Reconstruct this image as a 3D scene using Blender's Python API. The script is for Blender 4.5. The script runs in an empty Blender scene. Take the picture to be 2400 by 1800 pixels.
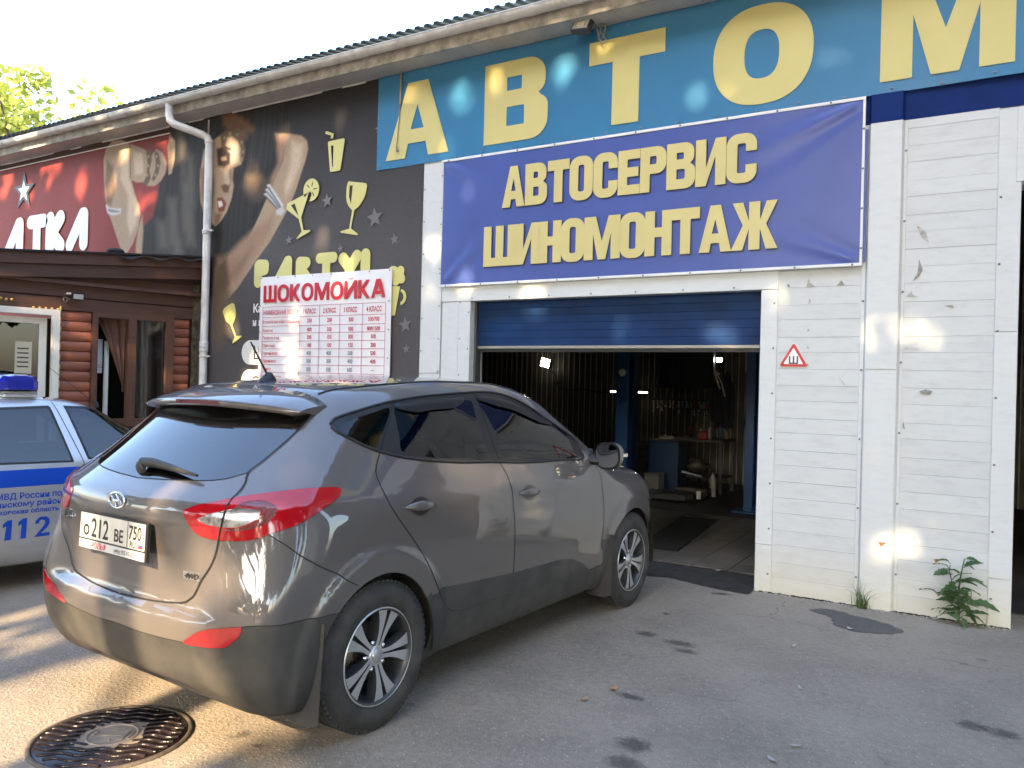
import bpy, bmesh, math, random
import numpy as np
from mathutils import Vector, Matrix, kdtree
from mathutils.geometry import delaunay_2d_cdt
# ---------------------------------------------------------------- camera, sky, sun, exposure
SC=bpy.context.scene
cam_d=bpy.data.cameras.new('camera'); CAM=bpy.data.objects.new('camera',cam_d); SC.collection.objects.link(CAM)
_yaw,_pit,_rol=0.5405,0.00098,0.02553
_f=Vector((-math.sin(_yaw)*math.cos(_pit),math.cos(_yaw)*math.cos(_pit),math.sin(_pit)))
_r=Vector((math.cos(_yaw),math.sin(_yaw),0)); _u=_r.cross(_f)
_r2=math.cos(_rol)*_r+math.sin(_rol)*_u; _u2=-math.sin(_rol)*_r+math.cos(_rol)*_u
CAM.matrix_world=Matrix(((_r2.x,_u2.x,-_f.x,1.591),(_r2.y,_u2.y,-_f.y,-6.530),(_r2.z,_u2.z,-_f.z,1.605),(0,0,0,1)))
cam_d.sensor_width=36; cam_d.lens=36*1864.9/2400; cam_d.clip_start=.05; cam_d.clip_end=2000
SC.camera=CAM
SUN_EL=math.radians(31); SUN_AZ=math.radians(10)      # direction towards the sun: behind the viewpoint, a little to the right of -Y
_sd=Vector((math.sin(SUN_AZ)*math.cos(SUN_EL),-math.cos(SUN_AZ)*math.cos(SUN_EL),math.sin(SUN_EL)))   # towards the sun
W=bpy.data.worlds.new('World'); SC.world=W; W.use_nodes=True
_nt=W.node_tree; _nt.nodes.clear()
_o=_nt.nodes.new('ShaderNodeOutputWorld'); _b=_nt.nodes.new('ShaderNodeBackground'); _s=_nt.nodes.new('ShaderNodeTexSky')
_s.sky_type='NISHITA'; _s.sun_disc=False; _s.sun_elevation=SUN_EL; _s.sun_rotation=math.atan2(_sd.x,_sd.y); _s.air_density=1.0; _s.dust_density=1.8; _s.ozone_density=1.0
_b.inputs[1].default_value=.15
_nt.links.new(_s.outputs[0],_b.inputs[0]); _nt.links.new(_b.outputs[0],_o.inputs[0])
_sl=bpy.data.lights.new('sun','SUN'); _sl.energy=2.7; _sl.angle=math.radians(.55); _sl.color=(1,.73,.43)
SUN=bpy.data.objects.new('sun',_sl); SC.collection.objects.link(SUN); SUN.rotation_euler=_sd.to_track_quat('Z','Y').to_euler(); SUN.location=(0,-20,20)
SC.view_settings.view_transform='Standard'; SC.view_settings.look='None'; SC.view_settings.gamma=1; SC.view_settings.use_curve_mapping=False
SC.view_settings.exposure=3.0
SC.render.engine='CYCLES'
SC.cycles.max_bounces=8; SC.cycles.transparent_max_bounces=12
# ---------------------------------------------------------------- helpers
COL=SC.collection
PI=math.pi
rnd=random.Random(7)
MATS={}
def mat(name,col,rough=.6,metal=0.,spec=.5,coat=0.,var=0.,vscale=4.,var2=None,bump=0.,bscale=60.,emit=None,estr=0.,detail=4,trans=0.,sheen=0.,rvar=0.):
    if name in MATS: return MATS[name]
    m=bpy.data.materials.new(name); m.use_nodes=True; nt=m.node_tree; b=nt.nodes['Principled BSDF']
    b.inputs['Base Color'].default_value=(*col,1); b.inputs['Roughness'].default_value=rough; b.inputs['Metallic'].default_value=metal
    b.inputs['Specular IOR Level'].default_value=spec; b.inputs['Coat Weight'].default_value=coat; b.inputs['Coat Roughness'].default_value=.03
    b.inputs['Transmission Weight'].default_value=trans
    tc=None
    def coord():
        nonlocal tc
        if tc is None: tc=nt.nodes.new('ShaderNodeTexCoord')
        return tc.outputs['Object']
    def noise(sc,det=detail,ro=.6):
        n=nt.nodes.new('ShaderNodeTexNoise'); n.inputs['Scale'].default_value=sc; n.inputs['Detail'].default_value=det; n.inputs['Roughness'].default_value=ro
        nt.links.new(coord(),n.inputs['Vector']); return n
    if var>0 or var2 is not None:
        n=noise(vscale); r=nt.nodes.new('ShaderNodeValToRGB'); r.color_ramp.elements[0].position=.3; r.color_ramp.elements[1].position=.7
        a=tuple(max(0,c*(1-var)) for c in col); c2=var2 if var2 is not None else tuple(min(1,c*(1+var)) for c in col)
        r.color_ramp.elements[0].color=(*a,1); r.color_ramp.elements[1].color=(*c2,1)
        nt.links.new(n.outputs[0],r.inputs[0]); nt.links.new(r.outputs[0],b.inputs['Base Color'])
    if rvar>0:
        n=noise(vscale*1.7); mr=nt.nodes.new('ShaderNodeMapRange'); mr.inputs[3].default_value=max(0,rough-rvar); mr.inputs[4].default_value=min(1,rough+rvar)
        nt.links.new(n.outputs[0],mr.inputs[0]); nt.links.new(mr.outputs[0],b.inputs['Roughness'])
    if bump>0:
        n=noise(bscale,3); bp=nt.nodes.new('ShaderNodeBump'); bp.inputs['Strength'].default_value=bump; bp.inputs['Distance'].default_value=.01
        nt.links.new(n.outputs[0],bp.inputs['Height']); nt.links.new(bp.outputs[0],b.inputs['Normal'])
    if emit is not None:
        b.inputs['Emission Color'].default_value=(*emit,1); b.inputs['Emission Strength'].default_value=estr
    MATS[name]=m; return m
def tag(o,label=None,cat=None,group=None,kind=None):
    if label: o['label']=label
    if cat: o['category']=cat
    if group: o['group']=group
    if kind: o['kind']=kind
    return o
def thing(name,label,cat,loc=(0,0,0),rotz=0.,group=None):
    o=bpy.data.objects.new(name,None); COL.objects.link(o); o.location=loc; o.rotation_euler=(0,0,rotz); o.empty_display_size=.1
    return tag(o,label,cat,group)
def link(name,me,m,parent=None):
    o=bpy.data.objects.new(name,me); COL.objects.link(o)
    if m is not None and not me.materials:
        for x in (m if isinstance(m,(list,tuple)) else [m]): me.materials.append(x)
    if parent is not None: o.parent=parent
    return o
def copy_tree(o,parent=None,**kw):
    c=o.copy(); COL.objects.link(c); c.parent=parent
    for ch in list(o.children): copy_tree(ch,c)
    return c
class MB:
    "collects shapes, builds one mesh object"
    def __init__(s): s.v=[]; s.f=[]; s.mi=[]; s.sm=[]
    def add(s,vs,fs,mi=0,smooth=False):
        n=len(s.v); s.v+= [tuple(v) for v in vs]; s.f+= [tuple(i+n for i in f) for f in fs]; s.mi+=[mi]*len(fs); s.sm+=[smooth]*len(fs); return s
    def box(s,x0,x1,y0,y1,z0,z1,mi=0):
        v=[(x,y,z) for x in (x0,x1) for y in (y0,y1) for z in (z0,z1)]
        return s.add(v,[(0,1,3,2),(4,6,7,5),(0,4,5,1),(2,3,7,6),(0,2,6,4),(1,5,7,3)],mi)
    def bbox(s,x0,x1,y0,y1,z0,z1,b=.005,mi=0):     # box with chamfered edges
        bm=bmesh.new(); bmesh.ops.create_cube(bm,size=1)
        for v in bm.verts: v.co=((x0+x1)/2+v.co.x*(x1-x0),(y0+y1)/2+v.co.y*(y1-y0),(z0+z1)/2+v.co.z*(z1-z0))
        bmesh.ops.bevel(bm,geom=bm.edges[:],offset=b,segments=1,affect='EDGES')
        bm.verts.index_update(); s.add([v.co[:] for v in bm.verts],[[v.index for v in f.verts] for f in bm.faces],mi); bm.free(); return s
    def obox(s,c,ax,ay,az,h,mi=0):                 # oriented box, half sizes h
        c=Vector(c); ax,ay,az=Vector(ax)*h[0],Vector(ay)*h[1],Vector(az)*h[2]
        v=[c+i*ax+j*ay+k*az for i in (-1,1) for j in (-1,1) for k in (-1,1)]
        return s.add(v,[(0,1,3,2),(4,6,7,5),(0,4,5,1),(2,3,7,6),(0,2,6,4),(1,5,7,3)],mi)
    def prism(s,poly,fn,d,mi=0):                   # polygon (2-D) mapped by fn(a,b,depth) and given thickness d
        n=len(poly); v=[fn(a,b,0) for a,b in poly]+[fn(a,b,d) for a,b in poly]
        f=[tuple(range(n)),tuple(range(2*n-1,n-1,-1))]+[(i,i+n,(i+1)%n+n,(i+1)%n) for i in range(n)]
        return s.add(v,f,mi)
    def tube(s,pts,r,n=8,mi=0,cap=True,smooth=True):
        pts=[Vector(p) for p in pts]; rs=r if isinstance(r,(list,tuple)) else [r]*len(pts)
        vs=[];fs=[];prev=None
        for i,p in enumerate(pts):
            t=(pts[min(i+1,len(pts)-1)]-pts[max(i-1,0)]).normalized()
            if prev is None:
                a=Vector((0,0,1)) if abs(t.z)<.9 else Vector((1,0,0)); e1=t.cross(a).normalized()
            else: e1=(prev-t*prev.dot(t)).normalized()
            prev=e1; e2=t.cross(e1)
            for k in range(n):
                an=2*PI*k/n; vs.append(p+(e1*math.cos(an)+e2*math.sin(an))*rs[i])
        for i in range(len(pts)-1):
            for k in range(n): fs.append((i*n+k,i*n+(k+1)%n,(i+1)*n+(k+1)%n,(i+1)*n+k))
        s.add(vs,fs,mi,smooth)
        if cap: s.add(vs[:n],[tuple(range(n-1,-1,-1))],mi); s.add(vs[-n:],[tuple(range(n))],mi)
        return s
    def lathe(s,prof,fn,n=24,mi=0,smooth=True,a0=0,a1=2*PI):   # prof [(r,h)], fn(cosr,sinr,h)
        full=abs(a1-a0-2*PI)<1e-6; m=n if full else n+1; vs=[];fs=[]
        for r,h in prof:
            for k in range(m):
                a=a0+(a1-a0)*k/n; vs.append(fn(r*math.cos(a),r*math.sin(a),h))
        for i in range(len(prof)-1):
            for k in range(n): k2=(k+1)%m; fs.append((i*m+k,i*m+k2,(i+1)*m+k2,(i+1)*m+k))
        return s.add(vs,fs,mi,smooth)
    def ell(s,c,r,n=16,m=10,mi=0,R=None):
        vs=[];fs=[]
        for i in range(m+1):
            t=PI*i/m
            for k in range(n):
                a=2*PI*k/n; p=Vector((r[0]*math.sin(t)*math.cos(a),r[1]*math.sin(t)*math.sin(a),r[2]*math.cos(t)))
                if R is not None: p=R@p
                vs.append(Vector(c)+p)
        for i in range(m):
            for k in range(n): fs.append((i*n+k,(i+1)*n+k,(i+1)*n+(k+1)%n,i*n+(k+1)%n))
        return s.add(vs,fs,mi,True)
    def grid(s,nu,nv,fn,mi=0,smooth=True):
        vs=[fn(i/nu,j/nv) for i in range(nu+1) for j in range(nv+1)]
        return s.add(vs,[(i*(nv+1)+j,(i+1)*(nv+1)+j,(i+1)*(nv+1)+j+1,i*(nv+1)+j+1) for i in range(nu) for j in range(nv)],mi,smooth)
    def build(s,name,m,parent=None):
        me=bpy.data.meshes.new(name); me.from_pydata(s.v,[],s.f)
        me.polygons.foreach_set('material_index',s.mi); me.polygons.foreach_set('use_smooth',s.sm); me.update()
        return link(name,me,m,parent)
# --- outlines: closed loops -> filled flat mesh with a little thickness, mapped to a plane
def loops_mesh(loops,ext=.0):
    cu=bpy.data.curves.new('outline','CURVE'); cu.dimensions='2D'; cu.fill_mode='BOTH' if ext>0 else 'FRONT'; cu.extrude=ext
    for lp in loops:
        sp=cu.splines.new('POLY'); sp.points.add(len(lp)-1); sp.use_cyclic_u=True
        for p,q in zip(sp.points,lp): p.co=(q[0],q[1],0,1)
    o=bpy.data.objects.new('outline',cu); me=bpy.data.meshes.new_from_object(o)
    bpy.data.objects.remove(o); bpy.data.curves.remove(cu); return me
def text_mesh(txt,size=1.,bold=0.,ext=0.,sx=1.,align='LEFT',shear=0.,spacing=1.):
    cu=bpy.data.curves.new('lettering','FONT'); cu.body=txt; cu.size=size; cu.offset=bold; cu.extrude=ext; cu.align_x=align; cu.shear=shear; cu.space_character=spacing; cu.resolution_u=4
    o=bpy.data.objects.new('lettering',cu); me=bpy.data.meshes.new_from_object(o)
    bpy.data.objects.remove(o); bpy.data.curves.remove(cu)
    for v in me.vertices: v.co.x*=sx
    return me
def me_xform(me,fn):
    for v in me.vertices: v.co=fn(v.co.x,v.co.y,v.co.z)
    me.update(); return me
def me_arrays(me):
    return [v.co.copy() for v in me.vertices],[tuple(p.vertices) for p in me.polygons]
def add_me(mb,me,fn=None,mi=0):
    v,f=me_arrays(me)
    if fn: v=[fn(c.x,c.y,c.z) for c in v]
    mb.add(v,f,mi); bpy.data.meshes.remove(me); return mb
def arc(cx,cy,rx,ry,a0,a1,n=8):
    return [(cx+rx*math.cos(math.radians(a0+(a1-a0)*i/n)),cy+ry*math.sin(math.radians(a0+(a1-a0)*i/n))) for i in range(n+1)]
def crom(pts,step,closed=False):
    "Catmull-Rom through pts, resampled"
    P=[np.array(p,float) for p in pts]; n=len(P); out=[]
    rng=range(n if closed else n-1)
    for i in rng:
        p1,p2=P[i],P[(i+1)%n]; p0=P[i-1] if (closed or i>0) else 2*p1-p2; p3=P[(i+2)%n] if (closed or i+2<n) else 2*p2-p1
        k=max(1,int(np.linalg.norm(p2-p1)/step))
        for j in range(k):
            t=j/k; out.append(.5*((2*p1)+(-p0+p2)*t+(2*p0-5*p1+4*p2-p3)*t*t+(-p0+3*p1-3*p2+p3)*t**3))
    if not closed: out.append(P[-1])
    return np.array(out)
def inpoly(poly,q):
    poly=np.asarray(poly); x,y=q[:,0],q[:,1]; r=np.zeros(len(q),bool); j=len(poly)-1
    for i in range(len(poly)):
        xi,yi=poly[i]; xj,yj=poly[j]
        c=((yi>y)!=(yj>y)); d=(xj-xi)*(y-yi)/((yj-yi) if yj!=yi else 1e-12)+xi
        r^=c&(x<d); j=i
    return r
M_black=mat('black_plastic',(.012,.012,.013),.5)
# ---------------------------------------------------------------- car body surfaces (implicit shape sampled along rays)
def pchip(xs, ys, xq):
    xs=np.asarray(xs,float); ys=np.asarray(ys,float); h=np.diff(xs); d=np.diff(ys)/h
    m=np.zeros_like(ys); m[0]=d[0]; m[-1]=d[-1]
    for i in range(1,len(xs)-1):
        if d[i-1]*d[i]>0:
            w1=2*h[i]+h[i-1]; w2=h[i]+2*h[i-1]; m[i]=(w1+w2)/(w1/d[i-1]+w2/d[i])
    xq=np.clip(xq,xs[0],xs[-1]); i=np.clip(np.searchsorted(xs,xq)-1,0,len(h)-1)
    t=(xq-xs[i])/h[i]; a=h[i]
    return (ys[i]*(1+2*t)*(1-t)**2+a*m[i]*t*(1-t)**2+ys[i+1]*t*t*(3-2*t)+a*m[i+1]*t*t*(t-1))
class Tab:                                   # smoothed 1-D profile table
    def __init__(s, pts, sig=.03, lo=None, hi=None):
        xs=[p[0] for p in pts]; ys=[p[1] for p in pts]
        s.x=np.arange(xs[0]-.3,xs[-1]+.3,.001)
        y=pchip(xs,ys,s.x)
        y=np.where(s.x<xs[0],ys[0]+(s.x-xs[0])*(ys[1]-ys[0])/(xs[1]-xs[0]),y)
        y=np.where(s.x>xs[-1],ys[-1]+(s.x-xs[-1])*(ys[-1]-ys[-2])/(xs[-1]-xs[-2]),y)
        n=int(sig*3000); k=np.exp(-.5*(np.arange(-n,n+1)/(sig*1000))**2); k/=k.sum()
        s.y=np.convolve(np.pad(y,n,'edge'),k,'valid')
    def __call__(s,q): return np.interp(q,s.x,s.y)
def smax(a,b,k):
    h=np.clip(.5+.5*(a-b)/k,0,1); return a*h+b*(1-h)+k*h*(1-h)
def sstep(a,b,t):
    t=np.clip((t-a)/(b-a),0,1); return t*t*(3-2*t)
class Body:
    def __init__(s, f, C): s.f=f; s.C=np.array(C,float)
    def dirs(s,uv):                          # stereographic disc -> direction (right side = -y)
        u,v=uv[:,0],uv[:,1]; q=u*u+v*v
        return np.stack([2*u/(1+q),-(1-q)/(1+q),2*v/(1+q)],1)
    def uv(s,p):
        d=np.asarray(p,float)-s.C; d/=np.linalg.norm(d,axis=1)[:,None]
        return np.stack([d[:,0]/(1-d[:,1]),d[:,2]/(1-d[:,1])],1)
    def val(s,p): return s.f(p[:,0],p[:,1],p[:,2])
    def cast(s,o,d,t0,t1,n=60):              # first crossing of f from sign at t0
        o=np.broadcast_to(o,d.shape); lo=np.full(len(d),t0,float); hi=np.full(len(d),t1,float)
        s0=np.sign(s.val(o+d*t0)); found=np.zeros(len(d),bool)
        ts=np.linspace(t0,t1,n)
        for a,b in zip(ts[:-1],ts[1:]):
            v=np.sign(s.val(o+d*b))
            new=(~found)&(v!=s0); lo[new]=a; hi[new]=b; found|=new
        for _ in range(30):
            m=(lo+hi)/2; v=np.sign(s.val(o+d*m[:,None])); same=v==s0
            lo=np.where(same,m,lo); hi=np.where(same,hi,m)
        return o+d*hi[:,None], found
    def point(s,uv):                         # the body is star-shaped about C: plain bisection
        d=s.dirs(np.asarray(uv,float)); lo=np.full(len(d),.05); hi=np.full(len(d),3.6)
        for _ in range(22):
            m=(lo+hi)/2; ins=s.val(s.C+d*m[:,None])<0; lo=np.where(ins,m,lo); hi=np.where(ins,hi,m)
        return s.C+d*hi[:,None]
    def normal(s,p,e=.003):
        g=np.stack([s.f(*(p+dv).T)-s.f(*(p-dv).T) for dv in np.eye(3)*e],1)
        return g/np.linalg.norm(g,axis=1)[:,None]
# --- the grey crossover: x forward from the rear axle, y left, z up
_top=Tab([(-.9,1.37),(-.6,1.455),(-.3,1.535),(.0,1.585),(.4,1.622),(.8,1.642),(1.2,1.640),(1.5,1.612),(1.75,1.555),(1.95,1.455),(2.2,1.315),(2.45,1.165),(2.6,1.105),(2.75,1.085),(2.95,1.06),(3.15,1.0),(3.3,.90),(3.42,.78),(3.55,.6)],.035)
_rear=Tab([(.15,-.52),(.26,-.63),(.32,-.68),(.45,-.722),(.56,-.748),(.605,-.752),(.635,-.712),(.70,-.707),(.9,-.732),(1.02,-.750),(1.075,-.735),(1.13,-.665),(1.2,-.585),(1.35,-.405),(1.5,-.215),(1.7,.04)],.012)
_rearc=Tab([(.15,-.56),(.26,-.66),(.32,-.705),(.4,-.733),(.48,-.748),(.58,-.755),(.7,-.752),(.85,-.748),(1.02,-.750),(1.075,-.735),(1.13,-.665),(1.2,-.585),(1.35,-.405),(1.5,-.215),(1.7,.04)],.02)
_wp=Tab([(-.9,.875),(-.4,.895),(0,.905),(.8,.905),(1.8,.905),(2.5,.905),(2.9,.89),(3.2,.855),(3.6,.78)],.08)
_wg=Tab([(.1,-.16),(.22,-.075),(.32,-.035),(.45,-.018),(.56,-.014),(.66,-.006),(.78,0),(.9,-.004),(1.0,-.016),(1.08,-.036),(1.16,-.066),(1.3,-.122),(1.45,-.19),(1.6,-.27),(1.8,-.40)],.02)
_front=Tab([(.1,3.25),(.25,3.36),(.45,3.44),(.6,3.46),(.75,3.45),(.9,3.36),(1.1,3.2)],.04)
def suv_f(x,y,z):
    Y=np.abs(y)
    xw=x+.20*Y*Y*sstep(1.2,1.9,x)
    T=_top(xw)-(.085*Y*Y+.06*Y**4)
    W=_wp(x)+_wg(z)
    up=np.clip((z-1.08)/.45,0,1.3)
    W=W-.105*sstep(.6,-.75,x)*up-.05*sstep(1.2,2.4,x)*up
    for wx,zz in ((0.,.345),(2.64,.345)):
        r=np.hypot(x-wx,(z-zz)); W=W+.016*sstep(.52,.465,r)
    zl=.985+.03*sstep(2.6,-.2,x)
    W=W+.007*sstep(-.10,.0,z-zl)*sstep(.09,.0,z-zl)*sstep(-.3,.1,x)*sstep(2.4,1.8,x)
    bl=sstep(1.06,.62,z)
    a=.115+.10*sstep(1.05,1.3,z)-.06*bl
    R=_rear(z)+(_rearc(z)-_rear(z))*sstep(.5,.72,Y)+a*Y*Y+(.25-.13*bl)*Y**4
    F=_front(z)-.30*Y*Y-.25*Y**4
    W=W+.02*bl*sstep(.1,-.5,x)
    g=smax(Y-W,R-x,.11-.03*bl)
    g=smax(g,x-F,.14)
    g=smax(g,(z-T)*.9,.085)
    return smax(g,.20+.065*sstep(.52,.36,Y)*sstep(-.2,-.5,x)-z,.05)
SUV=Body(suv_f,(1.15,0,.78))
SUV_UV={'gate':[[-6299,3757],[-6107,3480],[-6031,3200],[-6072,2912],[-6320,2527],[-6555,2232],[-6763,1967],[-6938,1766],[-6895,1559],[-6910,1419],[-6971,1275],[-7008,1090],[-7052,898],[-7082,777],[-7119,618],[-7170,408],[-7280,189],[-7506,-76],[-7597,-237],[-7678,-371],[-7793,-460],[-7967,-540],[-8726,-675],[-9520,-764]],'glassbot':[[-9740,1955],[-8680,1789],[-7854,1691],[-7362,1676],[-6938,1766]],'lamp':[[-7830,1105],[-7617,1190],[-7235,1250],[-6947,1300],[-6519,1339],[-6088,1381],[-5705,1419],[-5549,1430],[-5489,1397],[-5507,1257],[-5643,1102],[-5840,918],[-6011,816],[-6320,708],[-6518,645],[-6760,618],[-7113,626],[-7390,661],[-7578,735],[-7697,852],[-7771,984]],'lampwhite':[[-7521,975],[-7311,1039],[-7013,1090],[-6764,1116],[-6567,1100],[-6440,1061],[-6458,975],[-6595,887],[-6790,833],[-7053,830],[-7339,877],[-7475,929]],'lampdark':[[-6978,1028],[-6790,1190],[-6516,1225],[-6293,1153],[-6212,1055],[-6284,922],[-6432,836],[-6642,784],[-6893,764],[-6999,801],[-6790,817],[-6571,882],[-6436,974],[-6422,1061],[-6572,1119],[-6768,1128]],'quarterseam':[[-6320,708],[-6071,529],[-5850,319],[-5652,118],[-5439,-63],[-5212,-290]],'clad':[[-11967,-1946],[-10278,-1589],[-9032,-1364],[-7707,-1129],[-7303,-1041],[-6890,-879],[-6657,-711],[-6545,-584],[-6250,-531],[-5934,-573],[-5519,-630],[-5373,-663]],'reflector':[[-7708,-1138],[-7474,-918],[-7205,-765],[-6853,-656],[-6552,-592],[-6602,-745],[-6749,-892],[-6885,-962],[-7304,-1075]],'rdoor':[[-4311,3673],[-4529,3103],[-4709,2618],[-4844,2217],[-4933,1888],[-4931,1660],[-4758,1193],[-4574,833],[-4330,441],[-4087,55],[-3811,-428],[-3512,-1051],[-3298,-1414],[-3092,-1658],[-2852,-1783],[-2554,-1851],[-2204,-1893],[-413,-2015]],'bgap':[[-932,4630],[-929,3795],[-896,3014],[-784,2220],[-573,1720],[-498,1158],[-369,63],[-272,-1059],[-275,-1412],[-413,-2015]],'fdoor':[[-413,-2015],[1470,-2021],[3403,-1899],[4381,-1725],[4484,-1169],[4554,-604],[4480,196],[4413,889],[4362,1227],[4236,1511]],'doorclad':[[-3762,-973],[-3488,-1004],[-2304,-1198],[-278,-1385],[1402,-1405],[2412,-1371],[2990,-1402],[3357,-1482],[3717,-1645],[4015,-1830]],'dlo':[[-5675,2750],[-5644,2852],[-5489,2965],[-5196,3168],[-4821,3410],[-4308,3685],[-3448,4042],[-2364,4371],[-918,4648],[57,4674],[927,4514],[1892,4077],[2683,3504],[3285,3030],[3766,2597],[3999,2229],[3991,1914],[3860,1662],[2666,1872],[-804,2174],[-2825,2164],[-3632,2152],[-4191,2160],[-4510,2185],[-4828,2239],[-5112,2338],[-5398,2485],[-5603,2608]],'qglass':[[-5573,2695],[-5215,2985],[-4849,3220],[-4466,3438],[-4606,2994],[-4790,2603],[-4921,2328],[-5198,2423],[-5451,2554]],'rglass':[[-4307,3476],[-3878,3657],[-3150,3917],[-2096,4174],[-1324,4244],[-1318,3832],[-1347,3122],[-1365,2306],[-2233,2290],[-3051,2256],[-3716,2242],[-4319,2286],[-4360,2679],[-4360,3092]],'fglass':[[-916,4321],[-1,4351],[965,4153],[1982,3728],[3028,3162],[3618,2708],[3673,2369],[3651,1996],[3558,1780],[1721,2103],[-412,2293],[-493,2952],[-704,3681]],'headlamp':[[10953,65],[10742,-71],[10593,-297],[10525,-525],[10411,-741],[10385,-553],[10464,-286],[10654,-66]],'hoodline':[[3925,1745],[4495,1424],[6643,1027],[10953,65]],'fbumper':[[5893,-104],[6107,-6],[10529,-760]],'roofditch':[[-6299,3757],[-5934,3804],[-5060,4177],[-3736,4778],[-1050,5528]]}
# ---------------------------------------------------------------- panel layout on a body surface
def from_side(body,pts):                     # (x,z) points on the right flank
    p,_=body.cast(np.array([[x,-3.,z] for x,z in pts]),np.tile([0,1.,0],(len(pts),1)),0.,3.,300); return body.uv(p)
def from_top(body,pts):                      # (x,y)
    p,_=body.cast(np.array([[x,y,3.] for x,y in pts]),np.tile([0,0,-1.],(len(pts),1)),0.,2.9,300); return body.uv(p)
def from_front(body,pts,s=1):                # (y,z)
    p,_=body.cast(np.array([[6.*s,y,z] for y,z in pts]),np.tile([-1.*s,0,0],(len(pts),1)),0.,5.9,500); return body.uv(p)
def partition(body,lines,classify,step=.035):
    "triangulates the right half of the body along the given uv lines; returns {region:(points,normals,triangles)}"
    # free points: quadtree on the disc
    cells=[(x*.1,y*.1,.1) for x in range(-10,10) for y in range(-10,10)]; pts=[]
    while cells:
        c=np.array(cells); q=np.concatenate([c[:,:2]+c[:,2:]*np.array(o) for o in ((0,0),(1,0),(0,1),(1,1))])
        rr=np.hypot(q[:,0],q[:,1]); q=q/np.maximum(1,rr)[:,None]*.9999
        P=body.point(q).reshape(4,-1,3); L=np.maximum(np.linalg.norm(P[0]-P[3],axis=1),np.linalg.norm(P[1]-P[2],axis=1))
        nxt=[]
        for (x,y,s),l in zip(cells,L):
            if min(math.hypot(x+a*s,y+b*s) for a in (0,1) for b in (0,1))>=1: continue
            if l>step*1.42 and s>.003:
                h=s/2; nxt+=[(x,y,h),(x+h,y,h),(x,y+h,h),(x+h,y+h,h)]
            else: pts.append((x+s/2,y+s/2))
        cells=nxt
    pts=np.array(pts); pts=pts[np.hypot(pts[:,0],pts[:,1])<.993]
    cons=[];edges=[]
    n=420
    ang=np.linspace(0,2*PI,n,endpoint=False); cons+=[(math.cos(a),math.sin(a)) for a in ang]; edges+=[(i,(i+1)%n) for i in range(n)]
    for ln in lines:
        ln=np.asarray(ln); k=len(cons); keep=ln
        cons+= [tuple(q) for q in keep]; edges+=[(k+i,k+i+1) for i in range(len(keep)-1)]
    kd=kdtree.KDTree(len(cons))
    for i,c in enumerate(cons): kd.insert((c[0],c[1],0),i)
    kd.balance()
    free=[tuple(q) for q in pts if kd.find((q[0],q[1],0))[2]>.0035]
    V,E,F,_,_,_=delaunay_2d_cdt([Vector(c) for c in cons+free],edges,[],0,1e-6)
    uv=np.array([(v.x,v.y) for v in V]); rr=np.hypot(uv[:,0],uv[:,1]); onb=rr>.9995; uv[onb]/=rr[onb][:,None]
    P=body.point(uv*np.where(onb,.999999,1)[:,None]); P[onb,1]=0
    N=body.normal(P); N[onb,1]=0; N/=np.linalg.norm(N,axis=1)[:,None]
    tri=np.array([tuple(f) for f in F if len(f)==3])
    cu=uv[tri].mean(1); tri=tri[np.hypot(cu[:,0],cu[:,1])<1]; cu=uv[tri].mean(1); cp=P[tri].mean(1)
    g=np.cross(P[tri[:,1]]-P[tri[:,0]],P[tri[:,2]]-P[tri[:,0]]); flip=(g*N[tri].mean(1)).sum(1)<0
    tri[flip]=tri[flip][:,::-1]
    reg=classify(cu,cp); out={}
    for r in set(reg):
        if r is None or r=='': continue
        t=tri[np.array([a==r for a in reg])]; ids,inv=np.unique(t,return_inverse=True)
        out[r]=(P[ids],N[ids],inv.reshape(-1,3))
    return out
def panel(name,parts,m,parent,sides='R',off=0.,thick=0.):
    "one mesh object from region data; sides R, L or B (both halves joined)"
    Vs=[];Ns=[];Fs=[];k=0
    for (P,N,T) in parts:
        for sd in (['R','L'] if sides=='B' else [sides]):
            p=P+N*off; nn=N.copy(); t=T
            if sd=='L': p=p*[1,-1,1]; nn=nn*[1,-1,1]; t=T[:,::-1]
            Vs.append(p); Ns.append(nn); Fs.append(t+k); k+=len(p)
    V=np.concatenate(Vs); N=np.concatenate(Ns); F=np.concatenate(Fs)
    if thick>0:                                  # rim turned inwards so that the piece has a real edge
        cnt={}
        for a,b,c in F:
            for e in ((a,b),(b,c),(c,a)): cnt[e]=cnt.get(e,0)+1
        be=[e for e in cnt if (e[1],e[0]) not in cnt]
        ids=sorted({i for e in be for i in e}); mp={i:len(V)+2*j for j,i in enumerate(ids)}
        ex=[];en=[]
        for i in ids: ex+=[V[i],V[i]-N[i]*thick]; en+=[N[i],N[i]]
        F2=[]
        for a,b in be: F2+=[(b,a,mp[a]+1),(b,mp[a]+1,mp[b]+1)]
        V=np.concatenate([V,np.array(ex)]); N=np.concatenate([N,np.array(en)]); F=np.concatenate([F,np.array(F2)])
    me=bpy.data.meshes.new(name); me.from_pydata(V.tolist(),[],F.tolist()); me.polygons.foreach_set('use_smooth',[True]*len(F)); me.update()
    me.normals_split_custom_set_from_vertices(N.tolist())
    return link(name,me,m,parent)
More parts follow.
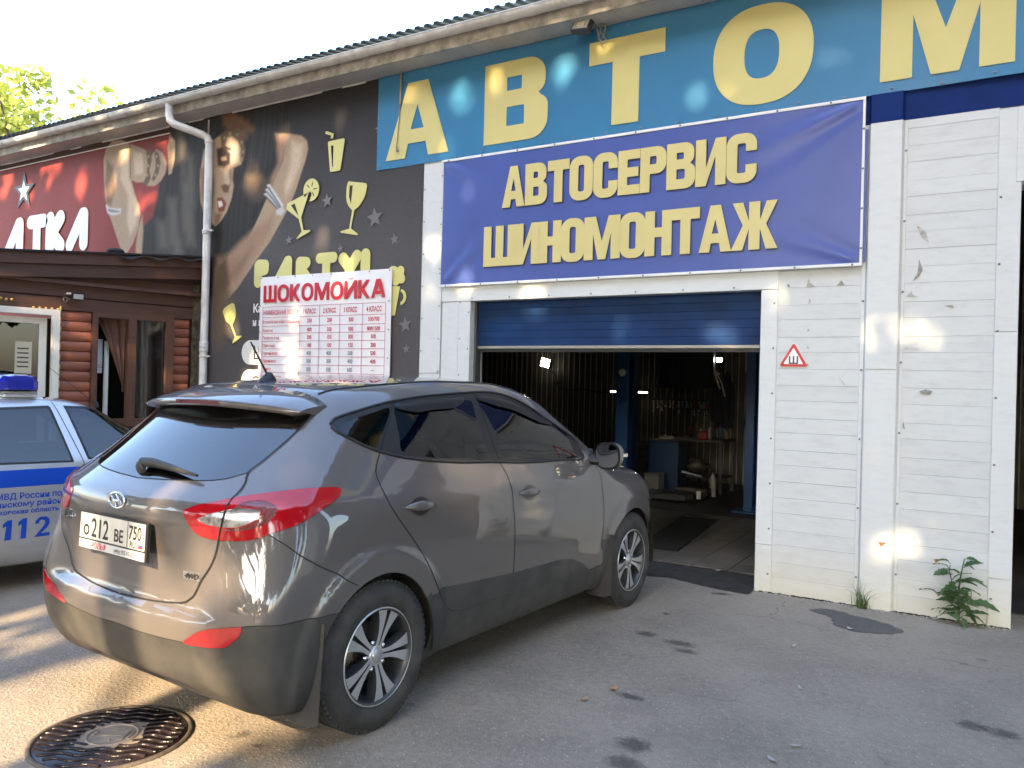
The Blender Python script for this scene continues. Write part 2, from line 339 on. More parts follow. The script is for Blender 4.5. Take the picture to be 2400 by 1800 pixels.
def ribbon(mb,body,uvl,w=.005,off=.0008,mirror=False,mi=0):
    uvl=np.asarray(uvl); uvl=uvl[np.hypot(uvl[:,0],uvl[:,1])<.9999]
    P=body.point(uvl); N=body.normal(P); T=np.gradient(P,axis=0); S=np.cross(N,T); S/=np.linalg.norm(S,axis=1)[:,None]
    a=P+N*off+S*w/2; b=P+N*off-S*w/2
    if mirror: a=a*[1,-1,1]; b=b*[1,-1,1]
    k=len(P); mb.add(np.concatenate([a,b]).tolist(),[(i,i+1,k+i+1,k+i) for i in range(k-1)],mi,True)
def wheel(parent,pos,R,rimR,width,side,style,ms,name='wheel',rot=0.):
    "side -1 right, +1 left; local frame: plane x,z and y outward"
    w=thing(name,None,None,pos); w.parent=parent
    fo=lambda a,b,h:(a,h*side,b)
    t=MB(); hw=width/2
    rb=rimR*1.01
    prof=[(rb,hw-.030),(rb+.004,hw-.012),(rb+.02,hw-.004),(rb+.045,hw+.001),((rb+R)/2+.01,hw-.001),(R-.030,hw-.014),(R-.012,hw-.028),(R-.003,hw-.045),(R,hw-.06)]
    prof+= [(R,.055),(R-.008,.053),(R-.008,.045),(R,.043),(R,.012),(R-.008,.010),(R-.008,-.0),(R,-.002),(R,-.035),(R-.008,-.037),(R-.008,-.045),(R,-.047),(R,-hw+.06),(R-.012,-hw+.03),(R-.05,-hw),(rb,-hw+.03)]
    t.lathe(prof,fo,72)
    # shoulder tread blocks
    for k in range(72):
        a=2*PI*k/72; c,s_=math.cos(a),math.sin(a)
        t.obox((c*(R-.0095),(hw-.043)*side,s_*(R-.0095)),(c,0,s_),(0,1,0),(-s_,0,c),(.0088,.016,.011))
    ty=t.build('tyre',ms['tyre'],w)
    r=MB()
    yo=hw-.018
    r.lathe([(rb+.004,yo+.004),(rb-.004,yo+.010),(rb-.012,yo+.004),(rb-.016,yo-.02),(rb-.03,yo-.06),(rb-.035,-hw+.05)],fo,64,0)
    r.lathe([(rb+.003,yo+.007),(rb-.001,yo+.0125),(rb-.005,yo+.009)],fo,64,1)
    if style=='twin':
        for k in range(5):
            a0=rot+2*PI*k/5
            def sp(rad,off,h): 
                ca,sa=math.cos(a0),math.sin(a0); return fo(rad*ca-off*sa,rad*sa+off*ca,h)
            for sg in (-1,1):
                # inner edge of blade, outer edge of blade (half spread), bright machined face + dark sides
                rs=[.035,.06,.09,.12,.15,.18,rb-.012]
                inn=[.003,.0035,.0045,.006,.0080,.0105,.0135]; out=[.022,.022,.025,.033,.045,.060,.080]
                hz=[yo-.012,yo-.010,yo-.008,yo-.006,yo-.004,yo-.003,yo-.003]
                vs=[];n=len(rs)
                for rr,i_,o_,h in zip(rs,inn,out,hz): vs+=[sp(rr,sg*i_,h),sp(rr,sg*o_,h),sp(rr,sg*(i_*.8),h-.035),sp(rr,sg*(o_+.008),h-.05)]
                r.add(vs,[(4*i,4*i+1,4*i+5,4*i+4) for i in range(n-1)],1)
                r.add(vs,[(4*i,4*i+4,4*i+6,4*i+2) for i in range(n-1)]+[(4*i+1,4*i+3,4*i+7,4*i+5) for i in range(n-1)],0)
            an=a0+PI/5
            r.lathe([(0.001,yo-.012),(.009,yo-.012),(.011,yo-.03)],lambda a,b,h,an=an:fo(.062*math.cos(an)+a,.062*math.sin(an)+b,h),10,2)
        r.lathe([(.048,yo-.03),(.046,yo-.012),(.040,yo-.008),(.001,yo-.008)],fo,32,1)
        rim=r.build('rim',[ms['rimdark'],ms['rimface'],ms['chrome']],w)
        c=MB(); c.lathe([(.031,yo-.009),(.030,yo-.002),(.026,yo),(.001,yo+.001)],fo,24); c.build('centre_cap',ms['cap'],w)
    else:
        r.lathe([(rb-.01,yo-.005),(rb-.05,yo-.006),(rb-.07,yo-.03),(.07,yo-.02),(.05,yo),(.001,yo)],fo,40,0)
        for k in range(12):
            a=2*PI*k/12; r.lathe([(.012,yo-.012),(.001,yo-.012)],lambda x,y,h,a=a:fo((rb-.075)*math.cos(a)+x,(rb-.075)*math.sin(a)+y,h),8,2)
        r.build('rim',[ms['steel'],ms['steel'],ms['black']],w)
    d=MB(); d.lathe([(.001,0),(.14,0),(.14,-.012),(.001,-.012)],fo,32); d.lathe([(.07,.02),(.07,0)],fo,20); d.build('brake_disc',ms['disc'],w)
    return w
MURAL=[((250,45,38),10,[(-13839,5602),(-7547,4804),(-7479,3120),(-8157,2337),(-13668,2445)]),((280,60,50),250,[(-12263,4641),(-9304,4425),(-9108,3325),(-12203,3451)]),((65,22,18),10,[(-13792,4730),(-11799,4748),(-7545,4739),(-7550,4884),(-11811,4979),(-13806,4994)]),((35,30,26),40,[(-7533,4832),(-6884,4883),(-6510,4863),(-6035,4661),(-5896,4493),(-5609,4453),(-5496,4150),(-5692,3921),(-5737,3744),(-5984,3289),(-6393,2566),(-6971,2605),(-6990,3091),(-8225,3165),(-8126,3570),(-7884,3693),(-7758,4147),(-7559,4325),(-7447,4630)]),((120,105,85),100,[(-7406,4863),(-7320,4850),(-7275,4370),(-7370,4382)]),((120,105,85),100,[(-7352,4578),(-7290,4570),(-7256,4171),(-7323,4179)]),((120,105,85),100,[(-7223,4403),(-7101,4388),(-7040,3757),(-7173,3769)]),((120,105,85),100,[(-7317,4099),(-7164,4082),(-7094,3449),(-7261,3462)]),((120,105,85),100,[(-7605,3910),(-7417,3891),(-7337,3290),(-7543,3304)]),((120,105,85),100,[(-7251,3737),(-7081,3721),(-7012,3248),(-7197,3261)]),((120,105,85),100,[(-7817,3627),(-7624,3611),(-7553,3245),(-7763,3258)]),((120,105,85),100,[(-7489,3380),(-7303,3366),(-7238,3126),(-7442,3138)]),((400,300,205),12,[(-8831,4818),(-8970,4730),(-9018,4586),(-9000,4326),(-8952,4064),(-8909,3889),(-8783,3707),(-8630,3421),(-8518,3228),(-8439,3228),(-8295,3376),(-8192,3576),(-8159,3738),(-8188,3864),(-8296,4030),(-8378,4215),(-8398,4447),(-8434,4733),(-8638,4809)]),((560,450,330),50,[(-8598,4702),(-8441,4661),(-8425,4283),(-8294,3998),(-8219,3805),(-8245,3621),(-8374,3486),(-8451,3680),(-8431,4012),(-8615,4283)]),((220,145,90),50,[(-8946,4577),(-8799,4474),(-8713,4125),(-8810,3922),(-8919,3954),(-8969,4280)]),((220,145,90),30,[(-8427,4721),(-8386,4716),(-8366,4255),(-8407,4260)]),((400,300,205),12,[(-8410,4719),(-8153,4627),(-8035,4577),(-8012,4400),(-8055,4262),(-8101,4174),(-8269,4186),(-8379,4236)]),((560,450,330),30,[(-8355,4629),(-8151,4561),(-8123,4290),(-8307,4290)]),((400,300,205),12,[(-7856,4584),(-7709,4504),(-7624,4373),(-7650,4236),(-7742,4145),(-7869,4098),(-8033,4116),(-8118,4176),(-8041,4322),(-7951,4515)]),((150,100,60),20,[(-8086,4614),(-7970,4579),(-7948,4453),(-7992,4316),(-7955,4209),(-8033,4116),(-8117,4156),(-8055,4262),(-8039,4424)]),((150,100,60),20,[(-7904,4570),(-7806,4527),(-7752,4389),(-7794,4252),(-7887,4161),(-7937,4187),(-7862,4321),(-7867,4443)]),((400,330,220),14,[(-8040,4520),(-8007,4516),(-8005,4487),(-8038,4491)]),((400,330,220),14,[(-8041,4397),(-8008,4393),(-8007,4365),(-8040,4368)]),((400,330,220),14,[(-8056,4276),(-8023,4272),(-8021,4243),(-8055,4247)]),((400,330,220),14,[(-7863,4498),(-7830,4494),(-7829,4465),(-7861,4469)]),((400,330,220),14,[(-7825,4371),(-7793,4367),(-7791,4339),(-7824,4343)]),((400,330,220),14,[(-7875,4255),(-7843,4252),(-7841,4223),(-7874,4227)]),((400,300,205),12,[(-7575,4728),(-7462,4632),(-7468,4394),(-7523,4221),(-7586,4208),(-7594,4410),(-7616,4553)]),((400,300,200),30,[(-8232,3310),(-8208,3535),(-8116,3734),(-8081,3526),(-8100,3198),(-8227,3196)]),((550,540,520),8,[(-8940,3956),(-8838,3899),(-8667,3871),(-8580,3869),(-8594,3793),(-8769,3787),(-8884,3827)]),((250,240,230),10,[(-8880,3895),(-8701,3853),(-8613,3836),(-8623,3816),(-8788,3827),(-8871,3856)]),((400,300,205),14,[(-6896,4439),(-6811,4505),(-6612,4574),(-6415,4585),(-6246,4495),(-6158,4344),(-6193,4181),(-6336,4123),(-6352,4031),(-6321,3933),(-6351,3786),(-6434,3624),(-6543,3520),(-6641,3471),(-6817,3562),(-6923,3784),(-6954,4059),(-6932,4250)]),((560,450,330),50,[(-6413,4528),(-6243,4430),(-6235,4204),(-6400,4187),(-6462,4345)]),((220,145,90),50,[(-6946,4213),(-6800,4235),(-6677,4029),(-6692,3686),(-6834,3602),(-6926,3862)]),((45,30,25),30,[(-6649,4427),(-6493,4425),(-6392,4336),(-6400,4206),(-6511,4172),(-6626,4214)]),((250,180,120),10,[(-6573,4312),(-6474,4309),(-6458,4260),(-6557,4263)]),((50,35,28),15,[(-6343,4152),(-6233,4167),(-6124,4154),(-6204,4107),(-6313,4101)]),((160,90,55),20,[(-6560,3959),(-6462,3977),(-6391,3950),(-6415,3858),(-6500,3867)]),((220,80,60),12,[(-6625,3813),(-6526,3813),(-6444,3729),(-6485,3638),(-6590,3638)]),((720,680,620),8,[(-6609,3773),(-6538,3770),(-6508,3707),(-6584,3695)]),((220,145,90),30,[(-6661,3626),(-6518,3622),(-6571,3513),(-6655,3482)]),((200,110,60),50,[(-6559,4822),(-6424,4809),(-6391,4683),(-6537,4697)]),((200,110,60),50,[(-6446,4823),(-6313,4810),(-6280,4686),(-6425,4699)]),((200,110,60),50,[(-6333,4769),(-6201,4756),(-6169,4632),(-6312,4645)]),((200,110,60),50,[(-6221,4705),(-6090,4693),(-6059,4570),(-6200,4582)]),((200,110,60),50,[(-6137,4637),(-6007,4625),(-5976,4503),(-6116,4515)]),((200,110,60),50,[(-6500,4746),(-6365,4734),(-6333,4609),(-6478,4622)]),((200,110,60),50,[(-6372,4699),(-6239,4687),(-6207,4563),(-6351,4576)]),((200,110,60),50,[(-6272,4610),(-6141,4598),(-6109,4475),(-6251,4487)]),((160,110,65),20,[(-6584,4589),(-6501,4625),(-6333,4611),(-6192,4516),(-6131,4340),(-6153,4213),(-6222,4221),(-6214,4370),(-6272,4471),(-6385,4539),(-6469,4536),(-6492,4406),(-6563,4415)]),((340,270,170),12,[(-6529,4559),(-6495,4554),(-6494,4524),(-6528,4528)]),((340,270,170),12,[(-6432,4598),(-6399,4594),(-6397,4563),(-6431,4568)]),((340,270,170),12,[(-6306,4569),(-6273,4565),(-6272,4535),(-6305,4539)]),((340,270,170),12,[(-6220,4460),(-6187,4456),(-6186,4426),(-6219,4430)]),((340,270,170),12,[(-6193,4345),(-6161,4340),(-6160,4311),(-6192,4315)]),((340,270,170),12,[(-6212,4263),(-6179,4259),(-6178,4229),(-6211,4233)]),((60,40,30),14,[(-6620,4404),(-6494,4440),(-6374,4391),(-6407,4372),(-6506,4408),(-6604,4371)]),((300,200,130),30,[(-6400,4187),(-6340,4067),(-6377,3958),(-6421,4000),(-6410,4094)]),((500,390,280),20,[(-6523,4107),(-6454,4136),(-6392,3997),(-6419,3953),(-6490,3980)]),((400,300,205),14,[(-5635,4475),(-5406,4439),(-5206,4386),(-5116,4321),(-5091,4223),(-5123,4104),(-5191,3954),(-5270,3768),(-5375,3583),(-5471,3457),(-5666,3211),(-5945,2955),(-6204,2690),(-6393,2547),(-6548,2552),(-6542,2761),(-6351,2921),(-6191,3062),(-6037,3274),(-5860,3536),(-5725,3761),(-5616,3948),(-5495,4132),(-5474,4255),(-5606,4381)]),((560,450,330),60,[(-5353,4346),(-5178,4287),(-5195,4078),(-5334,3828),(-5430,3713),(-5459,3841),(-5367,4063)]),((360,235,165),60,[(-5634,4457),(-5480,4399),(-5448,4216),(-5591,3982),(-5688,3811),(-5742,3872),(-5571,4124)]),((340,220,145),80,[(-5830,3424),(-5626,3516),(-5668,3284),(-5973,2993),(-6234,2747),(-6345,2752),(-6083,3074)]),((220,145,90),60,[(-6191,3062),(-5982,3252),(-5952,3158),(-6185,2894),(-6482,2682),(-6540,2722)]),((100,75,55),60,[(-6120,4042),(-5852,4030),(-5692,3921),(-5789,3731),(-5945,3691),(-6110,3781)]),((45,40,36),50,[(-6084,4538),(-5687,4482),(-5630,4348),(-5674,4136),(-5853,4048),(-6071,4184)]),((580,580,570),6,[(-5796,3777),(-5752,3796),(-5462,3564),(-5478,3524)]),((100,100,100),6,[(-5784,3748),(-5764,3765),(-5494,3544),(-5499,3530)]),((580,580,570),6,[(-5777,3832),(-5727,3841),(-5463,3592),(-5479,3543)]),((100,100,100),6,[(-5766,3803),(-5739,3809),(-5495,3572),(-5499,3553)]),((580,580,570),6,[(-5759,3887),(-5701,3885),(-5464,3620),(-5480,3562)]),((100,100,100),6,[(-5748,3858),(-5713,3854),(-5496,3600),(-5500,3577)]),((500,500,490),8,[(-5589,3567),(-5476,3610),(-5434,3544),(-5497,3495),(-5574,3520)]),((280,180,120),100,[(-6582,3067),(-6356,3053),(-6395,2603),(-6564,2590)]),((320,210,140),60,[(-6605,2565),(-6443,2758),(-6260,2876),(-6142,3009),(-5908,3230),(-5716,3352),(-5915,3395),(-6171,3248),(-6434,3069),(-6598,2936)]),((130,85,55),60,[(-6620,2937),(-6414,3096),(-6359,2754),(-6533,2363),(-6613,2222),(-6652,2652)]),((160,120,90),120,[(-6543,2620),(-6376,2670),(-6245,2497),(-6317,2217),(-6518,1965),(-6608,2079),(-6597,2365)])]
# ---------------------------------------------------------------- ground
def asphalt():
    m=bpy.data.materials.new('asphalt'); m.use_nodes=True; nt=m.node_tree; N=nt.nodes; L=nt.links; b=N['Principled BSDF']
    tc=N.new('ShaderNodeTexCoord')
    def noise(sc,det=5,ro=.6,dist=0.):
        n=N.new('ShaderNodeTexNoise'); n.inputs['Scale'].default_value=sc; n.inputs['Detail'].default_value=det; n.inputs['Roughness'].default_value=ro; n.inputs['Distortion'].default_value=dist; L.new(tc.outputs['Object'],n.inputs['Vector']); return n.outputs[0]
    def ramp(i,p0,p1,c0,c1):
        r=N.new('ShaderNodeValToRGB'); r.color_ramp.elements[0].position=p0; r.color_ramp.elements[1].position=p1; r.color_ramp.elements[0].color=(*c0,1); r.color_ramp.elements[1].color=(*c1,1); L.new(i,r.inputs[0]); return r.outputs[0]
    def mix(f,a,c,mode='MIX'):
        x=N.new('ShaderNodeMixRGB'); x.blend_type=mode
        for s,v in ((0,f),(1,a),(2,c)):
            if hasattr(v,'links') or isinstance(v,bpy.types.NodeSocket): L.new(v,x.inputs[s])
            elif isinstance(v,(int,float)): x.inputs[s].default_value=v
            else: x.inputs[s].default_value=(*v,1)
        return x.outputs[0]
    base=ramp(noise(1.1,7,.65),.3,.72,(.188,.163,.131),(.304,.264,.212))
    base=mix(.75,base,ramp(noise(140,3,.7),.25,.8,(.3,.3,.3),(.78,.78,.78)),'OVERLAY')
    base=mix(.8,base,ramp(noise(26,5,.75),.30,.72,(.36,.36,.36),(.64,.64,.64)),'OVERLAY')
    # aggregate: pale chips and dark pores
    v=N.new('ShaderNodeTexVoronoi'); v.inputs['Scale'].default_value=48; L.new(tc.outputs['Object'],v.inputs['Vector'])
    chip=ramp(v.outputs['Distance'],.12,.20,(1,1,1),(0,0,0)); sel=ramp(noise(37,2),.50,.58,(0,0,0),(1,1,1)); cm=mix(1.,chip,sel,'MULTIPLY')
    base=mix(cm,base,(.55,.54,.51))
    v2=N.new('ShaderNodeTexVoronoi'); v2.inputs['Scale'].default_value=34; L.new(tc.outputs['Object'],v2.inputs['Vector'])
    chip2=ramp(v2.outputs['Distance'],.06,.11,(1,1,1),(0,0,0)); sel2=ramp(noise(9,2),.60,.66,(0,0,0),(1,1,1)); base=mix(mix(1.,chip2,sel2,'MULTIPLY'),base,(.52,.50,.47))
    # small scattered drips
    v3=N.new('ShaderNodeTexVoronoi'); v3.inputs['Scale'].default_value=2.6; v3.inputs['Randomness'].default_value=1; 
    wn=N.new('ShaderNodeTexNoise'); wn.inputs['Scale'].default_value=9; L.new(tc.outputs['Object'],wn.inputs['Vector'])
    av=N.new('ShaderNodeVectorMath'); av.operation='MULTIPLY_ADD'; L.new(wn.outputs[1],av.inputs[0]); av.inputs[1].default_value=(.16,.16,0); L.new(tc.outputs['Object'],av.inputs[2]); L.new(av.outputs[0],v3.inputs['Vector'])
    dr=ramp(v3.outputs['Distance'],.05,.11,(.62,.62,.62),(0,0,0)); dsel=ramp(noise(1.6,3),.5,.6,(0,0,0),(1,1,1)); base=mix(mix(1.,dr,dsel,'MULTIPLY'),base,(.024,.024,.024))
    # brownish dust worn in near the wall
    base=mix(mix(1.,ramp(noise(.55,5),.42,.66,(0,0,0),(.5,.5,.5)),(1,1,1),'MULTIPLY'),base,(.265,.226,.180))
    # hairline cracks
    v4=N.new('ShaderNodeTexVoronoi'); v4.feature='DISTANCE_TO_EDGE'; v4.inputs['Scale'].default_value=.55; L.new(av.outputs[0],v4.inputs['Vector'])
    ck=ramp(v4.outputs['Distance'],.0,.004,(.5,.5,.5),(0,0,0)); ck=mix(1.,ck,ramp(noise(.9,4),.52,.58,(0,0,0),(1,1,1)),'MULTIPLY'); base=mix(ck,base,(.02,.02,.02))
    L.new(base,b.inputs['Base Color']); b.inputs['Roughness'].default_value=.82; b.inputs['Specular IOR Level'].default_value=.35
    bp=N.new('ShaderNodeBump'); bp.inputs['Strength'].default_value=.8; bp.inputs['Distance'].default_value=.008
    hh=mix(.5,ramp(noise(120,4,.7),.2,.8,(0,0,0),(1,1,1)),ramp(v.outputs['Distance'],0,.6,(1,1,1),(0,0,0))); L.new(hh,bp.inputs['Height']); L.new(bp.outputs[0],b.inputs['Normal'])
    return m
M_asph=asphalt()
g=MB(); g.add([(-300,-300,0),(300,-300,0),(300,300,0),(-300,300,0)],[(0,1,2,3)]); tag(g.build('ground',M_asph),kind='structure')
# ---------------------------------------------------------------- the garage building
def fw(x,z,d=0.): return (x,-d,z)
def white_paint(name,col,grime,scale=1.):
    m=bpy.data.materials.new(name); m.use_nodes=True; nt=m.node_tree; N=nt.nodes; L=nt.links; b=N['Principled BSDF']
    tc=N.new('ShaderNodeTexCoord'); mp=N.new('ShaderNodeMapping'); mp.inputs['Scale'].default_value=(1,1,3.5); L.new(tc.outputs['Object'],mp.inputs[0])
    n=N.new('ShaderNodeTexNoise'); n.inputs['Scale'].default_value=5*scale; n.inputs['Detail'].default_value=8; n.inputs['Roughness'].default_value=.7; L.new(mp.outputs[0],n.inputs['Vector'])
    r=N.new('ShaderNodeValToRGB'); r.color_ramp.elements[0].position=.48; r.color_ramp.elements[1].position=.85; r.color_ramp.elements[0].color=(*col,1); r.color_ramp.elements[1].color=(*grime,1); L.new(n.outputs[0],r.inputs[0])
    # thin scuffs
    m2=N.new('ShaderNodeMapping'); m2.inputs['Scale'].default_value=(2.2,1,26); m2.inputs['Rotation'].default_value=(0,.12,0); L.new(tc.outputs['Object'],m2.inputs[0])
    n2=N.new('ShaderNodeTexNoise'); n2.inputs['Scale'].default_value=2.2; n2.inputs['Detail'].default_value=6; n2.inputs['Roughness'].default_value=.75; L.new(m2.outputs[0],n2.inputs['Vector'])
    r2=N.new('ShaderNodeValToRGB'); r2.color_ramp.elements[0].position=.68; r2.color_ramp.elements[1].position=.72; r2.color_ramp.elements[0].color=(0,0,0,1); r2.color_ramp.elements[1].color=(.55,.55,.55,1); L.new(n2.outputs[0],r2.inputs[0])
    x=N.new('ShaderNodeMixRGB'); L.new(r2.outputs[0],x.inputs[0]); L.new(r.outputs[0],x.inputs[1]); x.inputs[2].default_value=(.34,.33,.30,1)
    # splash dirt near the ground
    sx=N.new('ShaderNodeSeparateXYZ'); L.new(tc.outputs['Object'],sx.inputs[0]); mr=N.new('ShaderNodeMapRange'); mr.inputs[1].default_value=.42; mr.inputs[2].default_value=0; L.new(sx.outputs['Z'],mr.inputs[0])
    mu=N.new('ShaderNodeMath'); mu.operation='MULTIPLY'; L.new(mr.outputs[0],mu.inputs[0]); L.new(n.outputs[0],mu.inputs[1])
    x2=N.new('ShaderNodeMixRGB'); L.new(mu.outputs[0],x2.inputs[0]); L.new(x.outputs[0],x2.inputs[1]); x2.inputs[2].default_value=(.60,.55,.38,1)
    oi=N.new('ShaderNodeObjectInfo'); orr=N.new('ShaderNodeMapRange'); orr.inputs[3].default_value=.965; orr.inputs[4].default_value=1.02; L.new(oi.outputs['Random'],orr.inputs[0]); hv=N.new('ShaderNodeHueSaturation'); L.new(orr.outputs[0],hv.inputs['Value']); L.new(x2.outputs[0],hv.inputs['Color']); L.new(hv.outputs[0],b.inputs['Base Color']); b.inputs['Roughness'].default_value=.42; b.inputs['Specular IOR Level'].default_value=.4
    bp=N.new('ShaderNodeBump'); bp.inputs['Strength'].default_value=.12; bp.inputs['Distance'].default_value=.01; n3=N.new('ShaderNodeTexNoise'); n3.inputs['Scale'].default_value=3.; n3.inputs['Detail'].default_value=3; L.new(tc.outputs['Object'],n3.inputs['Vector']); L.new(n3.outputs[0],bp.inputs['Height']); L.new(bp.outputs[0],b.inputs['Normal'])
    return m
M_white=white_paint('white_sheet_metal',(.575,.600,.600),(.46,.475,.475))
M_flash=white_paint('white_flashing',(.61,.635,.635),(.53,.55,.55),1.6)
M_bluep=mat('dark_blue_wall_paint',(.004,.022,.125),.6,spec=.12,var=.25,vscale=3)
M_soff=mat('soffit_vinyl',(.52,.50,.47),.55,var=.15,vscale=3)
M_fasc=mat('stained_fascia',(.50,.46,.40),.6,var=.5,vscale=9,var2=(.58,.55,.50))
M_gut=mat('gutter_plastic',(.62,.61,.58),.4,var=.22,vscale=5,rvar=.1)
M_roof=mat('dark_roof_sheet',(.02,.026,.024),.5,.2)
M_screw=mat('screw_heads',(.22,.22,.22),.4,.7)
GB=thing('garage_building','long single storey garage with white siding, blue frieze and dark corrugated roof','building')
wall=MB()
for x0,x1,z0,z1 in ((-16,-2.82,0,4.84),(-2.82,0,2.42,4.84),(0,1.752,0,4.84),(1.752,5.0,3.09,4.84),(5.0,9,0,4.84)): wall.box(x0,x1,.012,.22,z0,z1)
wall.build('wall',M_white,GB)
bf=MB(); bf.box(.74,9,-.004,.012,3.638,4.84); bf.build('blue_frieze',M_bluep,GB)
pilb=MB(); pilb.prism([(.770,0),(.785,.034),(.998,.034),(1.013,0)],lambda a,b,h:(a,-.0045-b,3.642+h),.21); pilb.build('blue_pilaster_head',M_bluep,GB)
# horizontal siding
pm=None
def plank(x0,x1,z0,z1,mt,name='siding_plank',y=-.010):
    p=MB(); b=.0016
    p.prism([(.0115,z0+.0003),(y+b,z0+.0003),(y,z0+b),(y,z1-b),(y+b*1.3,z1-.0003),(.0115,z1-.0003)],lambda a,z,h:(x0+h,a,z),x1-x0)
    return p.build(name,mt,GB)
zz=[0.0]
while zz[-1]<3.63: zz.append(min(3.637,zz[-1]+.1275+.012*math.sin(len(zz)*2.7)))
for x0,x1 in ((.130,.742),(1.036,1.612)):
    for k,(a,b_) in enumerate(zip(zz[:-1],zz[1:])): plank(x0,x1,a,b_,M_white,y=-.0080-.0030*rnd.random()**2)
def flash(x0,x1,z0,z1,y=.016,name='flashing',mt=None,ret=0.):
    p=MB(); p.bbox(x0,x1,-y,.010,z0,z1,.003); return p.build(name,mt or M_flash,GB)
flash(0.001,.132,0.0,.380,.017); flash(0.001,.132,.382,2.419,.019)             # jamb beside the open door
flash(-3.17,.134,2.421,2.60,.021)                                              # header
flash(-2.96,-2.819,0,2.419,.018); flash(-3.165,-2.962,0,2.419,.014)
flash(-3.43,-3.175,0,1.70,.020); flash(-3.43,-3.175,1.702,3.86,.024)
flash(.742,.770,0,3.636,.014); flash(1.013,1.036,0,3.636,.014)
def pil(z0,z1,o):
    p=MB(); p.prism([(.770,0),(.785,.03+o),(.998,.03+o),(1.013,0)],lambda a,b,h:(a,-.0055-b,z0+h),z1-z0); p.build('pilaster',M_flash,GB)
pil(0,1.79,0.); pil(1.7915,3.636,.004)
flash(1.610,1.751,0,.338,.018); flash(1.610,1.751,.340,2.06,.020); flash(1.610,1.751,2.062,3.62,.022); flash(1.72,5.05,3.10,3.62,.028)
sc=MB()
def screw(x,z,d): sc.ell((x,-d,z),(.0085,.005,.0085),8,4)
for z in np.arange(.15,2.4,.36): screw(.105,z,.021); screw(1.63,z*1.3,.024); screw(.756,z*1.45,.016); screw(1.025,z*1.45+.06,.016); screw(-2.84,z,.020); screw(-2.94,z+.1,.020)
for z in np.arange(1.6,3.8,.33): screw(-3.41,z,.026); screw(-3.195,z+.12,.026)
for x in np.arange(-3.0,.1,.43): screw(x,2.575,.023); screw(x+.2,2.445,.023)
tag(sc.build('screws',M_screw,GB),kind='stuff')
# torn film and dents on the siding
tr=MB()
tear=[[(1.10,2.86),(1.17,2.80),(1.19,2.72),(1.14,2.76),(1.12,2.82)],[(1.13,2.60),(1.155,2.52),(1.13,2.47),(1.09,2.44),(1.12,2.50)],[(1.05,2.33),(1.085,2.37),(1.09,2.345),(1.13,2.325)],[(1.30,2.255),(1.35,2.26),(1.36,2.235),(1.34,2.24)],[(.345,2.43),(.36,2.50),(.375,2.46),(.41,2.43)],[(.57,2.43),(.60,2.47),(.625,2.435)],[(.36,2.30),(.372,2.34),(.385,2.30)],[(.36,2.08),(.366,2.105),(.375,2.085)],[(.36,1.945),(.366,1.97),(.376,1.948)],[(.36,1.81),(.366,1.838),(.378,1.815)],[(1.04,1.945),(1.07,1.952),(1.14,1.948),(1.07,1.943)],[(1.045,1.36),(1.052,1.41),(1.064,1.352)],[(.60,1.72),(.635,1.69),(.645,1.66),(.625,1.685)],[(1.15,1.63),(1.19,1.65),(1.24,1.635),(1.22,1.61),(1.17,1.615)]]
for i,t in enumerate(tear): tr.prism(t,lambda a,b,h:(a,-.0135-h,b),.003,i%2)
tag(tr.build('torn_film',[mat('torn_film_grey',(.42,.41,.38),.7,var=.4,vscale=40),mat('torn_film_dark',(.28,.27,.25),.7,var=.4,vscale=40)],GB),kind='stuff')
ru=MB()
for x,z,w in ((.93,.50,.03),(1.29,.42,.022)): ru.prism([(x-w,z),(x-w*.3,z+.006),(x+w*.6,z+.008),(x+w,z-.002),(x+w*.3,z-.012),(x-w*.2,z-.03),(x-w*.5,z-.008)],lambda a,b,h:(a,-.0365-h if a<1.0 else -.0135-h,b),.002)
tag(ru.build('rust_spots',mat('rust',(.42,.22,.08),.8,var=.3,vscale=40),GB),kind='stuff')
# eaves: soffit boards, fascia, gutter, roof
X0,X1=-16.,9.
k=0; x=X0
while x<X1:
    p=MB(); p.box(x,x+.247,-.275,.0,4.842,4.852); p.build('soffit_panel',M_soff,GB); x+=.25
sg=MB(); sg.box(X0,X1,-.022,-.002,4.822,4.8405); sg.build('soffit_trim',M_gut,GB)
for x in np.arange(X0,X1,3.): p=MB(); p.bbox(x,x+2.996,-.300,-.277,4.835,5.03,.003); p.build('fascia_board',M_fasc,GB)
gx=np.arange(X0,X1+.1,2.0)
for a,b_ in zip(gx[:-1],gx[1:]):
    p=MB(); p.lathe([(.062,a),(.062,b_-.002)],lambda u,v,h:(h,-.372+u,4.985+v),16,0,True,PI*.98,2.02*PI); p.lathe([(.057,a),(.057,b_-.002)],lambda u,v,h:(h,-.372+u,4.985+v),16,0,True,PI,2*PI)
    p.tube([(a,-.434,4.985),(b_-.002,-.434,4.985)],.007,6); gt=p.build('gutter',M_gut,GB)
    c=MB(); c.lathe([(.066,a-.06),(.067,a-.05),(.067,a+.05),(.066,a+.06)],lambda u,v,h:(h,-.372+u,4.985+v),16,0,True,PI*.98,2.02*PI); c.build('gutter_joint',M_gut,gt)
    for q in (.5,1.1,1.7):
        c=MB(); c.lathe([(.0655,a+q-.012),(.0675,a+q-.01),(.0675,a+q+.01),(.0655,a+q+.012)],lambda u,v,h:(h,-.372+u,4.985+v),16,0,True,PI*.98,2.02*PI); c.build('gutter_clip',M_gut,gt)
rf=MB(); pit=.115; xs=[];n=int((X1-X0)/pit)
prof=[(0,0),(.35,0),(.45,1),(.80,1),(.92,0)]
for i in range(n):
    for f,h in prof: xs.append((X0+(i+f)*pit,h*.024))
